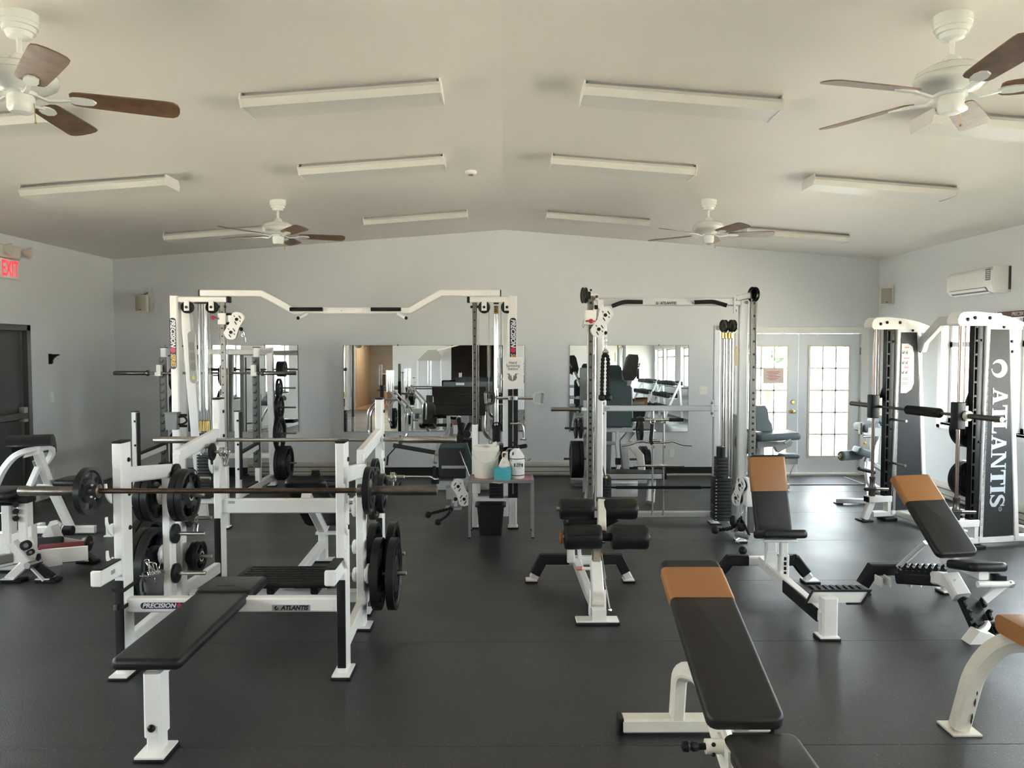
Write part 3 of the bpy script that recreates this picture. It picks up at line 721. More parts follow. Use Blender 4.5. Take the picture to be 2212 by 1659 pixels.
# storage pegs of the near bench
xs = XFL - .055; ysn = 4.83
zz = lambda py, Y: q(1100, py, Y=Y).z
peg(fb, (xs - .015 + .04, 4.86, zz(1022, 4.85)), 1, .14)
lowz, midz, upz = zz(1236, ysn), zz(1151, ysn), zz(1068, ysn)
for z in (upz, midz, lowz): peg(fb, (xs + .026, ysn, z), 1, .20)
for z in (upz, zz(1195, ysn)): peg(fb, (xs - .026, ysn, z), -1, .24, WPL, base_r=.06)
G1 = 'plates stored on the near bench press rack'
plate_at((xs + .08, ysn, upz), .165, 'medium grip plate on the near bench left post, inner side, against the post', G1)
plate_at((xs + .124, ysn, upz), .165, 'medium grip plate on the near bench left post, inner side, on the outside', G1)
plate_at((xs - .085, ysn, upz), .165, 'medium grip plate behind the near left upright, upper peg, closest to the post', G1)
plate_at((xs - .13, ysn, upz), .165, 'medium grip plate behind the near left upright, upper peg, outer one', G1)
plate_at((xs - .10, ysn, zz(1215, ysn)), .225, 'large grip plate behind the bucket of spring clips, closest to the post', G1)
plate_at((xs - .154, ysn, zz(1215, ysn)), .225, 'large grip plate behind the bucket of spring clips, outer one', G1)
xs2 = XFR - .03
zR = zz(1238, ysn)
for z in (zz(1065, ysn), zR): peg(fb, (xs2 + .026, ysn, z), 1, .26, WPL)
for z in (zz(1100, ysn), zz(1180, ysn), zz(1240, ysn)): peg(fb, (xs2 - .026, ysn, z), -1, .10, WPL, base_r=.045)
plate_at((xs2 + .11, ysn, zR), .225, 'large grip plate low on the near bench right post, inner of the front pair', G1)
plate_at((xs2 + .205, ysn, zR), .225, 'large grip plate low on the near bench right post, outer of the front pair', G1)
plate_at((xs2 + .085, ysn, zz(1065, ysn)), .165, 'medium grip plate on the near bench right post, next to the barbell sleeve', G1)
plate_at((xs2 + .135, ysn, zz(1065, ysn)), .125, 'small grip plate on the near bench right post, outside the medium one', G1)
# bar on the near bench
YBAR = 4.03; zb = q(600, 1060, Y=YBAR).z
barbell(-1.452, YBAR, zb, 'barbell with brownish shaft racked on the near bench press', BSTEEL, GUNS)
h = 2.19 / 2
plate_at((-1.452 - h + .415 - .055, YBAR, zb), .125, 'small grip plate on the left sleeve of the near barbell', 'plates on the near barbell')
plate_at((-1.452 + h - .415 + .055, YBAR, zb), .125, 'small grip plate on the right sleeve of the near barbell', 'plates on the near barbell')
# bucket strapped to the upright
c = q(300, 1265, Y=4.30); c.x = XFL + .085
bk = thing('clip_bucket', 'small grey bucket strapped to the near left bench upright', 'bucket', (c.x, c.y, c.z - .075))
part(bk, 'pail', G().lathe([(0, 0), (.040, 0), (.045, .01), (.055, .135), (.060, .138), (.060, .15), (.053, .15), (.042, .02), (0, .016)], (c.x, c.y, c.z - .075), n=20, cap=False), mat('dark_grey_bucket', (.10, .10, .10), .5))
part(bk, 'handle', G().path(fillet([(c.x - .052, c.y - .02, c.z + .05), (c.x - .04, c.y - .075, c.z + .04), (c.x - .035, c.y - .075, c.z - .03), (c.x - .042, c.y - .02, c.z - .04)], .02, 4), .008, .02), GREYPL)
for z in (c.z + .045, c.z - .045):
    g = G().path([(XFL - .032, YF - .068, z), (XFL + .032, YF - .068, z), (XFL + .032, YF + .06, z + .004), (c.x - .052, c.y, z + .004)], .004, .020, up=(0, 0, 1))
    part(bk, 'strap', g, RUB)
part(bk, 'buckle', G().box((XFL - .026, YF - .076, c.z - .062), (XFL - .002, YF - .069, c.z - .03), .002), GUNS)
for i, (dx, dy, rx, rz) in enumerate(((-.02, 0, 2.6, .6), (.01, .02, 2.9, 1.9), (.025, -.015, 2.3, 2.8))):
    clip((c.x + dx, c.y + dy, c.z + .045), ('wire spring clip sticking out of the grey bucket, leftmost', 'wire spring clip sticking out of the grey bucket, middle one', 'wire spring clip sticking out of the grey bucket, leaning right')[i], rx, rz)
# ---------------------------------------------------------------- far incline bench, facing away
XBL, XBR, YB2 = -2.11, -.925, 5.67
ib = olympic_station('incline_bench_press', 'white incline bench press rack with spotter step behind the near bench press', XBL, XBR, YB2, 1.40, -1, 5.10, tops=1.075)
part(ib, 'crossbar', G().bar((XBL, YB2, .612), (XBR, YB2, .612), .06, .105), WHITE)
part(ib, 'label_sticker', G().prism(rrect(.05, .02, .002, 1), q(500, 1085, Y=YB2 - .031), XF, ZF, .001), DSIL)
part(ib, 'lower_crossbar', G().bar((XBL + .01, 5.10, .12), (XBR + .01, 5.10, .12), .06, .08), WHITE)
for x, s in ((XBL, -1), (XBR, 1)):
    hook_plate(ib, x + s * .034, YB2 - .05, 0, s, (1.10, .93))
    bolts(ib, [(x + .026, YB2 + .02, z) for z in (1.31, 1.13, .95)], (1, 0, 0), .013)
# step platform
st = part(ib, 'spotter_step', G().pad((-1.43, 5.03, .268), .66, .40, .035, .03, .012), RUB, 'black ribbed rubber spotter step')
for j in range(7):
    y = 4.87 + j * .053
    part(st, 'tread_rib', G().box((-1.72, y, .285), (-1.14, y + .012, .2895), .002), RUB)
for j in range(8):
    x = -1.70 + j * .077
    for r in range(3):
        yy = 4.885 + .106 * r
        part(st, 'tread_rib', G().box((x + (r % 2) * .03, yy, .285), (x + .012 + (r % 2) * .03, yy + .052, .2895), .002), RUB)
for x in (-1.50, -1.22):
    part(ib, 'step_bracket', G().bar((x, 4.87, .225), (x, 5.20, .225), .05, .05), BLACK)
    part(ib, 'step_bracket', G().bar((x, 5.10, .22), (x, 5.10, .14), .05, .05), WHITE)
# incline pad, spine and seat
xc = -1.515
a0, a1 = V((xc, 5.78, .735)), V((xc, 6.36, .31)); dv = (a1 - a0).normalized()
Rm = Matrix((V((1, 0, 0)), dv, V((1, 0, 0)).cross(dv))).transposed()
nrm = V((1, 0, 0)).cross(dv)
sgnn = 1 if nrm.y > 0 else -1
part(ib, 'back_pad', G().pad((a0 + a1) / 2 + nrm * sgnn * .03, .31, (a1 - a0).length + .08, .055, .05, .018, R=Rm), VINYL)
part(ib, 'pad_board', G().pad((a0 + a1) / 2 + nrm * sgnn * -.002, .25, (a1 - a0).length * .9, .012, .02, .003, R=Rm), BLACK)
part(ib, 'pad_beam', G().path([a0 + dv * .08 - nrm * sgnn * .035, a1 + dv * .02 - nrm * sgnn * .035, (xc, 6.36, .03)], .07, .075, up=(0, -1, .2)), WHITE)
part(ib, 'floor_rail', G().bar((xc, 5.10, .10), (xc, 6.36, .16), .06, .07), WHITE)
part(ib, 'seat_pad', G().pad((xc, 6.60, .37), .31, .36, .055, .04, .018, R=rotx(.25)), VINYL)
part(ib, 'seat_frame', G().bar((xc, 6.34, .26), (xc, 6.72, .36), .06, .05), WHITE)
part(ib, 'seat_bracket', G().box((xc - .05, 6.3, .24), (xc + .19, 6.36, .26)), WHITE)
foot(ib, xc, 6.38, .16, .10)
# pegs, plates and clips on it
ys2 = 5.10; xs = XBL - .055
zq = lambda py: zz(py, ys2)
for py in (1033, 1117, 1200): peg(ib, (xs + .05, ys2, zq(py)), 1, .16)
peg(ib, (xs + .085, 5.42, zz(978, 5.35)), 1, .12)
peg(ib, (xs - .026, ys2, zq(1190)), -1, .30, WPL); peg(ib, (xs - .026, ys2, zq(1068)), -1, .22, WPL)
G2 = 'plates stored on the incline bench rack'
plate_at((xs + .095, ys2, zq(1200)), .10, 'small grip plate low on the incline bench left post, next to the post', G2)
plate_at((xs + .127, ys2, zq(1200)), .10, 'small grip plate low on the incline bench left post, outer one', G2)
plate_at((xs - .195, ys2, zq(1190)), .225, 'large plate between the two left storage posts, low peg, nearest the far post', G2)
plate_at((xs - .25, ys2, zq(1190)), .225, 'large plate between the two left storage posts, low peg, nearest the near post', G2)
plate_at((xs - .10, ys2, zq(1036)), .125, 'small grip plate behind the pair of medium plates on the left posts', G2)
xs2 = XBR - .03
for py in (1030, 1195): peg(ib, (xs2 + .026, ys2, zq(py)), 1, .26, WPL)
for py in (1085, 1180): peg(ib, (xs2 - .026, ys2, zq(py)), -1, .10, WPL, base_r=.045)
plate_at((xs2 + .08, ys2, zq(1200)), .225, 'large grip plate behind the front right pair, inner one', G2)
plate_at((xs2 + .205, ys2, zq(1200)), .225, 'large grip plate behind the front right pair, outer one', G2)
plate_at((xs2 + .09, ys2, zq(1030)), .125, 'small grip plate high on the incline bench right post', G2)
clip((xs2 + .21, ys2, zq(1030)), 'wire spring clip on the incline bench right post beside the small plate', .2)
clip((xs + .17, 5.42, zz(978, 5.35)), 'wire spring clip on the incline bench top left peg, nearer the post', .35)
clip((xs + .195, 5.42, zz(978, 5.35)), 'wire spring clip on the incline bench top left peg, nearer the tip', -.3)
clip((xs + .095, ys2, zq(1117)), 'wire spring clip hanging on the empty middle peg of the incline bench', .1)
YB3 = 5.58; z2 = q(700, 950, Y=YB3).z
barbell(-1.449, YB3, z2, 'bright steel barbell racked on the far incline bench press', STEEL, STEEL)
# ================================================================ adjustable benches, right half
def pad_between(par, c0, c1, w, th, nsign=1, m=VINYLG, tanlen=None, tan0=.045, name='back_pad'):
    """padded board from c0 (head end) to c1 (seat end); optional tan band near the head"""
    c0, c1 = V(c0), V(c1); d = (c1 - c0).normalized(); L = (c1 - c0).length
    s = V((1, 0, 0)); n = s.cross(d).normalized()
    if n.z < 0 or (abs(n.z) < .05 and n.y > 0): n = -n
    s = d.cross(n).normalized()
    R = Matrix((s, d, n)).transposed(); mid = (c0 + c1) / 2
    p = part(par, name, G().pad(mid, w, L, th, .04, .02, R=R), m)
    if tanlen:
        c = c0 + d * (tan0 + tanlen / 2)
        part(p, 'head_cover', G().pad(c, w + .007, tanlen, th + .007, .004, .0022, R=R) if False else band(c, w + .006, tanlen, th + .006, R), TAN, 'tan vinyl head cover')
    return p, d, n, s
def band(c, w, L, th, R, re=.022):
    sec = rrect(w, th, re, 4); g = G(); d = R @ V((0, 1, 0))
    vs = []; m = len(sec)
    for t in (-L / 2, -L / 2 + .002, L / 2 - .002, L / 2):
        k = .985 if abs(t) == L / 2 else 1
        vs += [c + R @ V((x * k, t, z * k)) for x, z in sec]
    fs = [(i * m + k, (i + 1) * m + k, (i + 1) * m + (k + 1) % m, i * m + (k + 1) % m) for i in range(3) for k in range(m)]
    fs += [tuple(range(m)), tuple(3 * m + k for k in range(m - 1, -1, -1))]
    return g.add(vs, fs)
# ---- bench A, right foreground
XA = .875
ba = thing('incline_bench', 'adjustable bench with tan head cover in the right foreground', 'weight bench', (XA, 3.3, 0))
top, bot = V((XA + .005, 3.655, .735)), V((XA, 2.715, .405))
_, d, n, s = pad_between(ba, top, bot, .285, .062, m=VINYLG, tanlen=.225, tan0=.075)
pad_between(ba, (XA + .035, 2.70, .362), (XA + .04, 2.30, .345), .27, .06, m=VINYLG, name='seat_pad')
part(ba, 'pad_frame', G().bar(top + d * .15 - n * .055, bot - d * .05 - n * .055, .06, .05, up=n), CREAM)
part(ba, 'rear_crossbar', G().bar((XA - .345, 3.47, .045), (XA + .345, 3.47, .045), .08, .065), CREAM)
for sx in (-1, 1): part(ba, 'end_cap', G().box((XA + sx * .345 - .012, 3.43, .004), (XA + sx * .345 + .012, 3.51, .082), .004), BLACK)
pts = fillet([(XA - .17, 3.535, .07), (XA - .17, 3.535, .40), (XA - .03, 3.30, .36), (XA, 2.95, .20)], .13, 6)
part(ba, 'arch_leg', G().path(fillet([(XA - .085, 3.47, .07), (XA - .075, 3.46, .30), (XA + .0, 3.36, .315), (XA, 2.86, .14), (XA, 2.5, .10)], .11, 6), .06, .075, up=(0, 1, 0)), CREAM)
part(ba, 'front_leg', G().bar((XA, 2.50, .02), (XA, 2.50, .33), .065, .065, up=(0, 1, 0)), CREAM)
part(ba, 'foot_plate', G().box((XA - .14, 2.44, .0), (XA + .14, 2.56, .02), .004), BLACK)
part(ba, 'hinge_plate', G().prism([(-.09, -.02), (.05, -.02), (.06, -.07), (-.02, -.12), (-.10, -.08)], (XA - .10, 2.68, .395), (0, 1, 0), (0, 0, 1), .012), CREAM)
hc = q(1545, 1612, Y=2.66)
part(ba, 'pin_housing', G().cyl((hc.x - .035, 2.66, hc.z), (XA - .10, 2.66, hc.z), .026, 14), CREAM)
part(ba, 'pull_pin', G().lathe([(.012, 0), (.012, .03), (.016, .034), (.018, .05), (.012, .056), (.020, .068), (.018, .085), (0, .092)], (hc.x - .03, 2.66, hc.z), (-1, 0, 0), 14), BLACK)
bolts(ba, [(hc.x - .012, 2.638, hc.z + .018), (hc.x - .012, 2.638, hc.z - .018)], (0, -1, 0), .008)
part(ba, 'adjusting_plate', G().prism([(0, 0), (.16, -.10), (.20, -.24), (.12, -.26), (.06, -.14), (-.06, -.06)], (XA - .06, 2.46, .36), (0, 1, 0), (0, 0, 1), .012), CREAM)
# ---- bench C, nearly upright, centre right
XC = 1.95
bc = thing('utility_bench', 'upright utility bench with tan headrest and footplate', 'weight bench', (XC, 5.2, 0))
top, bot = V((q(1654, 982, Y=5.74).x, 5.74, .975)), V((q(1672, 1160, Y=5.56).x, 5.56, .40))
_, d, n, s = pad_between(bc, top, bot, .265, .06, m=VINYLG, tanlen=.255, tan0=.02)
part(bc, 'seat_pad', G().pad((q(1684, 1172, Y=5.40).x, 5.40, .455), .30, .30, .06, .035, .02, R=rotx(-.25)), VINYL)
part(bc, 'seat_bracket', G().box((XC - .12, 5.36, .405), (XC + .12, 5.5, .425), .004), WHITE)
xp = q(1692, 1230, Y=5.36).x
part(bc, 'seat_post', G().bar((xp, 5.36, .16), (xp, 5.36, .32), .065, .065, up=(0, 1, 0)), WHITE)
part(bc, 'post_tube', G().bar((xp, 5.36, .30), (xp, 5.36, .41), .05, .05, up=(0, 1, 0)), WHITE)
for k in range(4): part(bc, 'post_slot', G().box((xp - .008, 5.322, .185 + k * .034), (xp + .008, 5.327, .208 + k * .034)), BLACK)
part(bc, 'pull_pin', G().lathe([(.010, 0), (.010, .035), (.02, .04), (.022, .055), (0, .06)], (xp + .033, 5.36, .30), (1, 0, 0), 12), BLACK)
xb2 = q(1662, 1200, Y=5.62).x
part(bc, 'back_post', G().path([(xb2, 5.60, .14), (xb2, 5.60, .30), (xb2, 5.62, .44), (xb2, 5.68, .60)], .075, .065, up=(0, 1, 0)), WHITE)
part(bc, 'post_gusset', G().prism([(-.055, 0), (.055, 0), (.035, .12), (-.035, .12)], (xb2, 5.58, .165), (1, 0, 0), (0, 0, 1), .03), WHITE)
part(bc, 'spine', G().bar((XC - .005, 5.74, .165), (XC, 4.60, .135), .065, .075), WHITE)
g = G()
for sx in (-1, 1): g.box((XC + sx * .034 - .006, 4.64, .095), (XC + sx * .034 + .006, 5.22, .180), .002)
part(bc, 'spine_guard', g, RUB)
Yr = 5.76; lx, rx_ = q(1545, 1250, Y=Yr).x, q(1750, 1250, Y=Yr).x
part(bc, 'rear_crossbar', G().path([(lx, Yr, .03), (lx + .11, Yr, .165), (rx_ - .12, Yr, .165), (rx_ - .01, Yr, .03)], .065, .065, up=(0, 1, 0)), WHITE)
part(bc, 'bar_guard', G().path([(lx + .02, Yr - .003, .068), (lx + .107, Yr - .003, .172), (XC - .11, Yr - .003, .172)], .078, .066, up=(0, 1, 0)), RUB)
part(bc, 'bar_guard', G().path([(XC + .12, Yr - .003, .172), (rx_ - .118, Yr - .003, .172), (rx_ - .035, Yr - .003, .068)], .078, .066, up=(0, 1, 0)), RUB)
for x in (lx - .01, rx_): foot(bc, x, Yr, .11, .10)
xf = q(1792, 1330, Y=4.60).x
part(bc, 'front_post', G().bar((xf, 4.62, .02), (xf, 4.62, .255), .095, .075, up=(0, 1, 0)), WHITE)
foot(bc, xf - .005, 4.62, .12, .10)
cx = q(1790, 1280, Y=4.8).x
part(bc, 'footplate', G().prism([(-.147, .04), (.203, .04), (.155, -.035), (-.19, -.035)], (cx, 4.69, .232), (1, 0, 0), (0, 0, 1), .01), WHITE)
tp = part(bc, 'footplate_tread', G().box((cx - .145, 4.675, .268), (cx + .20, 4.79, .276), .003), RUB)
part(bc, 'footplate_edge', G().path([(cx - .195, 4.68, .192), (cx - .15, 4.68, .276), (cx + .207, 4.68, .276), (cx + .158, 4.68, .194), (cx + .06, 4.68, .194)], .012, .012, up=(0, 1, 0)), RUB)
for k in range(8): part(bc, 'tread_knob', G().box((cx - .135 + k * .042, 4.685, .276), (cx - .11 + k * .042, 4.78, .282), .002), RUB)
# ---- bench B, right, with dumbbell saddles
XB = 2.88
bb = thing('dumbbell_bench', 'reclined adjustable bench with tan headrest and black dumbbell hooks', 'weight bench', (XB, 5.0, 0))
top, bot = V((q(1962, 1035, Y=5.42).x, 5.42, .865)), V((q(2070, 1208, Y=4.86).x, 4.86, .44))
_, d, n, s = pad_between(bb, top, bot, .275, .055, m=VINYLG, tanlen=.235, tan0=.018)
part(bb, 'seat_pad', G().pad((q(2104, 1228, Y=4.72).x, 4.70, .425), .245, .30, .055, .05, .02, R=rotx(-.2)), VINYL)
part(bb, 'seat_frame', G().bar((XB + .02, 4.58, .395), (XB + .02, 5.0, .395), .06, .05), WHITE)
part(bb, 'seat_block', G().box((XB + .08, 4.56, .34), (XB + .15, 4.62, .40), .004), BLACK)
part(bb, 'pin_tube', G().cyl((XB - .03, 4.56, .35), (XB + .16, 4.56, .35), .02, 12), WHITE)
part(bb, 'pull_pin', G().lathe([(.022, 0), (.022, .02), (.014, .03), (0, .03)], (XB + .16, 4.56, .35), (1, 0, 0), 12), CHROME)
part(bb, 'seat_lever', G().bar((XB + .16, 4.60, .34), (XB + .04, 4.60, .24), .05, .02, up=(0, 1, 0)), WHITE)
part(bb, 'back_brace', G().bar((q(1938, 1240, Y=5.48).x, 5.46, .20), (q(2000, 1180, Y=5.30).x, 5.30, .42), .045, .03), SILVER)
part(bb, 'pad_frame', G().bar(top + d * .2 - n * .045, bot - d * .05 - n * .045, .06, .035, up=n), BLACK)
Yr = 5.50; lx, rx_ = q(1858, 1270, Y=Yr).x, q(2048, 1270, Y=Yr).x
part(bb, 'rear_crossbar', G().path([(lx, Yr, .03), (lx + .09, Yr, .17), (rx_ - .10, Yr, .17), (rx_, Yr, .03)], .07, .07, up=(0, 1, 0)), WHITE)
part(bb, 'bar_guard', G().path([(lx + .015, Yr - .004, .06), (lx + .085, Yr - .004, .176), (lx + .30, Yr - .004, .176)], .082, .072, up=(0, 1, 0)), RUB)
for x in (lx - .01, rx_): foot(bb, x, Yr, .12, .11)
A, B = V((lx + .31, 5.36, .20)), V((XB + .02, 4.86, .26))
A = q(1945, 1248, Y=5.36); B = q(2036, 1253, Y=5.05)
part(bb, 'hook_rail', G().bar(A, B, .10, .075), BLACK)
def saddle(par, c, ang, sc=1.0, axis=None, upd=(0, 0, 1)):
    prof = [(-.022, 0), (.022, 0), (.024, .018), (.034, .036), (.026, .048), (.014, .040), (.004, .026), (-.008, .020), (-.016, .030), (-.026, .030)]
    part(par, 'dumbbell_hook', G().prism([(a * sc, b * sc) for a, b in prof], c, axis, upd, .02), BLACK)
for k in range(7):
    t = .06 + k / 6 * .88; p = A * (1 - t) + B * t + V((0, 0, .035))
    for sd in (-1, 1): saddle(bb, p + V((sd * .02, sd * .035, 0)), 0, 1.35, (B - A).normalized())
part(bb, 'spine', G().path([B + V((-.02, .05, 0)), (XB - .02, 4.95, .27), (XB + .02, 4.84, .255)], .075, .085), WHITE)
C0, C1 = V((XB - .005, 4.86, .27)), V((XB + .01, 4.60, .06))
part(bb, 'front_column', G().bar((XB, 4.90, .30), (XB + .01, 4.78, .20), .10, .08, up=(0, 1, 0)), WHITE)
A2, B2 = q(2092, 1290, Y=4.80), q(2128, 1375, Y=4.58); A2.z -= .02
part(bb, 'lower_hook_rail', G().bar(A2, B2, .13, .05, up=(0, 1, .6)), BLACK)
dd = (B2 - A2).normalized()
for k in range(3):
    p = A2 + (B2 - A2) * (.12 + .36 * k)
    for sd in (-1, 1):
        part(bb, 'dumbbell_hook', G().prism([(-.03, 0), (.03, 0), (.036, .03), (.03, .055), (.012, .06), (.012, .04), (-.004, .028), (-.018, .034), (-.03, .03)], p + V((sd * .062, -.02, .01)), -dd, V((0, -.75, .66)), .014), BLACK)
part(bb, 'front_foot', G().prism([(-.10, .0), (.10, .0), (.06, .05), (-.04, .08), (-.07, .04)], (q(2122, 1375, Y=4.55).x, 4.555, .0), (1, 0, 0), (0, 0, 1), .09), WHITE)
part(bb, 'foot_bar', G().cyl((q(2090, 1350, Y=4.62).x, 4.60, .095), (q(2178, 1357, Y=4.62).x, 4.60, .088), .016, 12), RUB)
part(bb, 'foot_bar_cap', G().sph((q(2178, 1357, Y=4.62).x, 4.60, .088), .018, 10), WPL)
part(bb, 'foot_bar_bracket', G().path(fillet([(q(2112, 1378, Y=4.58).x, 4.58, .05), (q(2128, 1360, Y=4.58).x, 4.57, .08), (q(2138, 1352, Y=4.58).x, 4.6, .10)], .02, 3), .035, .03, up=(0, 1, 0)), WHITE)
for x in (q(1893, 1265, Y=5.42).x, q(1912, 1265, Y=5.42).x, q(1993, 1268, Y=5.2).x, q(2015, 1268, Y=5.2).x):
    part(bb, 'wheel_bracket', G().box((x, 5.35, .085), (x + .008, 5.45, .15)), WHITE)
# ---- bench at the right edge: cream arch leg
XD = 2.10
bd = thing('arch_bench', 'scuffed cream arch-legged bench with tan pad at the right edge', 'weight bench', (2.6, 3.35, 0))
part(bd, 'arch_leg', G().path(fillet([(XD, 3.47, .015), (XD + .055, 3.45, .30), (XD + .14, 3.40, .45), (XD + .62, 3.28, .465)], .20, 8), .075, .072, up=(0, 1, 0)), CREAM)
part(bd, 'foot_plate', G().box((XD - .06, 3.41, 0), (XD + .075, 3.55, .012), .003), CREAM)
part(bd, 'arch_leg', G().path(fillet([(XD + 1.02, 3.47, .015), (XD + .98, 3.45, .30), (XD + .9, 3.40, .45), (XD + .55, 3.30, .465)], .20, 8), .075, .072, up=(0, 1, 0)), CREAM)
part(bd, 'foot_plate', G().box((XD + .95, 3.41, 0), (XD + 1.09, 3.55, .012), .003), CREAM)
p = part(bd, 'seat_pad', G().pad((XD + .53, 3.26, .535), .82, .30, .075, .05, .03), VINYLG)
part(p, 'head_cover', band(V((XD + .225, 3.26, .535)), .308, .22, .083, Matrix(((0, 1, 0), (1, 0, 0), (0, 0, 1))), .034), TAN, 'tan vinyl cover')
random.seed(3)
sc = G()
for k in range(9):
    z = random.uniform(.05, .42); x = XD + .012 + .05 * min(z, .3) / .3 + (.09 * max(0, z - .3) / .15)
    sc.prism([(0, 0), (.004, .012), (.002, .03), (-.003, .014)], (x + .006, 3.424 - .01 * z, z), XF, ZF, .004)
part(bd, 'paint_chip', sc, DGREY)
# ================================================================ roller bench in the middle
rb = thing('roller_bench', 'white abdominal bench with four black roller pads in the middle of the floor', 'exercise bench', (.65, 5.3, 0))
yf = 4.90
A = q(1290, 1322, Y=4.93); B_ = q(1276, 1217, Y=5.20); B_.z += .0
part(rb, 'front_plate', G().box((q(1244, 1340, Y=4.88).x, 4.845, .018), (q(1336, 1340, Y=4.88).x, 4.945, .030), .003), WHITE)
part(rb, 'rubber_foot', G().box((q(1242, 1340, Y=4.88).x, 4.84, 0), (q(1338, 1340, Y=4.88).x, 4.95, .018), .004), RUB)
part(rb, 'pivot_block', G().prism([(-.045, 0), (.045, 0), (.045, .07), (-.045, .07)], (A.x + .005, 4.89, .028), XF, ZF, .08), WHITE)
for sx in (-1, 1): part(rb, 'pivot_cheek', G().prism([(-.03, 0), (.035, 0), (.03, .15), (-.01, .17), (-.03, .14)], (A.x + sx * .05, 4.93, .04), (0, 1, 0), (0, 0, 1), .010), WHITE)
D_ = q(1287, 1217, Y=5.28)
part(rb, 'lower_column', G().bar((A.x + .008, 4.93, .115), D_, .082, .06, up=(0, -1, .6)), WHITE)
E_ = q(1299, 1082, Y=5.62); 
part(rb, 'steel_column', G().bar(D_ + (D_ - V((A.x, 4.93, .11))) * -.1, q(1290, 1160, Y=5.42), .06, .045, up=(0, -1, .6)), STEEL)
part(rb, 'upper_column', G().bar(q(1300, 1150, Y=5.45), E_, .062, .055, up=(0, -1, .6)), CREAM)
part(rb, 'column_cap', G().box(E_ + V((-.033, -.02, -.01)), E_ + V((.033, .05, .02)), .004), BLACK)
def roller(name, px0, px1, py, Y, r):
    a, b = q(px0, py, Y=Y), q(px1, py, Y=Y); L = (b - a).length
    prof = [(0, .004), (r * .6, .0), (r * .90, .005), (r * .985, .016), (r, .04), (r * .985, L * .35), (r * .97, L * .5), (r * .985, L * .65), (r, L - .04), (r * .985, L - .016), (r * .90, L - .005), (r * .6, L), (0, L - .004)]
    p = part(rb, 'roller_pad', G().lathe(prof, a, b - a, 22), VINYL)
    part(p, 'vinyl_seam', G().tube([a + V((.03, -r * .93, r * .36)), b + V((-.03, -r * .93, r * .36))], .0025, 5), BLACK)
    return a, b
ua = roller('a', 1208, 1283, 1099, 5.62, .078); ub = roller('b', 1302, 1376, 1099, 5.62, .078)
la = roller('c', 1218, 1300, 1160, 5.38, .088); lb_ = roller('d', 1320, 1400, 1160, 5.38, .088)
part(rb, 'roller_axle', G().cyl(ua[0] + V((-.02, 0, 0)), ub[1] + V((.012, 0, 0)), .016, 10), STEEL)
part(rb, 'roller_axle', G().cyl(la[0] + V((-.03, 0, 0)), lb_[1] + V((.012, 0, 0)), .016, 10), STEEL)
part(rb, 'axle_sleeve', G().cyl(la[1] + V((-.01, 0, 0)), lb_[0] + V((.02, 0, 0)), .030, 14), BLACK)
part(rb, 'torn_end', G().lathe([(.03, 0), (.05, .006), (.045, .02)], la[0] + V((-.03, 0, .0)), (1, 0, 0), 14), mat('torn_foam', (.35, .12, .04), .8))
gs0, gs1 = q(1318, 1318, Y=4.98), q(1297, 1195, Y=5.42)
part(rb, 'gas_spring', G().cyl(gs0, gs0 * .45 + gs1 * .55, .005, 8), CHROME)
part(rb, 'gas_spring_body', G().cyl(gs0 * .47 + gs1 * .53, gs1, .011, 10), STEEL)
part(rb, 'gas_spring_collar', G().cyl(gs0 * .07 + gs1 * .93, gs0 * .02 + gs1 * .98, .0125, 10), DYEL)
part(rb, 'gas_spring_eye', G().sph(gs0, .014, 8), CHROME)
Yr = 5.79; hub = q(1245, 1228, Y=Yr)
lx, rx_ = q(1152, 1250, Y=Yr).x, q(1357, 1250, Y=Yr).x
part(rb, 'rear_crossbar', G().path([(lx, Yr, .03), (lx + .075, Yr, .165), (rx_ - .075, Yr, .165), (rx_, Yr, .03)], .065, .06, up=(0, 1, 0)), WHITE)
part(rb, 'bar_guard', G().path([(lx + .012, Yr - .003, .062), (lx + .072, Yr - .003, .175), (lx + .27, Yr - .003, .175)], .078, .062, up=(0, 1, 0)), RUB)
part(rb, 'bar_guard', G().path([(rx_ - .24, Yr - .003, .175), (rx_ - .072, Yr - .003, .175), (rx_ - .02, Yr - .003, .075)], .078, .062, up=(0, 1, 0)), RUB)
for x in (lx - .015, rx_): foot(rb, x, Yr, .085, .09)
part(rb, 'spine', G().bar((hub.x, Yr - .03, .155), (A.x - .01, 4.98, .07), .055, .07), WHITE)
part(rb, 'spine_guard', G().bar(q(1262, 1265, Y=5.45), q(1272, 1318, Y=5.05), .02, .05), RUB)
part(rb, 'hub_post', G().bar((q(1233, 1212, Y=5.72).x, 5.72, .17), (q(1233, 1212, Y=5.72).x, 5.72, .29), .055, .05, up=(0, 1, 0)), WHITE)
part(rb, 'hub_brace', G().bar((q(1253, 1212, Y=5.75).x, 5.76, .16), (q(1250, 1190, Y=5.75).x, 5.76, .34), .028, .03, up=(0, 1, 0)), WHITE)
part(rb, 'thigh_pad', G().pad(q(1262, 1128, Y=5.75), .30, .26, .05, .03, .015, R=rotx(-.3)), VINYL)
part(rb, 'seat_bracket', G().prism([(0, 0), (.12, .06), (.0, .13)], q(1302, 1142, Y=5.72), XF, ZF, .02), BLACK)
part(rb, 'lock_knob', G().cyl(q(1246, 1228, Y=5.1), q(1257, 1228, Y=5.1), .013, 10), mat('pink_grip', (.50, .16, .15), .5))
part(rb, 'lock_barrel', G().cyl(q(1257, 1228, Y=5.1), q(1276, 1228, Y=5.1), .011, 10), CREAM)
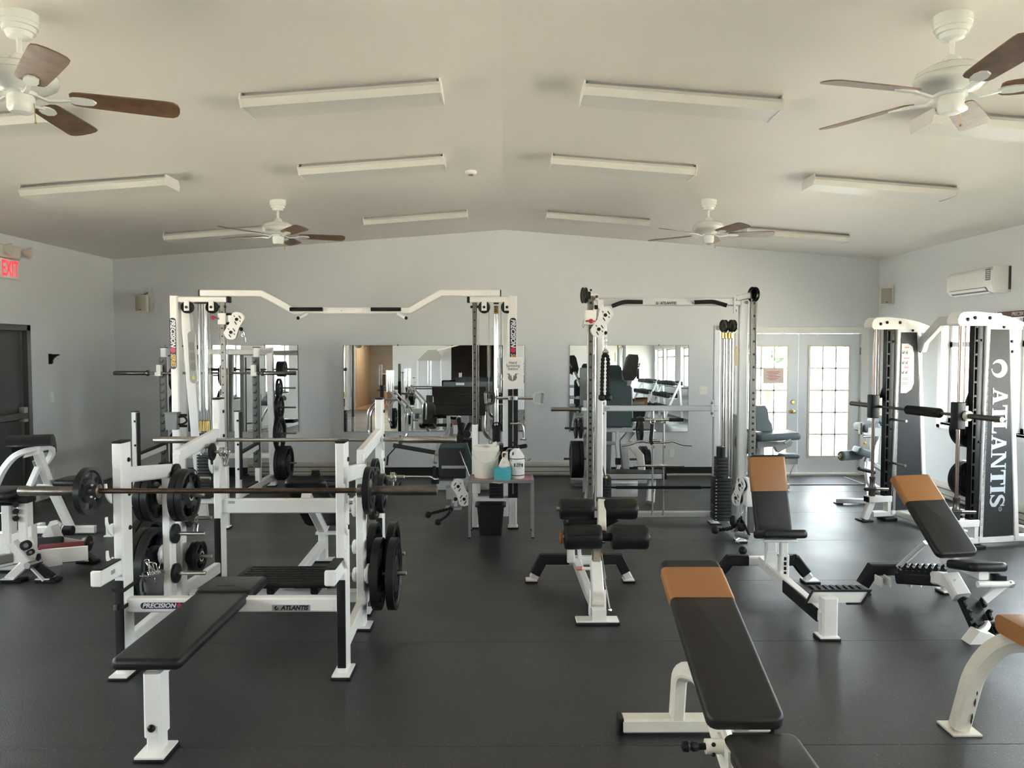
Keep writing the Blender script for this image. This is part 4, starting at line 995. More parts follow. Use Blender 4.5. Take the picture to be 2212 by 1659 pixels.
# ================================================================ shared cable pieces
def pulley(par, c, ax, r=.058, name='pulley'):
    w = part(par, name, G().lathe([(.012, -.014), (r * .5, -.008), (r * .85, -.012), (r, -.016), (r, -.012), (r * .9, 0), (r, .012), (r, .016), (r * .85, .012), (r * .5, .008), (.012, .014)], c, ax, 24), BLACK)
    return w
def stack(par, c, w, d, z0, n, h=.028, marks=True):
    for k in range(n):
        part(par, 'weight_slab', G().box((c[0] - w / 2, c[1] - d / 2, z0 + k * (h + .003)), (c[0] + w / 2, c[1] + d / 2, z0 + k * (h + .003) + h), .003), GRAIN)
    if marks:
        g = G()
        for k in range(n): g.box((c[0] - w * .46, c[1] - d / 2 - .0015, z0 + k * (h + .003) + .011), (c[0] - w * .38, c[1] - d / 2, z0 + k * (h + .003) + .018))
        part(par, 'slab_numbers', g, DWHT, kind='stuff')
def swivel8(par, c, s=1, flip=1, R=Matrix.Identity(3), tilt=-.42):
    """figure-eight swivel pulley plate in the plane facing the camera; c is its upper disc centre"""
    c = V(c); ux, uz = R @ V((s, 0, 0)), V((0, 0, flip))
    def P(x, z): return (x, z)
    r = .072; d = V((-.058, -.125))
    pts = []
    o1, o2 = (0, 0), (d.x, d.y); a = math.atan2(d.y, d.x)
    for k in range(15):
        t = a + PI * .60 + (2 * PI - 1.20 * PI) * k / 14; pts.append((o1[0] + r * math.cos(t), o1[1] + r * math.sin(t)))
    pts = [(o1[0] + r * math.cos(t), o1[1] + r * math.sin(t)) for t in [a + 2.0 + (2 * PI - 4.0) * k / 14 for k in range(15)]]
    pts += [(o2[0] / 2 + .040 * math.cos(a - PI / 2) * -1, o2[1] / 2 + .040 * math.sin(a - PI / 2) * -1)] if False else []
    side = (-math.sin(a), math.cos(a))
    pts.append((o2[0] / 2 - side[0] * .046, o2[1] / 2 - side[1] * .046)) if False else None
    p2 = [(o2[0] + r * math.cos(t), o2[1] + r * math.sin(t)) for t in [a + PI + 2.0 + (2 * PI - 4.0) * k / 14 for k in range(15)]]
    m1 = (o2[0] / 2 + side[0] * -.05, o2[1] / 2 + side[1] * -.05); m2 = (o2[0] / 2 + side[0] * .05, o2[1] / 2 + side[1] * .05)
    poly = pts + [m2 if (V(pts[-1]) - V(m2)).length < (V(pts[-1]) - V(m1)).length else m1] + p2
    poly += [m1 if poly[15] == m2 else m2]
    for off in (-.018, .018):
        part(par, 'swivel_plate', G().prism(poly if s * flip > 0 else poly[::-1], c + R @ V((0, off, 0)), ux, uz, .005), WHITE)
    for oo in (o1, o2): pulley(par, c + ux * oo[0] + uz * oo[1], R @ V((0, 1, 0)), .052)
    for oo in (o1, o2):
        part(par, 'pivot_bolt', G().cyl(c + ux * oo[0] + uz * oo[1] + R @ V((0, -.022, 0)), c + ux * oo[0] + uz * oo[1] + R @ V((0, -.030, 0)), .016, 12), BLACK)
        for (dx, dz, L) in ((.03, .022, .036), (-.012, -.036, .036), (-.022, .030, .018), (.032, -.018, .018)):
            e = V((.55, -.83)); w = .0045 if L > .02 else .0035
            cc = c + ux * (oo[0] + dx) + uz * (oo[1] + dz) + R @ V((0, -.0215, 0))
            part(par, 'plate_slot', G().prism([(x, y) for x, y in rrect(L, w * 2, w * .95, 3)], cc, ux * e.x + uz * e.y, ux * -e.y + uz * e.x, .0015) if s * flip > 0 else G().prism(rrect(L, w * 2, w * .95, 3), cc, ux * e.x + uz * e.y, -(ux * -e.y + uz * e.x), .0015), BLACK)
    return c + ux * o2[0] + uz * o2[1]
def carabiner(par, c, h=.06):
    c = V(c); part(par, 'carabiner', G().tube([c + V((x, 0, z)) for x, z in ((0, 0), (.012, -h * .3), (.014, -h * .7), (0, -h), (-.014, -h * .7), (-.008, -h * .3))], .003, 6, closed=True), CHROME)
def rope_tube(g, pts, r, tw=30):
    P = fillet(pts, .05, 6); out = []; L = 0
    for i in range(len(P) - 1):
        n = max(2, int((P[i + 1] - P[i]).length / .008))
        for k in range(n): out.append(P[i].lerp(P[i + 1], k / n))
    out.append(P[-1])
    for ph in (0, PI):
        q_ = []
        d, a, u = frame(out[-1] - out[0], (0, 1, .1)); L = 0
        for i, p in enumerate(out):
            if i: L += (p - out[i - 1]).length
            t = L * 95 + ph; q_.append(p + (a * math.cos(t) + u * math.sin(t)) * r * .5)
        g.tube(q_, r * .62, 6)
    return g
# ================================================================ navy-label cable station, back left
pt = thing('cable_crossover', 'wide white cable crossover with navy label posts and pull-up bar', 'cable machine', (-1.6, 7.58, 0))
Yp = 7.58; XL0, XR0 = q(380, 700, Y=Yp).x, q(1108, 700, Y=Yp).x; ZT = q(1108, 640, Y=Yp).z
for x in (XL0, XR0):
    part(pt, 'upright', G().bar((x, Yp, .02), (x, Yp, ZT), .078, .10, up=(0, 1, 0)), WHITE)
    foot(pt, x, Yp, .10, .12)
part(pt, 'upright_guard', G().bar((XR0, Yp - .045, q(1108, 1073, Y=Yp).z), (XR0, Yp - .045, q(1108, 835, Y=Yp).z), .098, .03, up=(0, 1, 0)), RUB, 'black guard on the right upright')
part(pt, 'guard_groove', G().box((XR0 - .004, Yp - .0615, .35), (XR0 + .004, Yp - .058, 1.40)), GREYF)
decal_series(pt, (XL0 - .01, Yp - .052, q(380, 742, Y=Yp).z), (0, 0, -1), (1, 0, 0), .50, .062)
decal_series(pt, (XR0, Yp - .052, q(1108, 742, Y=Yp).z), (0, 0, -1), (1, 0, 0), .50, .062)
xcl, xcr = q(482, 720, Y=Yp).x, q(1025.5, 720, Y=Yp).x
for x, xc_, s in ((XL0, xcl, 1), (XR0, xcr, -1)):
    z = ZT - .035
    part(pt, 'top_arm', G().bar((x, Yp, z), (xc_ + s * .05, Yp, z), .07, .055), WHITE)
    part(pt, 'arm_cap', G().box((min(xc_ + s * .045, xc_ + s * .075), Yp - .036, z - .03), (max(xc_ + s * .045, xc_ + s * .075), Yp + .036, z + .03), .004), BLACK)
    part(pt, 'slider_column', G().bar((xc_, Yp, .75 if s < 0 else .60), (xc_, Yp, z - .02), .048, .048, up=(0, 1, 0)), HOLES)
    part(pt, 'lower_post', G().bar((xc_, Yp, .02), (xc_, Yp, 1.03 if s < 0 else .62), .058, .06, up=(0, 1, 0)), WHITE)
    foot(pt, xc_, Yp, .075, .10)
    part(pt, 'base_rail', G().bar((x, Yp, .28), (xc_, Yp, .28), .07, .065), WHITE)
    hs = G()
    for k in range(16): hs.cyl((xc_, Yp - .0245, .95 + k * .079), (xc_, Yp - .026, .95 + k * .079), .0085, 8)
    part(pt, 'adjusting_holes', hs, BLACK, kind='stuff')
    bolts(pt, [(xc_ - .03, Yp - .02, z - .07), (xc_ + .03, Yp - .02, z - .07)], (0, -1, 0), .014)
# pull up bar
Yc = 7.50
zc, zl = q(756, 671, Y=Yc).z, q(480, 633, Y=Yc).z
part(pt, 'pull_up_bar', G().path([(q(421, 0, Y=Yc).x, Yc, zl), (q(556, 0, Y=Yc).x, Yc, zl), (q(626, 0, Y=Yc).x, Yc, zc), (q(882, 0, Y=Yc).x, Yc, zc), (q(950, 0, Y=Yc).x, Yc, zl + .0), (q(1081, 0, Y=Yc).x, Yc, zl)], .055, .06), WHITE)
for a, b in ((629, 699), (803, 867)):
    part(pt, 'hand_grip', G().tube([(q(a, 668, Y=Yc).x, Yc - .045, zc + .010), (q(b, 668, Y=Yc).x, Yc - .045, zc + .010)], .019, 12), FOAM)
for a, b in ((662, 644), (860, 877)):
    p0, p1 = q(a, 677, Y=7.46), q(b, 687, Y=7.30)
    part(pt, 'spur_handle', G().bar(p0, p1, .028), WHITE)
    part(pt, 'spur_cap', G().sph(p1, .017, 8), BLACK)
for px in (421, 1081): part(pt, 'bar_cap', G().box((q(px, 0, Y=Yc).x - .006, Yc - .029, zl - .031), (q(px, 0, Y=Yc).x + .006, Yc + .029, zl + .031), .002), BLACK)
for px in (733, 776, 700, 690): part(pt, 'round_bolt', G().sph((q(px, 0, Y=Yc).x, Yc - .028, zc), .010, 8, (1, .5, 1)), WHITE)
# pulleys under the top arms
for px in (407, 460, 1046, 1095):
    c = q(px, 664, Y=Yp); c.y = Yp - .02
    pulley(pt, c, (0, 1, 0), .060)
    part(pt, 'pulley_bracket', G().box((c.x - .026, c.y - .028, c.z - .035), (c.x + .026, c.y - .018, c.z + .065), .003), WHITE)
    part(pt, 'pulley_bolt', G().cyl((c.x, c.y - .028, c.z), (c.x, c.y - .036, c.z), .014, 10), BLACK)
# guide rods and stacks
xs1 = q(440, 800, Y=Yp).x
g = G()
for dx in (-.035, -.012, .012, .035): part(pt, 'guide_rod', G().cyl((xs1 + dx, Yp + (.02 if abs(dx) < .03 else 0), .35), (xs1 + dx, Yp + (.02 if abs(dx) < .03 else 0), ZT - .06), .011, 8), CHROME)
part(pt, 'stack_plate', G().box((xs1 - .07, Yp - .04, ZT - .075), (xs1 + .07, Yp + .04, ZT - .062), .003), BLACK)
for dx in (-.035, .0, .035): part(pt, 'brass_spring', G().cyl((xs1 + dx, Yp, q(440, 932, Y=Yp).z), (xs1 + dx, Yp, q(440, 908, Y=Yp).z), .022, 12, ch=.004), BRASS)
part(pt, 'stack_head', G().cyl((xs1, Yp, .80), (xs1, Yp, .95), .05, 16), BLACK)
stack(pt, (xs1 + .01, Yp), .13, .16, .31, 14)
xs3 = q(1072, 800, Y=Yp).x
for dx in (-.012, .010): part(pt, 'guide_rod', G().cyl((xs3 + dx, Yp, .35), (xs3 + dx, Yp, ZT - .1), .012, 8), CHROME)
part(pt, 'brass_spring', G().lathe([(.02, 0), (.026, .01), (.02, .02), (.026, .03), (.02, .04), (.026, .05), (.02, .06), (.026, .07), (.02, .08)], (xs3, Yp, q(1070, 678, Y=Yp).z), (0, 0, 1), 14), BRASS)
part(pt, 'spring_cap', G().box((xs3 - .025, Yp - .025, q(1070, 657, Y=Yp).z), (xs3 + .025, Yp + .025, q(1070, 650, Y=Yp).z + .01)), BLACK)
pulley(pt, q(1073, 922, Y=Yp), (0, 1, 0), .05)
part(pt, 'stack_head', G().box((xs3 - .04, Yp - .05, .86), (xs3 + .04, Yp + .05, 1.02), .01), BLACK)
stack(pt, (xs3, Yp), .14, .16, .31, 17, marks=False)
for px in (1034, 1056, 1082): part(pt, 'steel_cable', G().tube([q(px, 670, Y=Yp - .01), q(px, 1000, Y=Yp - .01)], .0028, 5), GUNS)
for px in (428, 453, 474): part(pt, 'steel_cable', G().tube([q(px, 670, Y=Yp - .01), q(px + 2, 930, Y=Yp - .01)], .0028, 5), GUNS)
# rear legs with instruction panel
rl0, rl1 = q(402, 668, Y=7.75), q(425, 990, Y=7.95)
part(pt, 'rear_leg', G().bar(rl0, (rl1.x + .02, 8.05, .02), .10, .06, up=(0, 1, 0)), WHITE)
pn = part(pt, 'instruction_panel', G().prism(rrect(.085, .52, .04, 5), q(417, 772, Y=7.72), (1, 0, 0), (-.035, 0, 1), .006), DSIL, 'grey exercise chart panel')
part(pn, 'yellow_label', G().prism(rrect(.035, .04, .006, 1), q(419, 816, Y=7.714), (1, 0, 0), (-.035, 0, 1), .002), mat('yellow_label', (.72, .70, .24), .5))
for k in range(3): part(pn, 'chart_figure', G().prism(rrect(.05, .085, .02, 3), q(414 + 1.5 * k, 748 + 22 * k, Y=7.715), (1, 0, 0), (-.035, 0, 1), .002), mat('chart_grey', (.30, .30, .28), .6))
part(pt, 'rear_leg', G().bar(q(1092, 668, Y=7.75), (q(1092, 0, Y=8.05).x, 8.05, .02), .06, .05, up=(0, 1, 0)), WHITE)
# carriages
cz = q(487, 689, Y=Yp)
part(pt, 'slide_carriage', G().box((xcl - .035, Yp - .045, cz.z - .055), (xcl + .042, Yp + .04, cz.z + .055), .004), WHITE)
for dz in (.045, -.045): part(pt, 'swivel_pin', G().cyl((xcl + .03, Yp - .02, cz.z + dz), (xcl + .10, Yp - .02, cz.z + dz), .012, 10), BLACK)
part(pt, 'pull_knob', G().lathe([(.012, 0), (.018, .012), (.018, .024), (.010, .034), (0, .036)], (xcl - .06, Yp - .05, cz.z + .01), (-.9, -.4, 0), 14), REDPL, 'red pull knob')
part(pt, 'knob_stem', G().cyl((xcl - .02, Yp - .04, cz.z), (xcl - .062, Yp - .05, cz.z + .01), .010, 10), GREYPL)
part(pt, 'swivel_arm', G().box((xcl + .06, Yp - .035, cz.z - .03), (xcl + .16, Yp - .012, cz.z + .035), .004), WHITE)
e8 = swivel8(pt, q(513, 690, Y=7.545), 1)
cb = q(521, 711, Y=7.54)
part(pt, 'rubber_stop', G().sph(cb, .020, 10), BLACK)
carabiner(pt, q(525, 716, Y=7.54), .055)
part(pt, 'chain_link', G().tube([q(530, 728, Y=7.54), q(531, 738, Y=7.54)], .004, 6), CHROME)
part(pt, 'steel_cable', G().tube([q(492, 715, Y=7.545), q(494, 935, Y=7.55)], .0022, 5), GUNS)
part(pt, 'knob_tether', G().tube([q(473, 700, Y=7.53), q(470, 708, Y=7.53), q(473, 714, Y=7.53), q(476, 706, Y=7.53)], .0015, 5), GUNS)
c = q(1030, 1052, Y=Yp)
part(pt, 'slide_carriage', G().box((c.x - .06, Yp - .05, c.z - .055), (c.x + .035, Yp + .04, c.z + .055), .004), WHITE)
swivel8(pt, q(990, 1050, Y=7.545), -1)
p1 = q(984, 1078, Y=7.53)
part(pt, 'rubber_stop', G().sph(p1, .020, 10), BLACK); carabiner(pt, q(977, 1082, Y=7.52), .055)
rp = solo('triceps_rope', rope_tube(rope_tube(G(), [q(976, 1097, Y=7.52), q(955, 1103, Y=7.45), q(928, 1110, Y=7.42)], .014), [q(977, 1098, Y=7.52), q(965, 1115, Y=7.42), q(948, 1126, Y=7.36)], .014), FOAM, 'black twisted rope attachment lying by the table and hooked to the low pulley', 'rope')
for px, py, Y in ((925, 1112, 7.42), (946, 1128, 7.36)): part(rp, 'rubber_ball', G().sph(q(px, py, Y=Y), .032, 12), RUB)
part(rp, 'clamp', G().box(q(976, 1096, Y=7.53) + V((-.02, -.02, -.02)), q(976, 1096, Y=7.53) + V((.02, .02, .03)), .004), CHROME)
# steel cross handles hung on the right upright
zh = q(1108, 860, Y=7.48).z; Yh = 7.47
hb = thing('row_handle', 'chrome double-loop row handle hung across the right upright', 'cable handle', (XR0, Yh, zh))
part(hb, 'handle_bar', G().cyl((q(1072, 0, Y=Yh).x, Yh, zh), (q(1152, 0, Y=Yh).x, Yh, zh), .015, 12), CHROME)
for px, s in ((1058, -1), (1163, 1)):
    c = V((q(px, 0, Y=Yh).x, Yh, zh)); w = .048
    part(hb, 'loop_frame', G().path(fillet([c + V((-s * w * .8, 0, 0)), c + V((-s * w * .7, 0, .05)), c + V((s * w, 0, .06)), c + V((s * w, 0, .02))], .03, 4), .026, .008, up=(0, 1, 0)), CHROME)
    part(hb, 'loop_frame', G().path(fillet([c + V((-s * w * .8, 0, 0)), c + V((-s * w * .7, 0, -.05)), c + V((s * w * .8, 0, -.055)), c + V((s * w * .9, 0, -.02))], .03, 4), .026, .008, up=(0, 1, 0)), CHROME)
    part(hb, 'hand_grip', G().cyl(c + V((s * w * .85, 0, -.05)), c + V((s * w, 0, .05)), .016, 12), GREYPL)
part(hb, 'clamp', G().box((XR0 - .045, Yh - .018, zh - .02), (XR0 + .045, Yh + .03, zh + .022), .004), CHROME)
hk = thing('stirrup_handle', 'chrome stirrup handle hanging right of the right upright, under the row handle', 'cable handle', (XR0 + .12, 7.5, 1.0))
part(hk, 'arm', G().tube(fillet([q(1102, 915, Y=7.49), q(1128, 915, Y=7.49), q(1131, 930, Y=7.49), q(1131, 947, Y=7.49)], .03, 4), .012, 10), CHROME)
part(hk, 'eye', G().tube([q(1134 + 4 * math.cos(a), 911 + 5 * math.sin(a), Y=7.49) for a in [2 * PI * k / 10 for k in range(10)]], .003, 5, closed=True), CHROME)
part(hk, 'end_plate', G().box(q(1123, 950, Y=7.50), q(1137, 948, Y=7.46)), CHROME)
hg = thing('ankle_bar', 'black foam grip bar resting behind the jug on the table', 'cable handle', (XR0 + .1, 7.55, .80))
part(hg, 'foam_grip', G().cyl(q(1072, 973, Y=7.62), q(1138, 963, Y=7.46), .020, 12, ch=.006), FOAM)
part(hg, 'steel_hook', G().tube(fillet([q(1088, 983, Y=7.52), q(1098, 968, Y=7.5), q(1124, 972, Y=7.46), q(1138, 996, Y=7.45), q(1146, 990, Y=7.45)], .04, 3), .010, 8), CHROME)
# cup on the left upright
c = q(372, 910, Y=7.47)
cup = thing('cup_holder', 'grey square cup strapped to the left navy-label post', 'cup', (c.x, c.y, c.z - .08))
part(cup, 'cup_body', G().prism([(-.055, .08), (.065, .08), (.055, -.08), (-.045, -.08)][::-1], c, XF, ZF, .08), GREYPL)
part(cup, 'cup_rim', G().box((c.x - .062, c.y - .046, c.z + .072), (c.x + .07, c.y + .046, c.z + .088), .004), GREYPL)
for z in (.055, -.05): part(cup, 'strap', G().box((c.x - .01, c.y + .03, c.z + z - .012), (c.x + .125, c.y + .055, c.z + z + .012), .003), RUB)
part(cup, 'cup_handle', G().tube(fillet([c + V((.06, 0, .04)), c + V((.12, 0, .05)), c + V((.15, 0, .0)), c + V((.10, 0, -.03)), c + V((.06, 0, -.03))], .03, 3), .010, 8), RUB)
# paper sign
sg = solo('paper_sign', G().prism([(-.10, .155), (.10, .155), (.105, -.15), (-.095, -.16)], q(1108, 806, Y=7.50), XF, ZF, .002), PAPER, 'white Hand Sanitizing Station sheet taped to the right navy-label post', 'sign')
for s_, py in (('Hand', 783.5), ('Sanitizing', 790), ('Station', 796.8)): text(sg, 'lettering', s_, .038, DBLK, q(1108, py, Y=7.4985), XF, ZF, 0, sx=.95)
dr = G()
for s in (-1, 1):
    c = q(1107 + s * 4, 816, Y=7.4985)
    dr.prism([(s * x, y) if s > 0 else (s * x, y) for x, y in ((-.018, -.035), (.012, -.025), (.026, .0), (.02, .03), (.045, .042), (.01, .04), (.0, .015), (-.006, .03), (-.012, .0))][::s], c, XF, ZF, .001)
part(sg, 'hands_drawing', dr, mat('pencil_grey', (.22, .22, .21), .7))
# ================================================================ little table and what stands on it
Yt0, Yt1 = 7.145, 7.47; tx0, tx1 = q(1014, 1040, Y=Yt0).x, q(1151, 1040, Y=Yt0).x; zt = q(1080, 1039, Y=Yt0).z
tb = thing('side_table', 'small table with red top and grey tube legs', 'table', ((tx0 + tx1) / 2, 7.35, 0))
part(tb, 'tabletop', G().box((tx0 + .008, Yt0 + .008, zt - .012), (tx1 - .008, Yt1 - .008, zt + .004)), REDTOP)
part(tb, 'top_frame', G().path([(tx0, Yt0, zt - .005), (tx1, Yt0, zt - .005), (tx1, Yt1, zt - .005), (tx0, Yt1, zt - .005), (tx0, Yt0, zt - .005)], .022, .030), TUBEG)
for x in (tx0, tx1):
    for y in (Yt0, Yt1):
        part(tb, 'leg', G().bar((x, y, .002), (x, y, zt - .012), .022, .022, up=(0, 1, 0)), TUBEG)
        part(tb, 'foot_cap', G().box((x - .012, y - .012, 0), (x + .012, y + .012, .012)), BLACK)
part(tb, 'edge_tab', G().tube([q(1064, 1042, Y=7.13), q(1080, 1044, Y=7.125), q(1086, 1042, Y=7.13)], .004, 5), BUCKET)
zt2 = zt + .004
c = q(1050, 1030, Y=7.36); c.z = zt2; R0 = .118
bu = thing('bucket', 'white plastic bucket of wipes on the red table', 'bucket', c)
part(bu, 'pail', G().lathe([(0, 0), (R0 * .92, 0), (R0 * .95, .008), (R0 * 1.06, .26), (R0 * 1.10, .262), (R0 * 1.10, .275), (R0 * 1.07, .278), (R0 * 1.08, .30), (R0 * 1.05, .302), (R0 * .97, .26), (R0 * .88, .02), (0, .02)], c, n=32, cap=False), BUCKET)
part(bu, 'bail_handle', G().tube([c + V((R0 * 1.13 * math.cos(a), -R0 * 1.13 * abs(math.sin(a)), .245 - .085 * math.sin(a))) for a in [PI * k / 16 for k in range(17)]], .004, 6), BUCKET)
part(bu, 'wipes_lid', G().lathe([(R0 * .98, .262), (R0 * .9, .268), (0, .27)], c, n=24), BUCKET)
part(bu, 'red_label', G().box(c + V((-.03, -.05, .268)), c + V((.035, -.02, .276))), REDPL)
part(bu, 'cloth_wipe', G().prism([(-.035, -.018), (.0, -.012), (.06, .035), (.055, .06), (.035, .052), (-.02, .008)], c + V((.045, -.02, .285)), XF, ZF, .012), PAPER)
c = q(1086.5, 1038, Y=7.19); c.z = zt2
ts = thing('tissue_box', 'turquoise speckled tissue box on the red table', 'tissue box', c, rz=-.22, local=True)
part(ts, 'carton', G().box((-.075, -.05, 0), (.065, .075, .118), .003), TISSUE)
part(ts, 'tissue', G().lathe([(.03, .11), (.045, .13), (.03, .16), (.008, .175)], (0, 0.01, 0), n=9), PAPER)
c = q(1090, 1024, Y=7.265); c.z = zt2
sb_ = thing('white_jug', 'white spouted plastic jug behind the turquoise tissue box', 'jug', c)
part(sb_, 'body', G().lathe([(0, 0), (.05, 0), (.053, .01), (.053, .12), (.048, .15), (.03, .185), (.018, .20), (.018, .22), (0, .222)], c, n=20), BUCKET)
part(sb_, 'handle', G().tube(fillet([c + V((.02, -.01, .215)), c + V((.02, -.01, .255)), c + V((-.02, -.02, .25)), c + V((-.015, -.02, .20))], .02, 3), .009, 8), BUCKET)
part(sb_, 'trigger', G().box(c + V((-.02, -.03, .205)), c + V((.0, -.005, .245)), .004), MAROON)
c = q(1116.5, 1034, Y=7.30); c.z = zt2
jg = thing('sanitizer_jug', 'white gallon jug with pump and printed label on the right end of the table', 'jug', c)
part(jg, 'body', G().lathe([(0, 0), (.068, 0), (.073, .008), (.073, .19), (.068, .215), (.045, .255), (.028, .272), (.026, .285), (0, .286)], c, n=26), WPL)
part(jg, 'jug_handle', G().tube(fillet([c + V((-.02, -.02, .275)), c + V((-.055, -.045, .262)), c + V((-.062, -.05, .22)), c + V((-.05, -.04, .20))], .02, 3), .010, 8), WPL)
part(jg, 'handle_hole', G().sph(c + V((-.035, -.046, .232)), .016, 8, (.5, .5, 1.2)), DFRM)
part(jg, 'pump_collar', G().cyl(c + V((0, 0, .28)), c + V((0, 0, .305)), .024, 14), BLACK)
part(jg, 'pump', G().tube(fillet([c + V((0, 0, .30)), c + V((0, 0, .345)), c + V((-.04, -.03, .34))], .01, 3), .008, 8), BLACK)
for z in (.185, .028): part(jg, 'label_line', G().lathe([(.0735, z), (.0742, z + .001), (.0742, z + .007), (.0735, z + .008)], c, n=26, cap=False), NAVY)
lb = part(jg, 'label', G().box(c + V((-.018, -.0760, .095)), c + V((.045, -.0725, .165))), DWHT)
for a, b in ((-.028, -.018), (.046, .056)): part(lb, 'label_mark', G().box(c + V((a, -.0755, .115)), c + V((b, -.068, .148))), DBLK)
text(lb, 'lettering', 'ZEP', .034, DBLK, c + V((.014, -.0765, .132)), XF, ZF, .02, .3, sx=.8)
part(lb, 'label_ring', G().tube([c + V((.014 + .030 * math.cos(a), -.077, .132 + .017 * math.sin(a))) for a in [2 * PI * k / 20 for k in range(20)]], .0012, 4, closed=True), DBLK)
part(jg, 'yellow_sticker', G().box(c + V((-.055, -.056, .165)), c + V((-.032, -.046, .18))), DYEL)
c = q(1060, 1162, Y=7.20); c = V((q(1060, 1150, Y=7.30).x, 7.32, 0))
wbk = thing('waste_bin', 'black rectangular waste bin under the red table', 'waste bin', c)
g = G()
lv = [(.105, .08, 0), (.128, .09, .27), (.138, .098, .275), (.138, .098, .292), (.126, .088, .292), (.10, .075, .02)]
vs = []
for a, b, z in lv: vs += [c + V((x, y, z)) for x, y in rrect(2 * a, 2 * b, .02, 3)]
m = len(vs) // len(lv); g.add(vs, [(i * m + k, i * m + (k + 1) % m, (i + 1) * m + (k + 1) % m, (i + 1) * m + k) for i in range(len(lv) - 1) for k in range(m)] + [tuple(range(m - 1, -1, -1)), tuple((len(lv) - 1) * m + k for k in range(m))])
part(wbk, 'bin_body', g, VINYL)
part(wbk, 'bin_rim', G().path([c + V((x, y, .287)) for x, y in rrect(.282, .202, .02, 3)] + [c + V((.141, .081, .287))], .010, .016), BLACK)
# ================================================================ right-hand cable station (silver plates)
ca = thing('cable_station', 'silver-white cable station with silver top label and hanging bars', 'cable machine', (1.55, 7.3, 0))
Ya = 7.0; xf = q(1604, 800, Y=Ya).x; zt = q(1604, 648, Y=Ya).z; xlp = q(1295, 800, Y=Ya).x
for x, s in ((xf, 1), (xlp, -1)):
    part(ca, 'upright', G().bar((x, Ya, .02), (x, Ya, zt + (.03 if s > 0 else .0)), .075 if s > 0 else .062, .075, up=(0, 1, 0)), SILVER if s > 0 else WHITE)
    foot(ca, x, Ya, .09, .11)
xh, xhl = q(1626, 800, Y=6.94).x, q(1275, 800, Y=6.94).x
for x, px in ((xh, 1626), (xhl, 1275)):
    part(ca, 'slider_column', G().bar((x, 6.94, .10), (x, 6.94, zt + .03), .055, .05, up=(0, 1, 0)), HOLES)
    hs = G()
    for k in range(24):
        z = .55 + k * .055 if k < 16 else 1.38 + (k - 15) * .115
        hs.cyl((x, 6.914, z), (x, 6.912, z), .011, 10)
    part(ca, 'adjusting_holes', hs, BLACK, kind='stuff')
part(ca, 'top_beam', G().bar((xlp, Ya, q(1440, 652, Y=Ya).z), (xf, Ya, q(1440, 652, Y=Ya).z), .06, .072), SILVER)
decal_atl(ca, q(1438.5, 655, Y=Ya - .031), XF, ZF, .20, .032)
for pts in (((1323, 661), (1347, 652), (1388, 652.5)), ((1500, 653), (1542, 651.5), (1570, 660))):
    P = [q(a, b, Y=6.90 if i == (0 if pts[0][0] < 1400 else 2) else 6.93) for i, (a, b) in enumerate(pts)]
    part(ca, 'hand_grip', G().tube(fillet(P, .04, 5), .019, 12), FOAM)
    part(ca, 'grip_stem', G().cyl(P[-1] if pts[0][0] < 1400 else P[0], (P[-1] if pts[0][0] < 1400 else P[0]) + V((0, .06, 0)), .012, 8), SILVER)
# top pulley arms
part(ca, 'pulley_arm', G().bar(q(1592, 645, Y=Ya), q(1628, 637, Y=6.94), .06, .055), SILVER)
pulley(ca, q(1628, 636, Y=6.92), (1, .35, 0), .068)
part(ca, 'pulley_guard', G().box(q(1619, 646, Y=6.95), q(1632, 624, Y=6.90), .012), BLACK)
part(ca, 'pulley_arm', G().bar(q(1268, 640, Y=6.96), q(1290, 642, Y=6.98), .06, .065), WHITE)
part(ca, 'pulley_block', G().box(q(1265, 647, Y=6.97), q(1276, 630, Y=6.90), .006), BLACK)
pulley(ca, q(1262, 638, Y=6.92), (1, .2, 0), .072)
bolts(ca, [q(1588, 648, Y=6.97), q(1588, 671, Y=6.97), q(1613, 653, Y=6.95), q(1283, 645, Y=6.92), q(1289, 641, Y=6.93)], (0, -1, 0), .014, GUNS)
part(ca, 'side_plate', G().box(q(1584, 677, Y=6.97), q(1590, 642, Y=6.955)), SILVER)
# rear frames
Yb_ = 7.78; xr_, xlr = q(1547, 900, Y=Yb_).x, q(1297, 900, Y=Yb_).x
part(ca, 'rear_post', G().bar((xr_, Yb_, .02), (xr_, Yb_, q(1547, 703, Y=Yb_).z), .062, .062, up=(0, 1, 0)), SILVER)
part(ca, 'rear_post', G().bar((xlr + .03, Yb_, .02), (xlr + .03, Yb_, 2.02), .055, .06, up=(0, 1, 0)), WHITE)
part(ca, 'rear_top_arm', G().bar((xr_, Yb_, 1.99), (xr_ + .13, 7.45, 1.99), .06, .05), SILVER)
part(ca, 'rear_top_arm', G().bar((xlr + .03, Yb_, 1.99), (xlp, 7.1, 1.99), .05, .05), WHITE)
part(ca, 'mid_beam', G().bar((xlr, Yb_ - .03, q(1420, 882, Y=Yb_ - .03).z), (xr_, Yb_ - .03, q(1420, 882, Y=Yb_ - .03).z), .05, .056), SILVER)
part(ca, 'label_sticker', G().prism(rrect(.052, .024, .002, 1), q(1311, 882, Y=Yb_ - .056), XF, ZF, .001), DSIL)
part(ca, 'base_beam', G().bar((xlr, Yb_ + .02, .085), (xr_, Yb_ + .02, .085), .06, .06), SILVER)
part(ca, 'side_base', G().bar((xr_, Yb_, .08), (xf, Ya, .08), .06, .06), SILVER)
part(ca, 'side_base', G().bar((xlr + .03, Yb_, .08), (xlp, Ya, .08), .06, .06), WHITE)
part(ca, 'base_bracket', G().box((xr_ - .05, Yb_ - .08, .09), (xr_ + .05, Yb_ - .02, .155), .004), SILVER)
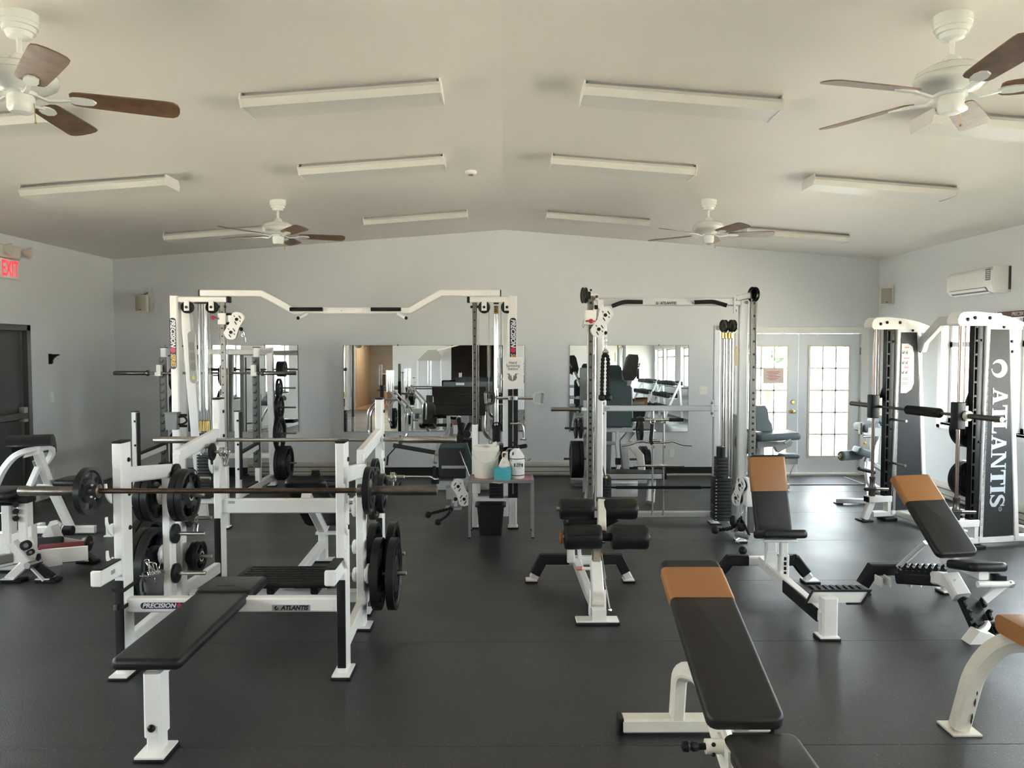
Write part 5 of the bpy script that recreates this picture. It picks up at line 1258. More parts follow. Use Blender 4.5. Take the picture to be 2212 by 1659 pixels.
foot(ca, xr_ - .01, Yb_ - .04, .12, .12); foot(ca, xlr + .03, Yb_, .10, .10)
bolts(ca, [q(1538, 870, Y=7.70), q(1538, 893, Y=7.70), q(1303, 871, Y=7.70), q(1303, 893, Y=7.70)], (-.7, -.7, 0), .014, GUNS)
part(ca, 'joint_plate', G().box(q(1536, 900, Y=7.73), q(1543, 864, Y=7.715)), SILVER)
# rods, stacks
xst = q(1572, 900, Y=7.45).x
for px in (1562, 1567, 1575, 1581): part(ca, 'guide_rod', G().cyl((q(px, 850, Y=7.45).x, 7.45, .10), (q(px, 850, Y=7.45).x, 7.45, 1.98), .011, 8), CHROME)
for px in (1565, 1578): part(ca, 'brass_spring', G().cyl(q(px, 732, Y=7.43), q(px, 718, Y=7.43), .030, 12, ch=.005), BRASS)
for px in (1564, 1582): pulley(ca, q(px, 704, Y=7.40), (1, .3, 0), .060)
for px in (1588, 1595): part(ca, 'steel_cable', G().tube([q(px, 720, Y=7.2), q(px - 6, 1110, Y=7.3)], .0025, 5), GUNS)
part(ca, 'steel_cable', G().tube([q(1632, 640, Y=6.9), q(1634, 900, Y=6.92), q(1632, 985, Y=6.95)], .0025, 5), GUNS)
stack(ca, (q(1559, 1060, Y=7.38).x, 7.40), .165, .16, .12, 13, .029)
for k in range(6): part(ca, 'weight_slab', G().box((q(1557, 0, Y=7.4).x, 7.34, .54 + k * .032), (q(1581, 0, Y=7.4).x, 7.46, .568 + k * .032), .003), GRAIN)
part(ca, 'stack_head', G().cyl((q(1569, 0, Y=7.4).x, 7.4, .73), (q(1569, 0, Y=7.4).x, 7.4, .83), .045, 14), BLACK)
for px in (1288, 1300): part(ca, 'brass_spring', G().cyl(q(px, 731, Y=7.43), q(px, 720, Y=7.43), .016, 12, ch=.005), BRASS)
for px in (1286, 1291.5, 1299): part(ca, 'guide_rod', G().cyl((q(px, 850, Y=7.3).x, 7.3, .10), (q(px, 850, Y=7.3).x, 7.3, 1.98), .010, 8), CHROME)
stack(ca, (q(1304, 1060, Y=7.42).x, 7.42), .13, .16, .12, 14, .027)
part(ca, 'stack_head', G().cyl(q(1295, 1000, Y=7.42), q(1295, 958, Y=7.42), .035, 14), BLACK)
part(ca, 'stack_pin', G().cyl(q(1305, 1030, Y=7.30), q(1310, 1031, Y=7.22), .012, 10), DYEL)
part(ca, 'pin_tether', G().tube(fillet([q(1297, 975, Y=7.30), q(1301, 1005, Y=7.25), q(1308, 1035, Y=7.22), q(1309, 1046, Y=7.22)], .05, 4), .006, 6), BLACK)
part(ca, 'yellow_label', G().box(q(1588.5, 790, Y=6.96), q(1592, 748, Y=6.955)), DYEL)
# left carriage with hanging rope
c = q(1276, 686, Y=6.93)
part(ca, 'slide_carriage', G().box((c.x - .055, 6.87, c.z - .065), (c.x + .045, 6.98, c.z + .065), .005), WHITE)
part(ca, 'pull_knob', G().lathe([(.01, 0), (.02, .01), (.022, .02), (.012, .03), (0, .032)], (c.x - .005, 6.868, c.z - .035), (0, -1, 0), 8), REDPL, 'red pull knob')
part(ca, 'knob_wing', G().box((c.x - .055, 6.845, c.z - .04), (c.x + .03, 6.855, c.z - .028), .003), REDPL)
part(ca, 'knob_tether', G().tube([q(1262, 690, Y=6.86), q(1258, 703, Y=6.86), q(1260, 708, Y=6.86), q(1263, 700, Y=6.86)], .002, 5), GUNS)
for py in (664, 692): part(ca, 'swivel_pin', G().cyl(q(1284, py, Y=6.90), q(1291, py, Y=6.90), .020, 12), BLACK)
part(ca, 'swivel_arm', G().box(q(1281, 690, Y=6.92), q(1297, 667, Y=6.89), .004), WHITE)
swivel8(ca, q(1307, 681, Y=6.88), 1)
part(ca, 'rubber_stop', G().sph(q(1308, 719, Y=6.87), .018, 10), BLACK)
carabiner(ca, q(1308, 728, Y=6.87), .055); carabiner(ca, q(1308, 740, Y=6.87), .065)
rp = solo('triceps_rope', rope_tube(rope_tube(G(), [q(1306, 762, Y=6.87), q(1302, 775, Y=6.87), q(1300, 852, Y=6.87)], .017), [q(1309, 762, Y=6.87), q(1314, 775, Y=6.87), q(1313, 852, Y=6.87)], .017), FOAM, 'black twisted rope hanging from the high pulley of the right cable station', 'rope')
for px in (1300.5, 1314): part(rp, 'rubber_ball', G().lathe([(.018, .02), (.032, .012), (.034, -.02), (.02, -.035), (0, -.038)][::-1], q(px, 857, Y=6.87), (0, 0, 1), 14), RUB)
part(rp, 'clamp', G().lathe([(.024, 0), (.03, .01), (.02, .03), (.006, .04)], q(1308, 764, Y=6.87), (0, 0, 1), 12), CHROME)
# right carriage, low, edge on
c = q(1608, 1062, Y=6.93)
part(ca, 'slide_carriage', G().box((xh - .06, 6.87, c.z - .13), (xh + .035, 6.98, c.z + .13), .005), WHITE)
Rr = rotz(-1.25)
swivel8(ca, q(1603, 1048, Y=6.80), 1, R=Rr)
part(ca, 'pull_knob', G().sph(q(1597, 1036, Y=6.82), .016, 8), MAROON)
carabiner(ca, q(1602, 1092, Y=6.80), .075)
hp_ = solo('triceps_rope', rope_tube(G(), [q(1602, 1118, Y=6.8), q(1580, 1142, Y=6.72), q(1550, 1144, Y=6.72)], .016), FOAM, 'black rope attachment on the floor in front of the right cable station', 'rope')
part(hp_, 'rubber_ball', G().sph(q(1545, 1145, Y=6.72), .036, 12), RUB)
part(hp_, 'rubber_ball', G().sph(q(1584, 1126, Y=6.74), .045, 12, (.7, 1, 1.2)), RUB)
sh = thing('stirrup_handle', 'black strap handle on the floor beside the rope of the right cable station', 'cable handle', q(1605, 1160, Y=6.62))
part(sh, 'hand_grip', G().cyl(q(1588, 1153, Y=6.66), q(1618, 1161, Y=6.60), .022, 12, ch=.004), GREYPL)
part(sh, 'strap', G().path([q(1588, 1150, Y=6.66), q(1592, 1142, Y=6.68), q(1602, 1124, Y=6.74), q(1610, 1138, Y=6.66), q(1619, 1157, Y=6.60)], .03, .006, up=(0, 1, 0)), RUB)
part(sh, 'webbing_bundle', G().sph(q(1600, 1139, Y=6.70), .05, 10, (1, .7, .8)), BLACK)
kb = thing('rope_end', 'black rubber rope ball with chrome hook on the floor left of the upright bench', 'cable handle', q(1604, 1172, Y=6.5))
part(kb, 'rubber_ball', G().sph((q(1605, 1168, Y=6.55).x, 6.55, .037), .037, 12), RUB)
part(kb, 'hook', G().tube([q(1596, 1163, Y=6.55), q(1590, 1166, Y=6.53), q(1590, 1171, Y=6.52), q(1597, 1173, Y=6.52)], .006, 6), CHROME)
# bar tree with hanging bars
for px in (1410, 1433.5):
    x = q(px, 1000, Y=7.72).x
    part(ca, 'hook_rod', G().cyl((x, 7.72, .09), (x, 7.72, 1.15), .010, 8), STEEL)
    for py in (908, 960, 1008, 1054):
        z = q(px, py, Y=7.72).z
        part(ca, 'rod_hook', G().tube([(x, 7.715, z - .01), (x, 7.67, z - .028), (x, 7.655, z - .005)], .006, 6), STEEL)
Yk = 7.665
def hung(name, label, pts, r, m, grips=(), lug=True, grip_r=.018):
    P = [q(a, b, Y=Yk) for a, b in pts]
    t = thing(name, label, 'cable bar', (P[0] + P[-1]) / 2, 'bars hanging on the cable station')
    part(t, 'bar', G().tube(fillet(P, .04, 5), r, 12), m)
    for a, b in grips: part(t, 'hand_grip', G().cyl(q(a[0], a[1], Y=Yk), q(b[0], b[1], Y=Yk), grip_r, 12, ch=.004), FOAM)
    if lug:
        c = q(1421, pts[len(pts) // 2][1], Y=Yk) if False else (P[0] + P[-1]) / 2; c.z = max(p.z for p in P)
        part(t, 'swivel_lug', G().cyl(c + V((-.04, 0, 0)), c + V((.04, 0, 0)), r * 1.6, 12, ch=.003), CHROME)
    return t
hung('straight_bar', 'short cable bar with black grips and chrome centre, topmost on the hook rods', [(1366, 907), (1476, 907)], .012, CHROME, (((1364, 907), (1392, 907)), ((1445, 907), (1476, 907))))
t = hung('curl_bar', 'wavy chrome curl bar, second from top on the hook rods', [(1343, 963), (1362, 960), (1383, 952), (1402, 956), (1438, 956), (1452, 952), (1474, 961), (1494, 962)], .0115, CHROME)
t = hung('straight_bar', 'plain chrome straight bar, third from top on the hook rods', [(1368, 1006), (1478, 1006)], .011, CHROME)
hung('lat_bar', 'long black foam bar, lowest on the hook rods', [(1314, 1053), (1535, 1053)], .011, BLACK, (((1330, 1053), (1515, 1053)),), lug=False, grip_r=.016)
st = solo('nylon_strap', G().path(fillet([q(1409, 912, Y=7.65), q(1408, 930, Y=7.65), q(1405, 950, Y=7.65), q(1409, 960, Y=7.65)], .05, 4), .034, .008, up=(0, 1, 0)), RUB, 'black strap hanging in front of the short cable bar', 'strap')
part(st, 'ring', G().tube([q(1410 + 5 * math.cos(a), 911 + 5 * math.sin(a), Y=7.645) for a in [2 * PI * k / 12 for k in range(12)]], .004, 6, closed=True), CHROME)
# ================================================================ guided-bar rack at the right
RZ = math.radians(10.5)
sm = thing('smith_machine', 'tall white guided barbell machine with dark ATLANTIS panels at the right', 'smith machine', (4.01, 6.75, 0), rz=RZ, local=True)
SW = 1.15
def serif_word(par, o, ux, uy, cap, total):
    """bold serif capitals A T L A N T I S along ux, cap height along uy"""
    o, ux, uy = V(o), V(ux), V(uy); nz = ux.cross(uy).normalized()
    def B(x0, y0, x1, y1): return [(x0, y0), (x1, y0), (x1, y1), (x0, y1)]
    sf = .07
    def S_():
        cen = [(.60, .80), (.52, .90), (.36, .955), (.20, .92), (.115, .80), (.14, .66), (.30, .55), (.46, .45), (.60, .33), (.60, .18), (.48, .07), (.31, .04), (.16, .10), (.08, .22)]
        wd = [.02, .045, .05, .06, .09, .10, .115, .12, .115, .10, .075, .05, .045, .02]
        L, R_ = [], []
        for i, (x, y) in enumerate(cen):
            a, b = cen[max(i - 1, 0)], cen[min(i + 1, len(cen) - 1)]; d = V((b[0] - a[0], b[1] - a[1])).normalized()
            L.append((x - d.y * wd[i], y + d.x * wd[i])); R_.append((x + d.y * wd[i], y - d.x * wd[i]))
        out = [[L[i], L[i + 1], R_[i + 1], R_[i]] for i in range(len(cen) - 1)]
        return out + [B(.60, .70, .66, .97), B(.03, .02, .09, .30)]
    gl = {'A': (.92, [[(.10, .03), (.22, .03), (.52, .97), (.40, .97)], [(.59, .03), (.85, .03), (.59, 1.0), (.38, 1.0)], [(.24, .27), (.68, .27), (.66, .36), (.27, .36)], B(0, 0, .32, sf), B(.52, 0, .94, sf)]),
          'T': (.86, [B(.30, 0, .57, 1), B(.20, 0, .68, sf), B(.02, .87, .86, 1), [(.02, .68), (.08, .68), (.14, .92), (.02, .92)], [(.86, .68), (.80, .68), (.74, .92), (.86, .92)]]),
          'L': (.74, [B(.10, 0, .36, 1), B(0, 0, .70, .11), B(0, 1 - sf, .44, 1), [(.70, .0), (.70, .32), (.64, .32), (.56, .08)]]),
          'N': (.98, [B(.10, 0, .21, 1), B(.77, 0, .88, 1), [(.10, 1), (.36, 1), (.88, 0), (.70, 0)], B(0, 0, .32, sf), B(.66, 1 - sf, .98, 1), B(0, 1 - sf, .30, 1)]),
          'I': (.46, [B(.09, 0, .35, 1), B(0, 0, .44, sf), B(0, 1 - sf, .44, 1)]), 'S': (.68, S_())}
    word = 'ATLANTIS'; gap = .04; tot = sum(gl[c][0] for c in word) + gap * 7; k = total / tot; x = 0
    for c in word:
        g = G()
        for i, poly in enumerate(gl[c][1]): g.prism([((x + a) * k, b * cap) for a, b in poly], o + nz * (.0015 + .0001 * i), ux, uy, .003)
        part(par, 'letter', g, LGREY)
        x += gl[c][0] + gap
for near, fy in ((1, 0.0), (0, SW)):
    part(sm, 'guide_rod', G().cyl((0, fy, .26), (0, fy, 2.0), .0165, 14), COPPER)
    part(sm, 'counter_rod', G().cyl((.075, fy + .03, 1.2), (.075, fy + .03, 2.0), .008, 8), COPPER)
    part(sm, 'rod_collar', G().lathe([(.03, 0), (.034, .01), (.034, .10), (.026, .115), (.026, .17), (.03, .18), (.03, .20), (.018, .205)], (0, fy, .255), (0, 0, 1), 16), GUNS)
    part(sm, 'base_block', G().box((-.06, fy - .045, .19), (.24, fy + .045, .255), .006), WHITE)
    part(sm, 'block_cap', G().box((-.066, fy - .04, .195), (-.055, fy + .04, .25)), BLACK)
    # slotted rack plate: two strips joined by bridges
    rk = part(sm, 'rack_plate', G().box((.150, fy - .03, .25), (.205, fy + .03, 1.98), .004), BLACK)
    part(sm, 'slot_strip', G().box((.118, fy - .03, .25), (.126, fy + .03, 1.98)), BLACK)
    for k in range(15): part(sm, 'slot_bridge', G().box((.124, fy - .03, .25 + k * .122), (.152, fy + .03, .27 + k * .122), .002), BLACK)
    bolts(sm, [(.19, fy - .032, z) for z in (.42, .95, 1.85)], (0, -1, 0), .012)
    part(sm, 'front_post', G().bar((.225, fy, .06), (.25, fy, 1.98), .045, .09, up=(0, 1, 0)), WHITE)
    part(sm, 'rear_post', G().bar((.60, fy, .06), (.475, fy, 1.98), .05, .09, up=(0, 1, 0)), WHITE)
    part(sm, 'side_panel', G().prism([(.20, .105), (.555, .105), (.452, 1.945), (.262, 1.945)], (0, fy - .01, 0), (1, 0, 0), (0, 0, 1), .07), DGREY)
    part(sm, 'panel_top_rail', G().box((.24, fy - .045, 1.945), (.60, fy + .045, 1.985), .004), WHITE)
    cov = [(-.085, 2.03), (-.082, 1.995), (-.06, 1.975), (.62, 1.978), (.615, 2.0), (.45, 2.055), (.28, 2.085), (.10, 2.10), (-.03, 2.095), (-.065, 2.075)]
    part(sm, 'top_cover', G().prism(cov, (0, fy, 0), (1, 0, 0), (0, 0, 1), .13), WHITE)
    bolts(sm, [(.012, fy - .066, 2.03), (.085, fy - .066, 2.045), (.235, fy - .066, 2.045)], (0, -1, 0), .016)
    bolts(sm, [(.40, fy - .046, 1.967), (.485, fy - .046, 1.84), (.492, fy - .046, 1.75)], (0, -1, 0), .014)
    part(sm, 'base_rail', G().bar((-.0 if not near else .0, fy, .065), (1.02, fy, .065), .075, .06), WHITE)
    part(sm, 'front_leg', G().bar((-.0, fy, .205), (-.085, fy - .0, .015), .075, .055, up=(0, 1, 0)), WHITE)
    part(sm, 'block_post', G().box((.16, fy - .04, .09), (.22, fy + .04, .20)), WHITE)
    part(sm, 'rubber_foot', G().box((-.145, fy - .07, 0), (-.02, fy + .07, .014), .004), RUB)
    part(sm, 'rubber_foot', G().box((.10, fy - .09, 0), (.24, fy + .06, .032), .006), RUB)
    part(sm, 'rubber_foot', G().box((.90, fy - .07, 0), (1.03, fy + .07, .032), .006), RUB)
    for z in (.60, 1.05):
        part(sm, 'storage_peg', G().cyl((.19, fy + (.03 if near else -.03), z), (.19, fy + (.25 if near else -.25), z), .013, 10), STEEL)
part(sm, 'base_rail', G().bar((.30, .04, .065), (.30, SW - .04, .065), .07, .06), WHITE)
part(sm, 'base_rail', G().bar((.98, .04, .065), (.98, SW - .04, .065), .07, .06), WHITE)
part(sm, 'cross_tube', G().path([(.50, SW - .05, 1.76), (.50, SW - .09, 1.86), (.50, .82, 2.05), (.44, .06, 2.05)], .09, .075, up=(1, 0, 0)), SILVER)
zB = 1.185
part(sm, 'bar_shaft', G().cyl((0.03, -.02, zB), (0.03, SW + .02, zB), .014, 12), GUNS)
part(sm, 'bar_pad', G().cyl((.03, .24, zB), (.03, .70, zB), .045, 18, ch=.02), FOAM, 'black foam bar pad')
for fy, e in ((0, -1), (SW, 1)):
    part(sm, 'slide_block', G().box((-.045, fy - .045, zB - .12), (.035, fy + .045, zB + .12), .006), BLACK)
    part(sm, 'block_bracket', G().box((.03, fy - .03, zB - .10), (.075, fy + .03, zB + .09), .004), GUNS)
    part(sm, 'bar_sleeve', G().cyl((.04, fy + e * .04, zB), (.04, fy + e * .43, zB), .025, 16, ch=.003), GUNS)
    part(sm, 'sleeve_collar', G().lathe([(.03, 0), (.045, .004), (.045, .03), (.03, .035)], (.04, fy + e * .045, zB), (0, e, 0), 18), IVORY)
    part(sm, 'sleeve_end', G().cyl((.04, fy + e * .43, zB), (.04, fy + e * .433, zB), .012, 12), DWHT)
    part(sm, 'safety_hook', G().prism([(.0, -.01), (.10, .10), (.125, .23), (.105, .24), (.03, .05)], (.04, fy + .035, zB), (1, 0, 0), (0, 0, 1), .012), DGREY)
    part(sm, 'safety_stop', G().cyl((-.02, fy - .06, .34), (.14, fy - .06, .33), .018, 12), GUNS)
    part(sm, 'stop_handle', G().box((-.13, fy - .08, .32), (.0, fy - .04, .355), .01), RUB)
pn0 = (.357, -.0455, 0)
# swirl emblem and lettering on the near panel
sw = G(); c = V((.362, -.0465, 1.60)); N_ = 26
for k in range(N_):
    def P(i, f):
        a = math.radians(150) - i / N_ * math.radians(330); r0 = .082
        w = .008 + .050 * math.sin(PI * min(1, i / N_ * 1.05)) ** 1.0
        r = r0 - f * w; return (r * math.cos(a), r * math.sin(a))
    sw.prism([P(k, 0), P(k + 1, 0), P(k + 1, 1), P(k, 1)][::-1], c, (1, 0, 0), (0, 0, 1), .003)
part(sm, 'emblem', sw, LGREY)
serif_word(sm, (.300, -.0455, 1.43), (0, 0, -1), (1, 0, 0), .155, 1.06)
part(sm, 'trade_mark', G().tube([(.41 + .016 * math.cos(a), -.047, .345 + .018 * math.sin(a)) for a in [2 * PI * k / 16 for k in range(16)]], .0025, 4, closed=True), LGREY)
text(sm, 'trade_mark_letter', 'R', .022, LGREY, (.41, -.046, .345), (0, 0, -1), (1, 0, 0))
# instruction sticker on the far panel
g = G().prism([(.272, 1.32), (.34, 1.32), (.40, 1.36), (.425, 1.42), (.42, 1.73), (.40, 1.80), (.35, 1.83), (.275, 1.83)], (0, SW - .0465, 0), (1, 0, 0), (0, 0, 1), .003)
ins = part(sm, 'instruction_sticker', g, mat('light_grey_sticker', (.44, .45, .46), .5), 'light grey exercise chart')
for k, z in enumerate((1.79, 1.68, 1.585)):
    part(ins, 'chart_heading', G().prism(rrect(.05 + .02 * (k == 1), .014, .004, 1), (.335, SW - .049, z), (1, 0, 0), (0, 0, 1), .002), mat('salmon_print', (.55, .16, .15), .5))
for z in (1.74, 1.635, 1.535):
    for x in (.295, .335): 
        part(ins, 'chart_figure', G().prism([(-.014, -.012), (-.010, .014), (-.004, -.006), (.004, .004), (.006, .020), (.012, .012), (.010, -.010), (.004, -.016)], (x, SW - .049, z), (1, 0, 0), (0, 0, 1), .002), DFRM)
for z in (1.475, 1.46, 1.425, 1.41): part(ins, 'text_line', G().box((.285, SW - .0495, z), (.36, SW - .0475, z + .004)), DFRM)
for z, h, m in ((1.63, .05, 'w'), (1.42, .03, 'r')):
    part(sm, 'warning_label', G().prism([(-.012, -.09), (.012, -.09), (.012, .09), (-.012, .09)], (.505, SW - .047, z), (1, 0, 0), (0, 0, 1), .002), mat('warning_label', (.62, .52, .50), .5))
smR = Matrix.Rotation(RZ, 4, 'Z')
def smw(x, y, z): return V((4.01, 6.75, 0)) + smR @ V((x, y, z))
axs = smR @ V((0, 1, 0))
for z, zn in ((.60, 'lower'), (1.05, 'upper')):
    for k in range(2): plate_at(smw(.19, .075 + k * .045, z), .165, 'black plate on the %s peg of the tall guided rack, %s' % (zn, ('against the frame', 'outer one')[k]), 'plates inside the tall guided rack', ax=tuple(axs), grips=False)
# banner on the right wall
bn = thing('wall_banner', 'dark strip reading PRECISION SERIES high on the right wall, at the photo edge', 'banner', (XR, 7.75, 2.2))
part(bn, 'banner_board', G().box((XR - .032, 7.2, 2.10), (XR - .018, 8.14, 2.165), .004), mat('maroon_banner', (.10, .014, .03), .5))
text(bn, 'lettering', 'PRECISION SERIES', .055, DWHT, (XR - .033, 7.70, 2.132), (0, -1, 0), (0, 0, 1), .015, .2, sx=.92)
# ================================================================ half rack at the back left
hr = thing('half_rack', 'white half rack with gunmetal hook uprights in front of the left mirror', 'squat rack', (-3.6, 9.4, 0))
Yh = 9.40
xa, xb_ = q(357, 870, Y=Yh).x, q(556, 870, Y=Yh).x
DKG = mat('dark_hook_plate', (.085, .085, .075), .4, metal=.3)
for x, s in ((xa, -1), (xb_, 1)):
    part(hr, 'upright', G().bar((x, Yh, .02), (x, Yh, 1.79), .065, .075, up=(0, 1, 0)), WHITE)
    part(hr, 'upright_cap', G().box((x - .034, Yh - .04, 1.79), (x + .034, Yh + .04, 1.80)), BLACK)
    hp = part(hr, 'hook_plate', G().box((x - .045, Yh - .05, .33), (x + .045, Yh - .039, 1.68), .003), DKG)
    g = G()
    for k in range(14):
        g.prism([(-.020, -.012), (-.006, -.022), (.014, -.018), (.024, -.004), (.024, .024), (.012, .024), (.008, .002), (-.004, -.004), (-.018, .004)], (x - .012, Yh - .0505, .42 + k * .093), XF, ZF, .003)
    part(hp, 'bar_slot', g, BLACK, kind='stuff')
    part(hr, 'rear_post', G().bar((x + s * .02, 9.95, .02), (x - s * .01, 9.95, 1.80), .085, .07, up=(0, 1, 0)), WHITE)
    part(hr, 'top_tie', G().bar((x, Yh, 1.74), (x, 9.95, 1.76), .05, .06), WHITE)
    fx = q(290, 940, Y=8.63).x if s < 0 else q(516, 940, Y=8.70).x; fy = 8.63 if s < 0 else 8.70
    fx = x
    part(hr, 'arm_post', G().bar((fx, fy, .02), (fx, fy, 1.07), .055, .07, up=(0, 1, 0)), WHITE)
    part(hr, 'post_side', G().box((fx + .029, fy - .035, .30), (fx + .038, fy + .035, 1.065)), BLACK)
    part(hr, 'upright_cap', G().box((fx - .03, fy - .037, 1.07), (fx + .03, fy + .037, 1.08)), BLACK)
    bolts(hr, [(fx + .012, fy - .036, z) for z in (.97, .70, .42)], (0, -1, 0), .013)
    part(hr, 'spotter_arm', G().bar((fx, fy, .545), (x, Yh - .06, .585), .06, .06), WHITE)
    part(hr, 'arm_pad', G().bar((fx, fy + .02, .588), (x, Yh - .06, .628), .055, .022), RUB)
    part(hr, 'base_rail', G().bar((x, fy, .12), (x, 9.95, .12), .07, .08), WHITE)
    part(hr, 'rail_guard', G().bar((x, fy + .02, .170), (x, Yh - .1, .170), .06, .02), RUB)
    foot(hr, x, fy, .09, .10); foot(hr, x, 9.95, .10, .10)
    zj = q(480, 806, Y=9.30).z
    part(hr, 'bar_cup', G().prism([(-.05, -.045), (.02, -.045), (.02, .09), (-.03, .09), (-.03, .0), (-.05, .005)][::1] if s < 0 else [(-.02, -.045), (.05, -.045), (.05, .005), (.03, .0), (.03, .09), (-.02, .09)], (x - .02, Yh - .085, zj + .01), XF, ZF, .06), WHITE)
part(hr, 'rear_crossbar', G().bar((xa, 9.95, .40), (xb_, 9.95, .40), .06, .07), WHITE)
part(hr, 'rear_crossbar', G().bar((xa, 9.95, 1.74), (xb_, 9.95, 1.74), .06, .07), WHITE)
part(hr, 'name_label', G().prism(rrect(.20, .04, .004, 1), q(520, 948, Y=9.91), XF, ZF, .002), DSIL)
barbell((xa + xb_) / 2 - .03, 9.30, zj, 'dark barbell in the hooks of the half rack, in front of the left mirror', GUNS, GUNS)
GH = 'plates stored on the half rack'
names = ['topmost', 'second from top', 'third from top', 'fourth from top', 'lowest']
for i, (py, R, n) in enumerate(((797, .10, 3), (838, .125, 1), (880, .165, 1), (936, .225, 1), (1000, .225, 3))):
    z = q(600, py, Y=9.95).z; x0 = xb_ + .06
    part(hr, 'storage_peg', G().cyl((x0, 9.95, z), (x0 + .26, 9.95, z), .012, 8), STEEL)
    for k in range(n):
        plate_at((x0 + .045 + k * (.05 if R > .2 else .036), 9.95, z), R, 'black plate right of the half rack, %s peg, %s' % (names[i], ('next to the post', 'second out', 'outermost')[k]), GH, grips=R > .12)
for i, (z, R) in enumerate(((.50, .225), (.98, .225), (1.40, .165))):
    x0 = xa - .06
    part(hr, 'storage_peg', G().cyl((x0, 9.95, z), (x0 - .2, 9.95, z), .012, 8), STEEL)
    plate_at((x0 - .05, 9.95, z), R, 'black plate left of the half rack, %s peg' % ('lowest', 'middle', 'upper')[i], GH)
# plates lying on the floor with a loading pin, bench seat behind
c = q(700, 1048, Y=9.55); c.z = 0
for k in range(2):
    plate_at((c.x, 9.55, .03 + .055 * k), .225, 'large black plate lying flat on the floor behind the benches, %s' % ('bottom', 'top')[k], 'plates lying on the floor', ax=(0, 0, 1), grips=False)
lp_ = solo('loading_pin', G().lathe([(.02, 0), (.02, .05), (.05, .055), (.05, .16), (.046, .165), (0, .165)], q(681, 1030, Y=9.5) * 1 if False else V((q(681, 1030, Y=9.5).x, 9.52, .112)), (0, 0, 1), 16), URE, 'short black post standing on the flat plates behind the benches', 'loading pin')
part(lp_, 'pin_ring', G().lathe([(.052, .10), (.056, .105), (.056, .12), (.052, .125)], (q(681, 1030, Y=9.5).x, 9.52, .112), (0, 0, 1), 16, cap=False), RUB)
# chrome dip stand in front of the wide mirror
ds = thing('dip_stand', 'chrome dip handles on a black post in front of the wide mirror', 'dip stand', q(835, 940, Y=9.9) * 1)
ds.location.z = 0; OFF[ds.name] = V((ds.location.x, ds.location.y, 0))
YD = 9.9
for pts in (((812, 868), (795, 886), (795, 932), (803, 946)), ((824, 866), (801, 890), (801, 934)), ((841, 842), (880, 888), (880, 938), (876, 944)), ((850, 842), (890, 884), (890, 930))):
    part(ds, 'bent_tube', G().tube(fillet([q(a, b, Y=YD) for a, b in pts], .06, 4), .014, 8), CHROME)
for px, m, a, b in ((822, GUNS, 788, 832), (838, CHROME, 800, 846), (847, CHROME, 800, 846)):
    part(ds, 'sleeve_tube', G().cyl(q(px, b, Y=YD), q(px, a, Y=YD), .025, 12), m)
part(ds, 'cross_plate', G().box(q(804, 866, Y=YD + .02), q(858, 862, Y=YD - .02)), GUNS)
xd = q(824, 900, Y=YD).x
part(ds, 'post', G().bar((xd, YD + .06, .02), (xd, YD + .06, q(824, 832, Y=YD).z), .045, .045, up=(0, 1, 0)), BLACK)
part(ds, 'base', G().box((xd - .22, YD - .16, 0), (xd + .22, YD + .22, .03), .006), BLACK)
# ================================================================ leg press
lpz = thing('leg_press', 'grey leg press with big black three-panel footplate and dark teal seat', 'leg press', (q(985, 1000, Y=9.0).x, 9.1, 0))
YL = 9.2
fp0, fp1 = q(991, 836, Y=9.35), q(995, 897, Y=9.10)
dv = (fp1 - fp0); L3 = dv.length / 3; dn = dv.normalized(); sN = V((1, 0, 0)); nN = sN.cross(dn).normalized(); Rf = Matrix((sN, dn, nN)).transposed()
for k in range(3):
    part(lpz, 'footplate_panel', G().pad(fp0 + dn * (L3 * (k + .5)), .655 - .03 * k, L3 - .006, .03, .015, .006, R=Rf), VINYL)
part(lpz, 'footplate_frame', G().pad((fp0 + fp1) / 2 - nN * .028 * (1 if nN.y < 0 else -1), .56, dv.length * .92, .02, .01, .004, R=Rf), BLACK)
part(lpz, 'reflected_board', G().box(q(958, 852, Y=9.62), q(1064, 825, Y=9.58), .006), GREYV)  # mirror image of the footplate, built as a solid grey board
part(lpz, 'board_label', G().box(q(985, 832, Y=9.575), q(1003, 827, Y=9.572)), DWHT)
for a, b in ((968, 950), (1046, 1062)):
    s = -1 if a < 1000 else 1
    part(lpz, 'footplate_tube', G().tube(fillet([q(a, 890, Y=9.3), q(a - s * 2, 935, Y=9.25), q(b, 950, Y=9.1), q(b + s * 10, 1000, Y=8.9)], .12, 5), .024, 10), GREYF if s < 0 else STEEL)
cw = G().prism([(-.17, -.26), (.17, -.26), (.10, .20), (-.04, .20)], q(985, 950, Y=9.3), XF, ZF, .06)
part(lpz, 'carriage_cover', cw, GREYF)
wl = part(lpz, 'warning_label', G().box(q(979, 937, Y=9.255), q(988, 916, Y=9.25)), DWHT)
part(wl, 'label_bar', G().box(q(979, 918, Y=9.249), q(988, 914.5, Y=9.247)), REDPL)
part(lpz, 'shock', G().cyl(q(991, 905, Y=9.15), q(997, 945, Y=9.0), .028, 12), BLACK)
part(lpz, 'shock_knob', G().sph(q(992, 900, Y=9.12), .026, 10), CHROME)
part(lpz, 'shock', G().cyl(q(1000, 915, Y=9.1), q(990, 950, Y=9.0), .030, 12), BLACK)
part(lpz, 'roller', G().cyl(q(1015, 918, Y=9.15), q(1004, 940, Y=8.95), .035, 12), BLACK)
for px, py in ((993, 948), (1008, 938), (1010, 960)): part(lpz, 'rubber_wheel', G().lathe([(.015, -.02), (.045, -.02), (.05, 0), (.045, .02), (.015, .02)], q(px, py, Y=8.95), (0, 1, 0), 16), RUB)
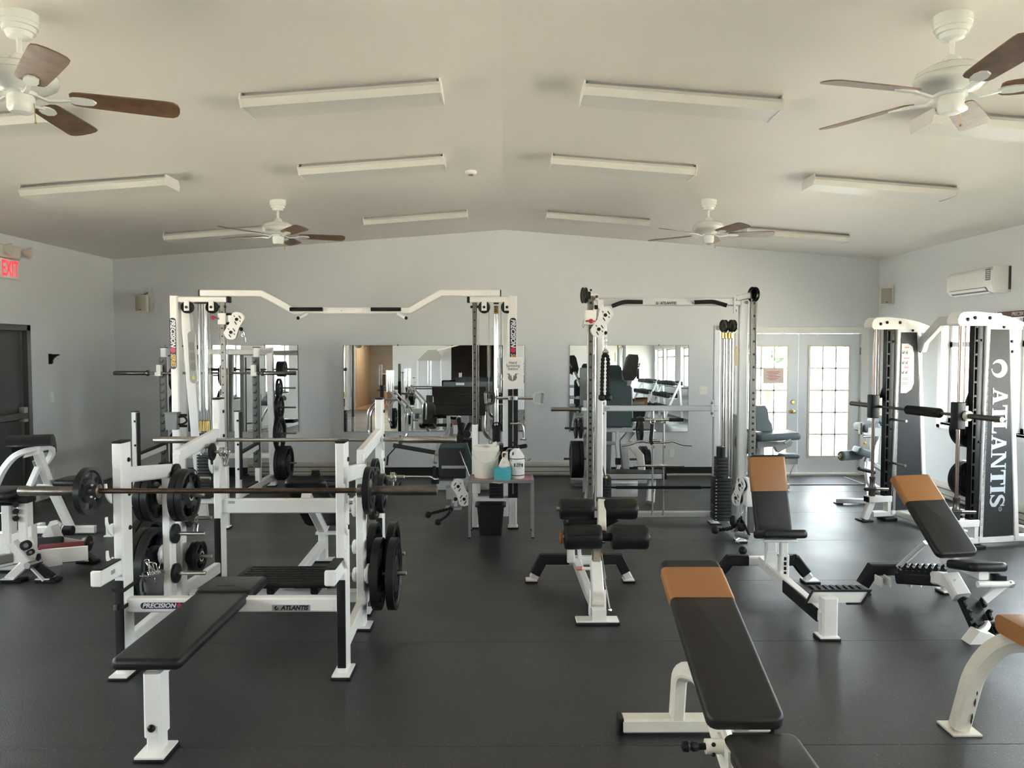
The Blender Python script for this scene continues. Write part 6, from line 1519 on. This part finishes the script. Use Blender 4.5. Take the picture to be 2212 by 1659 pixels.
part(lpz, 'rail_cover', G().box(q(982, 1000, Y=9.3), q(1020, 950, Y=9.1), .01), BLACK)
part(lpz, 'side_rail', G().bar(q(1066, 920, Y=9.4), q(1046, 1005, Y=8.7), .05, .06), SILVER)
bk0, bk1 = q(975, 965, Y=8.35), q(978, 1022, Y=8.45)
part(lpz, 'seat_shell', G().pad(q(977, 1000, Y=8.42), .30, .06, .34, .02, .02), DGREY)
part(lpz, 'back_pad', G().pad(q(980, 972, Y=8.47), .31, .13, .15, .05, .04), TEAL)
part(lpz, 'seat_side', G().prism([(0, 0), (.05, .03), (.14, -.28), (.13, -.36), (.08, -.34)], q(999, 962, Y=8.46), XF, ZF, .10), TEAL)
part(lpz, 'side_bar', G().bar(q(993, 975, Y=8.36), q(1016, 1035, Y=8.36), .012, .012), CHROME)
part(lpz, 'shell_trim', G().box(q(954, 1012, Y=8.375), q(1004, 1006, Y=8.37)), GREYF)
part(lpz, 'seat_post', G().bar((q(980, 0, Y=8.5).x, 8.5, .03), (q(980, 0, Y=8.5).x, 8.5, .48), .045, .05, up=(0, 1, 0)), SILVER)
part(lpz, 'seat_foot', G().box(q(965, 1075, Y=8.55), q(990, 1052, Y=8.45), .006), GREYF)
part(lpz, 'foot_flange', G().box((q(978, 0, Y=8.5).x - .10, 8.42, 0), (q(978, 0, Y=8.5).x + .08, 8.58, .02), .004), GREYF)
part(lpz, 'lever', G().cyl(q(850, 962, Y=8.5), q(942, 978, Y=8.45), .024, 12), DGREY)
part(lpz, 'lever_joint', G().cyl(q(940, 977, Y=8.45), q(950, 980, Y=8.45), .032, 12), GREYF)
part(lpz, 'lever_chain', G().bar(q(838, 985, Y=8.5), q(855, 966, Y=8.5), .012, .012), BLACK)
part(lpz, 'lever_chain', G().bar(q(836, 1005, Y=8.5), q(838, 985, Y=8.5), .02, .02), BLACK)
part(lpz, 'side_handle', G().tube(fillet([q(846, 1030, Y=8.4), q(932, 1030, Y=8.4), q(940, 1036, Y=8.35), q(948, 1034, Y=8.35)], .03, 4), .014, 10), CHROME)
part(lpz, 'hand_grip', G().cyl(q(938, 1030, Y=8.38), q(938, 1007, Y=8.38), .018, 12), RUB)
part(lpz, 'handle_clamp', G().box(q(934, 1042, Y=8.42), q(948, 1036, Y=8.32), .004), BLACK)
part(lpz, 'under_frame', G().bar((q(980, 0, Y=8.5).x, 8.5, .07), (q(1000, 0, Y=9.6).x, 9.7, .07), .09, .08), GREYF)
part(lpz, 'end_base', G().box((q(1000, 0, Y=9.6).x - .35, 9.62, 0), (q(1000, 0, Y=9.6).x + .35, 9.76, .10), .01), GREYF)
part(lpz, 'press_column', G().bar((q(1000, 0, Y=9.6).x, 9.66, .1), (q(1000, 0, Y=9.6).x, 9.62, 1.15), .12, .10, up=(0, 1, 0)), GREYF)
# ================================================================ squat/calf machine with teal pads, behind the cable station
sq = thing('hack_squat', 'grey plate-loaded squat machine with large dark teal back pad and shoulder pads', 'squat machine', (1.32, 9.3, 0))
Ys = 9.4
def poly_pad(par, name, pxs, Y, t, m, tilt=0):
    P = [q(a, b, Y=Y) for a, b in pxs]; c = sum(P, V((0, 0, 0))) / len(P)
    g = G(); n = len(P); lev = ((.93, -t / 2), (1, -t / 2 + .015), (1, t / 2 - .015), (.93, t / 2)); vs = []
    for k, y in lev: vs += [V((c.x + (p.x - c.x) * k, Y + y + tilt * (p.z - c.z), c.z + (p.z - c.z) * (1 - (1 - k) * .5))) for p in P]
    fs = [(i * n + k, i * n + (k + 1) % n, (i + 1) * n + (k + 1) % n, (i + 1) * n + k) for i in range(3) for k in range(n)] + [tuple(range(n)), tuple(3 * n + k for k in range(n - 1, -1, -1))]
    return part(par, name, g.add(vs, fs), m)
poly_pad(sq, 'back_pad', [(1288, 922), (1284, 916), (1284, 838), (1290, 831), (1302, 827), (1305, 822), (1305, 795), (1310, 789), (1338, 789), (1343, 795), (1344, 818), (1349, 825), (1360, 830), (1365, 838), (1367, 916), (1363, 922)], Ys, .06, TEAL, .12)
for s in (0, 1):
    f = (lambda x: x) if s else (lambda x: 2 * 1325 - x)
    poly_pad(sq, 'shoulder_pad', [(f(1346), 806), (f(1354), 772), (f(1360), 765), (f(1376), 766), (f(1378), 774), (f(1374), 812), (f(1366), 822), (f(1350), 821)], 9.22, .16, VINYLG)
    part(sq, 'shoulder_bracket', G().bar(q(f(1362), 815, Y=9.32), q(f(1352), 850, Y=9.5), .05, .05), SILVER)
    part(sq, 'hand_bar', G().tube(fillet([q(f(1372), 800, Y=9.4), q(f(1382), 785, Y=9.4), q(f(1379), 792, Y=9.3)], .03, 3), .012, 8), STEEL)
    part(sq, 'hand_grip', G().cyl(q(f(1378), 796, Y=9.4), q(f(1378), 818, Y=9.4), .016, 10), RUB)
part(sq, 'pad_crossbar', G().bar(q(1286, 929, Y=9.45), q(1366, 929, Y=9.45), .06, .05), SILVER)
part(sq, 'pad_frame', G().box(q(1296, 905, Y=9.52), q(1354, 800, Y=9.46), .01), GREYF)
part(sq, 'centre_strut', G().path([q(1334, 928, Y=9.45), q(1333, 960, Y=9.42), q(1336, 1000, Y=9.36), q(1334, 1024, Y=9.3)], .045, .05, up=(0, 1, 0)), SILVER)
part(sq, 'strut_clamp', G().box(q(1329, 1003, Y=9.36), q(1341, 990, Y=9.32), .004), BLACK)
part(sq, 'crossbar', G().bar(q(1300, 957, Y=9.5), q(1364, 957, Y=9.5), .05, .045), SILVER)
part(sq, 'rail_left', G().bar(q(1272, 900, Y=9.6), q(1276, 1030, Y=8.9), .09, .06), SILVER)
part(sq, 'side_leg', G().path([q(1364, 932, Y=9.55), q(1345, 955, Y=9.5), q(1352, 1024, Y=9.45)], .09, .06, up=(0, 1, 0)), GREYF)
part(sq, 'side_leg', G().path([q(1366, 965, Y=9.3), q(1383, 985, Y=9.2), q(1387, 1024, Y=9.1)], .085, .06, up=(0, 1, 0)), SILVER)
part(sq, 'footplate', G().box(q(1308, 1027, Y=9.15), q(1440, 1022, Y=8.85), .003), BLACK)
part(sq, 'footplate_edge', G().box((q(1310, 0, Y=8.86).x, 8.84, q(1370, 1030, Y=8.84).z - .025), (q(1438, 0, Y=8.86).x, 8.86, q(1370, 1024, Y=8.84).z), .002), GREYF)
part(sq, 'base_plate', G().box((q(1315, 0, Y=8.9).x, 8.86, .06), (q(1384, 0, Y=8.9).x, 8.95, .26), .004), SILVER)
part(sq, 'base_plate_rim', G().box((q(1313, 0, Y=8.84).x, 8.80, .225), (q(1384, 0, Y=8.84).x, 8.86, .25), .003), WHITE)
part(sq, 'base_foot', G().bar(q(1408, 1034, Y=8.95), (q(1413, 0, Y=8.72).x, 8.72, .02), .09, .06, up=(0, 1, 0)), SILVER)
part(sq, 'base_foot', G().bar(q(1280, 1034, Y=8.95), (q(1272, 0, Y=8.72).x, 8.72, .02), .09, .06, up=(0, 1, 0)), SILVER)
part(sq, 'rear_base', G().bar((.85, 9.95, .06), (1.85, 9.95, .06), .08, .07), GREYF); part(sq, 'rear_base', G().bar((1.32, 9.95, .08), (1.32, 9.0, .16), .08, .08), GREYF)
part(sq, 'rear_column', G().bar((1.32, 9.95, .08), (1.32, 9.62, 1.3), .10, .08, up=(0, 1, 0)), GREYF)
part(sq, 'loading_sleeve', G().cyl(q(1190, 884, Y=9.3), q(1250, 884, Y=9.3), .025, 14, ch=.003), STEEL)
part(sq, 'sleeve_collar', G().cyl(q(1250, 884, Y=9.3), q(1254, 884, Y=9.3), .045, 16), GUNS)
part(sq, 'sleeve_arm', G().bar(q(1254, 884, Y=9.3), q(1300, 884, Y=9.4), .05, .05), SILVER)
part(sq, 'loading_sleeve', G().cyl(q(1366, 872, Y=9.45), q(1392, 872, Y=9.45), .025, 14), GREYPL)
for (a, b, py) in ((1220, 1262, 925), (1218, 1262, 991)): part(sq, 'storage_peg', G().cyl(q(a, py, Y=9.35), q(b + 30, py, Y=9.35), .014, 10), GUNS)
part(sq, 'peg_upright', G().bar((q(1268, 0, Y=9.4).x, 9.40, .02), (q(1268, 0, Y=9.4).x, 9.40, 1.15), .05, .06, up=(0, 1, 0)), SILVER)
for py in (928, 992): part(sq, 'storage_peg', G().cyl(q(1360, py, Y=9.5), q(1406, py, Y=9.5), .014, 10), GUNS)
GS = 'plates on the teal squat machine'
for px, py, R, lab in ((1254, 925, .125, 'plate left of the teal squat machine, upper peg, inner'), (1244, 925, .125, 'plate left of the teal squat machine, upper peg, outer'),
                       (1254, 992, .225, 'large plate left of the teal squat machine, lower peg, inner'), (1244.5, 992, .225, 'large plate left of the teal squat machine, lower peg, middle'), (1237, 992, .225, 'large plate left of the teal squat machine, lower peg, outer'),
                       (1382, 928, .165, 'plate right of the teal squat machine, upper peg'), (1385, 992, .165, 'plate right of the teal squat machine, lower peg, inner'), (1393, 992, .165, 'plate right of the teal squat machine, lower peg, middle'), (1400, 992, .125, 'small plate right of the teal squat machine, lower peg, outer')):
    plate_at(q(px, py, Y=9.35 if px < 1300 else 9.5), R, lab, GS, grips=False)
# ================================================================ leg extension by the French door
le = thing('leg_extension', 'grey padded leg extension machine in front of the left French door', 'leg machine', (3.2, 9.6, 0))
Ye = 9.6
poly_pad(le, 'back_pad', [(1624, 930), (1622, 884), (1630, 876), (1652, 876), (1657, 884), (1659, 906), (1665, 916), (1666, 932)], 9.75, .09, GREYV, .15)
part(le, 'seat_pad', G().pad(q(1674, 941, Y=Ye), .52, .40, .09, .04, .03, R=roty(-.05)), GREYV)
part(le, 'seat_frame', G().prism([(-.20, .0), (.24, .0), (.22, -.05), (.06, -.14), (.02, -.06), (-.2, -.08)], q(1668, 953, Y=Ye), XF, ZF, .12), GREYF)
part(le, 'seat_lever', G().tube([q(1694, 957, Y=9.4), q(1708, 950, Y=9.4)], .018, 10), SILVER)
part(le, 'seat_post', G().bar((q(1658, 0, Y=Ye).x, Ye, .02), (q(1658, 0, Y=Ye).x, Ye, .60), .06, .07, up=(0, 1, 0)), SILVER)
part(le, 'diagonal_brace', G().bar(q(1640, 972, Y=Ye), q(1662, 954, Y=Ye), .03, .03), SILVER)
part(le, 'shin_pad', G().pad(q(1704, 984, Y=9.5), .22, .20, .05, .03, .02), GREYV)
part(le, 'shin_frame', G().box(q(1688, 1000, Y=9.55), q(1723, 990, Y=9.42), .006), GREYF)
part(le, 'shin_arm', G().bar(q(1717, 1000, Y=9.5), (q(1716, 0, Y=9.5).x, 9.5, .13), .012, .012), CHROME)
part(le, 'base_rail', G().bar((q(1600, 0, Y=9.6).x, 9.6, .05), (q(1720, 0, Y=9.6).x, 9.6, .05), .07, .06), SILVER)
part(le, 'cam_guard', G().lathe([(.10, -.03), (.15, -.02), (.15, .02), (.10, .03)], q(1612, 955, Y=9.6), (0, 1, 0), 20), GUNS)
part(le, 'cable_loop', G().tube(fillet([q(1604, 935, Y=9.5), q(1620, 925, Y=9.5), q(1633, 945, Y=9.5), q(1631, 980, Y=9.5)], .1, 5), .010, 8), GUNS)
part(le, 'stack_tower', G().box((q(1598, 0, Y=9.7).x, 9.62, .03), (q(1622, 0, Y=9.7).x, 9.85, .95), .01), GREYF)
part(le, 'back_frame', G().bar(q(1640, 932, Y=9.82), (q(1640, 0, Y=9.8).x, 9.75, .05), .05, .05, up=(0, 1, 0)), GREYF)
# ================================================================ leg curl beside the right French door
lc = thing('leg_curl', 'silver leg curl machine with grey roller pads behind the tall guided rack', 'leg machine', (4.15, 9.0, 0))
Yl = 9.0
part(lc, 'roller_pad', G().cyl(q(1816, 985, Y=Yl), q(1858, 982, Y=Yl + .15), .058, 18, ch=.012), GREYV)
part(lc, 'roller_cap', G().lathe([(.035, 0), (.03, .01), (0, .012)], q(1816, 985, Y=Yl), (-1, 0, 0), 14), BRASS)
part(lc, 'roller_axle', G().cyl(q(1809, 985, Y=Yl), q(1816, 985, Y=Yl), .012, 8), SILVER)
part(lc, 'thigh_pad', G().pad(q(1862, 976, Y=9.0), .16, .22, .09, .03, .02, R=roty(.35)), GREYV)
part(lc, 'chest_pad', G().pad(q(1872, 922, Y=9.1), .20, .30, .10, .03, .025, R=roty(-.1)), GREYV)
part(lc, 'chest_pad', G().pad(q(1908, 907, Y=9.3), .26, .34, .07, .03, .025, R=roty(-.25)), GREYV)
part(lc, 'pad_cover', G().box(q(1866, 940, Y=9.05), q(1915, 923, Y=8.95), .008), SILVER)
part(lc, 'pad_end', G().box(q(1854, 938, Y=8.97), q(1862, 914, Y=8.93), .006), GUNS)
part(lc, 'link_bar', G().cyl(q(1864, 943, Y=8.9), q(1884, 942, Y=8.9), .016, 10), CHROME)
for a, b in (((1875, 940), (1882, 985)), ((1887, 960), (1870, 998)), ((1905, 930), (1900, 1000))):
    part(lc, 'frame_link', G().bar(q(*a, Y=9.05), q(*b, Y=9.05), .05, .04), SILVER)
part(lc, 'stack_shroud', G().prism([(-.18, -.35), (.10, -.35), (.22, .42), (.10, .46), (-.04, .25)], q(1905, 1000, Y=9.35), XF, ZF, .12), SILVER)
part(lc, 'yellow_knob', G().sph(q(1868, 957, Y=8.9), .018, 10), DYEL)
part(lc, 'curved_leg', G().path(fillet([q(1877, 998, Y=9.0), q(1874, 1025, Y=8.95), q(1880, 1048, Y=8.9), q(1905, 1062, Y=8.85)], .15, 5), .075, .05, up=(0, 1, 0)), SILVER)
part(lc, 'lower_roller', G().cyl(q(1854, 1012, Y=8.8), q(1890, 1021, Y=8.85), .022, 12, ch=.006), RUB)
part(lc, 'swing_arm', G().bar(q(1880, 1000, Y=9.1), q(1915, 1020, Y=9.2), .06, .05), SILVER)
part(lc, 'base_foot', G().path(fillet([(q(1826, 0, Y=8.75).x, 8.75, .03), (q(1850, 0, Y=8.72).x, 8.70, .045), (q(1905, 0, Y=8.75).x, 8.74, .03)], .2, 5), .06, .055), SILVER)
part(lc, 'rubber_foot', G().box((q(1825, 0, Y=8.75).x - .01, 8.71, 0), (q(1833, 0, Y=8.75).x + .03, 8.79, .012)), RUB)
part(lc, 'base_spine', G().bar((q(1900, 0, Y=8.75).x, 8.74, .05), (q(1900, 0, Y=9.6).x, 9.6, .05), .06, .06), SILVER)
# ================================================================ left edge: seated calf machine and preacher bench
cm = thing('calf_machine', 'low white calf raise machine with red step block at the left edge', 'calf machine', (-3.7, 6.0, 0))
Yc_ = 5.95
for px, pt_ in ((19, 1090), (54, 1077)):
    top = q(px, pt_, Y=Yc_); part(cm, 'yoke_post', G().bar((top.x, Yc_, .16), top, .075, .09, up=(0, 1, 0)), WHITE)
    part(cm, 'post_cap', G().box(top + V((-.038, -.046, 0)), top + V((.038, .046, .012)), .003), BLACK)
ym = q(37, 1165, Y=Yc_)
part(cm, 'yoke_plate', G().prism([(-.135, -.18), (.135, -.18), (.135, .12), (.05, .07), (-.05, .04), (-.135, .06)], ym, XF, ZF, .07), WHITE)
for py in (1090, 1105, 1120): part(cm, 'adjusting_pin', G().cyl(q(34, py, Y=5.92), q(34, py, Y=5.86), .022, 12), BLACK)
part(cm, 'knee_pad', G().pad(q(8, 1066, Y=5.98), .26, .34, .075, .04, .03), VINYL)
part(cm, 'pad_bracket', G().box(q(-10, 1082, Y=6.0), q(60, 1074, Y=5.9), .004), BLACK)
part(cm, 'base_rail', G().bar((q(-60, 1210, Y=5.9).x, 5.6, .12), (q(45, 1205, Y=6.0).x, 6.0, .14), .09, .08), WHITE)
part(cm, 'base_rail', G().bar((q(-40, 1215, Y=5.8).x, 5.72, .16), (q(28, 1212, Y=5.95).x, 5.93, .16), .07, .07), GREYPL)
part(cm, 'cross_foot', G().bar((q(-40, 1200, Y=6.1).x, 6.1, .05), (q(50, 1200, Y=6.1).x, 6.1, .05), .08, .07), WHITE)
def arm(p, r, w=.05, h=.07, m=WHITE, name='side_arm'): part(cm, name, G().bar(q(p[0], p[1], Y=p[2]), q(r[0], r[1], Y=r[2]), w, h, up=(0, 1, 0)), m)
arm((27, 1172, 5.8), (62, 1216, 5.8), .07, .06); arm((62, 1212, 5.8), (22, 1250, 5.84), .07, .06); arm((72, 1222, 5.82), (112, 1250, 5.84), .07, .06, BLACK, 'rear_leg')
part(cm, 'leg_edge', G().bar(q(70, 1226, Y=5.79), q(96, 1253, Y=5.80), .012, .05, up=(0, 1, 0)), WHITE)
for px, py, Y in ((30, 1254, 5.84), (104, 1254, 5.84), (189, 1213, 6.35)):
    x = q(px, py, Y=Y).x
    part(cm, 'rubber_foot', G().box((x - .075, Y - .05, 0), (x + .085, Y + .05, .022), .005), BLACK)
    part(cm, 'foot_plate', G().box((x - .07, Y - .052, .022), (x + .03, Y + .045, .030)), WHITE)
part(cm, 'step_frame', G().prism([(-.16, -.06), (.16, -.06), (.16, .05), (-.16, .05)], q(140, 1197, Y=6.0), (.93, .36, 0), (0, 0, 1), .03), WHITE)
part(cm, 'step_block', G().pad(q(132, 1186, Y=6.1), .32, .13, .05, .01, .006, R=rotz(.37) @ rotx(.25)), MAROON, 'dark red step block')
part(cm, 'step_block_lower', G().pad(q(138, 1208, Y=6.05), .30, .05, .05, .01, .006, R=rotz(.37)), MAROON)
part(cm, 'heel_pad', G().pad(q(100, 1174, Y=6.15), .24, .13, .045, .02, .012, R=rotz(.37) @ rotx(.35)), RUB)
for s in ((96, 1195, 5.92), (150, 1165, 6.28)):
    part(cm, 'side_plate', G().prism([(-.13, .12), (-.08, .14), (-.04, .02), (.10, -.02), (.12, -.10), (.03, -.11), (-.10, .0)], q(*s[:2], Y=s[2]), (.93, .36, 0), (0, 0, 1), .014), WHITE)
part(cm, 'side_plate', G().prism([(-.10, -.02), (-.03, .10), (.02, .11), (.06, .08), (.03, -.05), (-.05, -.06)], q(118, 1152, Y=6.3), XF, ZF, .02), WHITE)
part(cm, 'pivot_bearing', G().lathe([(.012, -.04), (.04, -.035), (.04, .035), (.012, .04)], q(148, 1146, Y=6.3), (1, 0, 0), 16), RUB)
for px, py, Y, r in ((56, 1178, 5.75, .036), (66, 1193, 5.76, .022)):
    part(cm, 'pivot_bearing', G().lathe([(.01, -.02), (r, -.02), (r, .02), (.01, .02)], q(px, py, Y=Y), (0, 1, 0), 16), RUB)
    part(cm, 'bearing_cap', G().cyl(q(px, py, Y=Y - .02), q(px, py, Y=Y - .028), r * .5, 12), GREYPL)
part(cm, 'plate_disc', G().lathe([(.03, 0), (.058, .006), (.058, .022), (.03, .03)], q(88, 1212, Y=5.78), (-.93, -.36, 0), 20), RUB)
part(cm, 'loading_peg', G().cyl(q(86, 1213, Y=5.78), q(58, 1222, Y=5.62), .024, 14), STEEL)
part(cm, 'plate_disc', G().lathe([(.02, 0), (.055, .006), (.055, .03), (.03, .04)], q(178, 1176, Y=6.3), (.93, .1, 0), 20), WPL)
part(cm, 'disc_rim', G().lathe([(.05, 0), (.064, .003), (.064, .014), (.05, .017)], q(190, 1174, Y=6.3), (.93, .1, 0), 20), RUB)
part(cm, 'loading_peg', G().cyl(q(190, 1174, Y=6.3), q(202, 1171, Y=6.32), .016, 12), GUNS)
arm((166, 1186, 6.3), (198, 1211, 6.35), .07, .06, BLACK, 'rear_leg')
part(cm, 'leg_edge', G().bar(q(161, 1194, Y=6.28), q(176, 1209, Y=6.30), .012, .05, up=(0, 1, 0)), WHITE)
part(cm, 'machine_spine', G().bar(q(60, 1200, Y=5.96), q(100, 1196, Y=6.02), .05, .06), WHITE)
pb = thing('preacher_bench', 'white preacher curl bench with rounded black arm pad, left of the benches', 'curl bench', (-4.1, 7.1, 0))
Yq = 7.0
cL, cR = q(20, 966, Y=Yq), q(113, 944, Y=Yq + .12)
dx = (cR - cL)
sec = [(-.14, -.10), (-.17, -.12), (-.16, -.05), (-.10, .03), (-.02, .065), (.06, .07), (.12, .03), (.13, -.01), (.10, -.03), (.02, -.02), (-.07, -.05)]
part(pb, 'arm_pad', G().prism([(-y, z) for y, z in sec][::1], (cL + cR) / 2, (-.35, .94, 0), (0, 0, 1), dx.length), VINYL)
part(pb, 'arc_frame', G().path(fillet([q(-14, 1060, Y=6.95), q(8, 1010, Y=6.95), q(38, 978, Y=6.95), q(100, 966, Y=7.1)], .25, 6), .05, .06, up=(0, 1, 0)), WHITE)
part(pb, 'rear_arc', G().path(fillet([q(92, 968, Y=7.15), q(112, 966, Y=7.2), q(113, 980, Y=7.25), q(100, 1000, Y=7.25)], .12, 5), .04, .05, up=(0, 1, 0)), WHITE)
part(pb, 'pad_post', G().bar(q(80, 974, Y=7.05), q(107, 1048, Y=7.2), .075, .06, up=(0, 1, 0)), WHITE)
part(pb, 'post_gusset', G().prism([(-.09, -.04), (.06, .0), (.06, .08), (-.03, .06)], q(72, 980, Y=7.03), XF, ZF, .02), WHITE)
part(pb, 'brace', G().bar(q(76, 995, Y=7.1), q(94, 1052, Y=7.2), .045, .03, up=(0, 1, 0)), GREYPL)
part(pb, 'lower_post', G().bar(q(107, 1045, Y=7.2), q(152, 1140, Y=7.3), .075, .06, up=(0, 1, 0)), WHITE)
part(pb, 'brace_leg', G().bar(q(82, 1010, Y=7.1), q(62, 1055, Y=7.0), .05, .05, up=(0, 1, 0)), WHITE)
part(pb, 'seat_bar', G().bar(q(80, 1052, Y=7.15), q(160, 1052, Y=7.25), .05, .05), WHITE)
part(pb, 'seat_pad', G().pad(q(166, 1040, Y=7.25), .33, .32, .07, .06, .03), VINYL)
part(pb, 'base_rail', G().bar(q(50, 1145, Y=7.3), q(206, 1143, Y=7.36), .06, .07), WHITE)
part(pb, 'base_foot', G().box((q(206, 0, Y=7.3).x, 7.22, 0), (q(226, 0, Y=7.3).x, 7.44, .014), .003), WHITE)
part(pb, 'base_riser', G().box((q(203, 0, Y=7.3).x, 7.29, .0), (q(212, 0, Y=7.3).x, 7.42, .09)), WHITE)
part(pb, 'rear_foot', G().bar((q(50, 1145, Y=7.3).x, 6.85, .03), (q(50, 1145, Y=7.3).x, 7.6, .03), .07, .055), WHITE)
# ================================================================ what the mirrors show: the room behind the camera
YA = -9.6
struct('floor_annex', G().box((XL, YA, -.14), (XR, YN - .15, 0)), WFLOOR)
TANW = mat('annex_tan_wall', (.36, .27, .19), .7, noise=.1, nscale=2); CONC = mat('annex_grey_wall', (.22, .20, .18), .7, noise=.25, nscale=2)
struct('wall_annex_back', G().box((XL - .15, YA - .15, -.1), (XR + .15, YA, 2.9)), CONC)
struct('wall_annex_left', G().box((XL - .15, YA, -.1), (XL, YN - .15, 2.9)), TANW)
struct('wall_annex_right', G().box((XR, YA, -.1), (XR + .15, YN - .15, 2.9)), TANW)
struct('wall_annex_middle', G().box((-2.9, YA, -.1), (-2.75, YN - .15, 2.7)), TANW)
struct('ceiling_annex', G().box((XL - .15, YA - .15, 2.46), (XR + .15, YN - .15, 2.6)), CEILP)
al = thing('annex_light', 'lit strip light in the wood-floored side room, seen in the wide mirror', 'ceiling light', (-4.4, -7.2, 2.42))
part(al, 'channel', G().box((-5.05, -7.3, 2.42), (-3.75, -7.1, 2.46)), LCH)
for y in (-7.24, -7.16): part(al, 'tube', G().cyl((-5.0, y, 2.39), (-3.8, y, 2.39), .016, 10), TUBEL)
# cable tower and bench seen in the wide mirror
tw = thing('cable_tower', 'white cable tower with grey head against the wall behind the camera, seen in the mirror', 'cable machine', (-2.6, -4.9, 0))
for x in (-3.0, -2.2): part(tw, 'tower_post', G().bar((x, -4.9, .0), (x, -4.9, 1.75), .06, .06, up=(0, 1, 0)), WHITE)
part(tw, 'tower_head', G().prism([(-.42, 0), (.35, .0), (.38, .15), (.25, .38), (-.05, .36)], (-2.6, -4.9, 1.72), XF, ZF, .10), DSIL)
part(tw, 'top_arm', G().bar((-2.4, -4.9, 2.05), (-1.4, -4.6, 2.3), .05, .05), WHITE)
part(tw, 'hand_grip', G().cyl((-1.65, -4.68, 2.24), (-1.35, -4.58, 2.32), .025, 10), RUB)
part(tw, 'base', G().box((-3.1, -5.1, 0), (-1.7, -4.5, .08), .01), WHITE)
stack(tw, (-2.6, -4.9), .22, .18, .1, 14)
for dx in (-.05, .05): part(tw, 'guide_rod', G().cyl((-2.6 + dx, -4.9, .5), (-2.6 + dx, -4.9, 1.74), .012, 8), CHROME)
vb = thing('vertical_bench', 'black padded bench on a white frame behind the camera, seen in the wide mirror', 'weight bench', (-1.8, -2.2, 0))
part(vb, 'back_pad', G().pad((-1.8, -2.2, .75), .30, .75, .06, .04, .02, R=rotx(1.2)), VINYL)
part(vb, 'post', G().bar((-1.8, -2.3, 0), (-1.8, -2.3, .6), .06, .06, up=(0, 1, 0)), WHITE)
part(vb, 'base_rail', G().bar((-1.8, -2.9, .04), (-1.8, -1.5, .04), .07, .06), WHITE)
part(vb, 'cross_foot', G().bar((-2.15, -2.9, .04), (-1.45, -2.9, .04), .07, .06), WHITE)
ws = solo('wall_sign', G().box((-1.05, YN + .002, 1.0), (-.55, YN + .012, 1.45)) if False else G().box((.40, YN + .002, 1.15), (.85, YN + .012, 1.75)), PAPER, 'white notice on the wall behind the camera about returning weights, seen in the mirror', 'sign')
for i, s_ in enumerate(('PLEASE PUT', 'YOUR WEIGHTS', 'BACK ON', 'THE RACK')): text(ws, 'lettering', s_, .085, DBLK, (.625, YN + .0125, 1.62 - i * .10), (-1, 0, 0), ZF, .005, sx=.62)
pl = thing('plate_rack', 'brown low bench machine in the wood-floored side room', 'exercise bench', (-4.6, -7.0, 0))
part(pl, 'back_pad', G().pad((-4.5, -7.2, .95), .32, .85, .07, .04, .02, R=rotx(.75)), mat('brown_pad', (.08, .05, .03), .5))
part(pl, 'frame', G().path([(-4.5, -7.7, .03), (-4.5, -7.4, .65), (-4.5, -6.6, .60), (-4.5, -6.4, .03)], .07, .07), CREAM)
part(pl, 'seat_pad', G().pad((-4.5, -6.6, .66), .32, .4, .07, .04, .02), mat('brown_pad_seat', (.08, .05, .03), .5))
# dumbbell racks with dumbbells along the right wall behind the camera
def dumbbell_rack(x, y, L, label, nper, glabel):
    t = thing('dumbbell_rack', label, 'dumbbell rack', (x, y, 0))
    for yy in (y - L / 2, y + L / 2):
        part(t, 'end_frame', G().path([(x - .30, yy, .0), (x - .20, yy, .35), (x + .12, yy, 1.05), (x + .2, yy, .0)], .06, .06, up=(0, 1, 0)), SILVER)
    for k, (dx, z) in enumerate(((-.22, .32), (-.06, .66), (.08, 1.0))):
        part(t, 'tray', G().box((x + dx - .13, y - L / 2, z - .02), (x + dx + .11, y + L / 2, z), .004), SILVER)
        for i in range(nper):
            yy = y - L / 2 + .12 + i * (L - .24) / (nper - 1); r = .058 + .004 * (2 - k) + .002 * (i % 3)
            d = thing('dumbbell', 'black dumbbell on the %s, %s tier, %s from its far end' % (glabel, ('bottom', 'middle', 'top')[k], ('eighth', 'seventh', 'sixth', 'fifth', 'fourth', 'third', 'second', 'first')[8 - nper + i]), 'dumbbell', (x + dx, yy, z + r), '%s, %s tier' % (glabel, ('bottom', 'middle', 'top')[k]))
            c = V((x + dx, yy, z + r + .001))
            part(d, 'handle', G().cyl(c + V((-.08, 0, 0)), c + V((.08, 0, 0)), .015, 8), CHROME)
            for s in (-1, 1): part(d, 'head', G().cyl(c + V((s * .06, 0, 0)), c + V((s * .15, 0, 0)), r, 10, ch=.008), RUB)
dumbbell_rack(4.55, -3.2, 2.4, 'grey three-tier dumbbell rack under the rear right windows, seen in the right mirror', 8, 'rear dumbbell rack')
dumbbell_rack(4.60, -.3, 2.2, 'grey three-tier dumbbell rack near the camera on the right wall, seen in the right mirror', 7, 'front dumbbell rack')
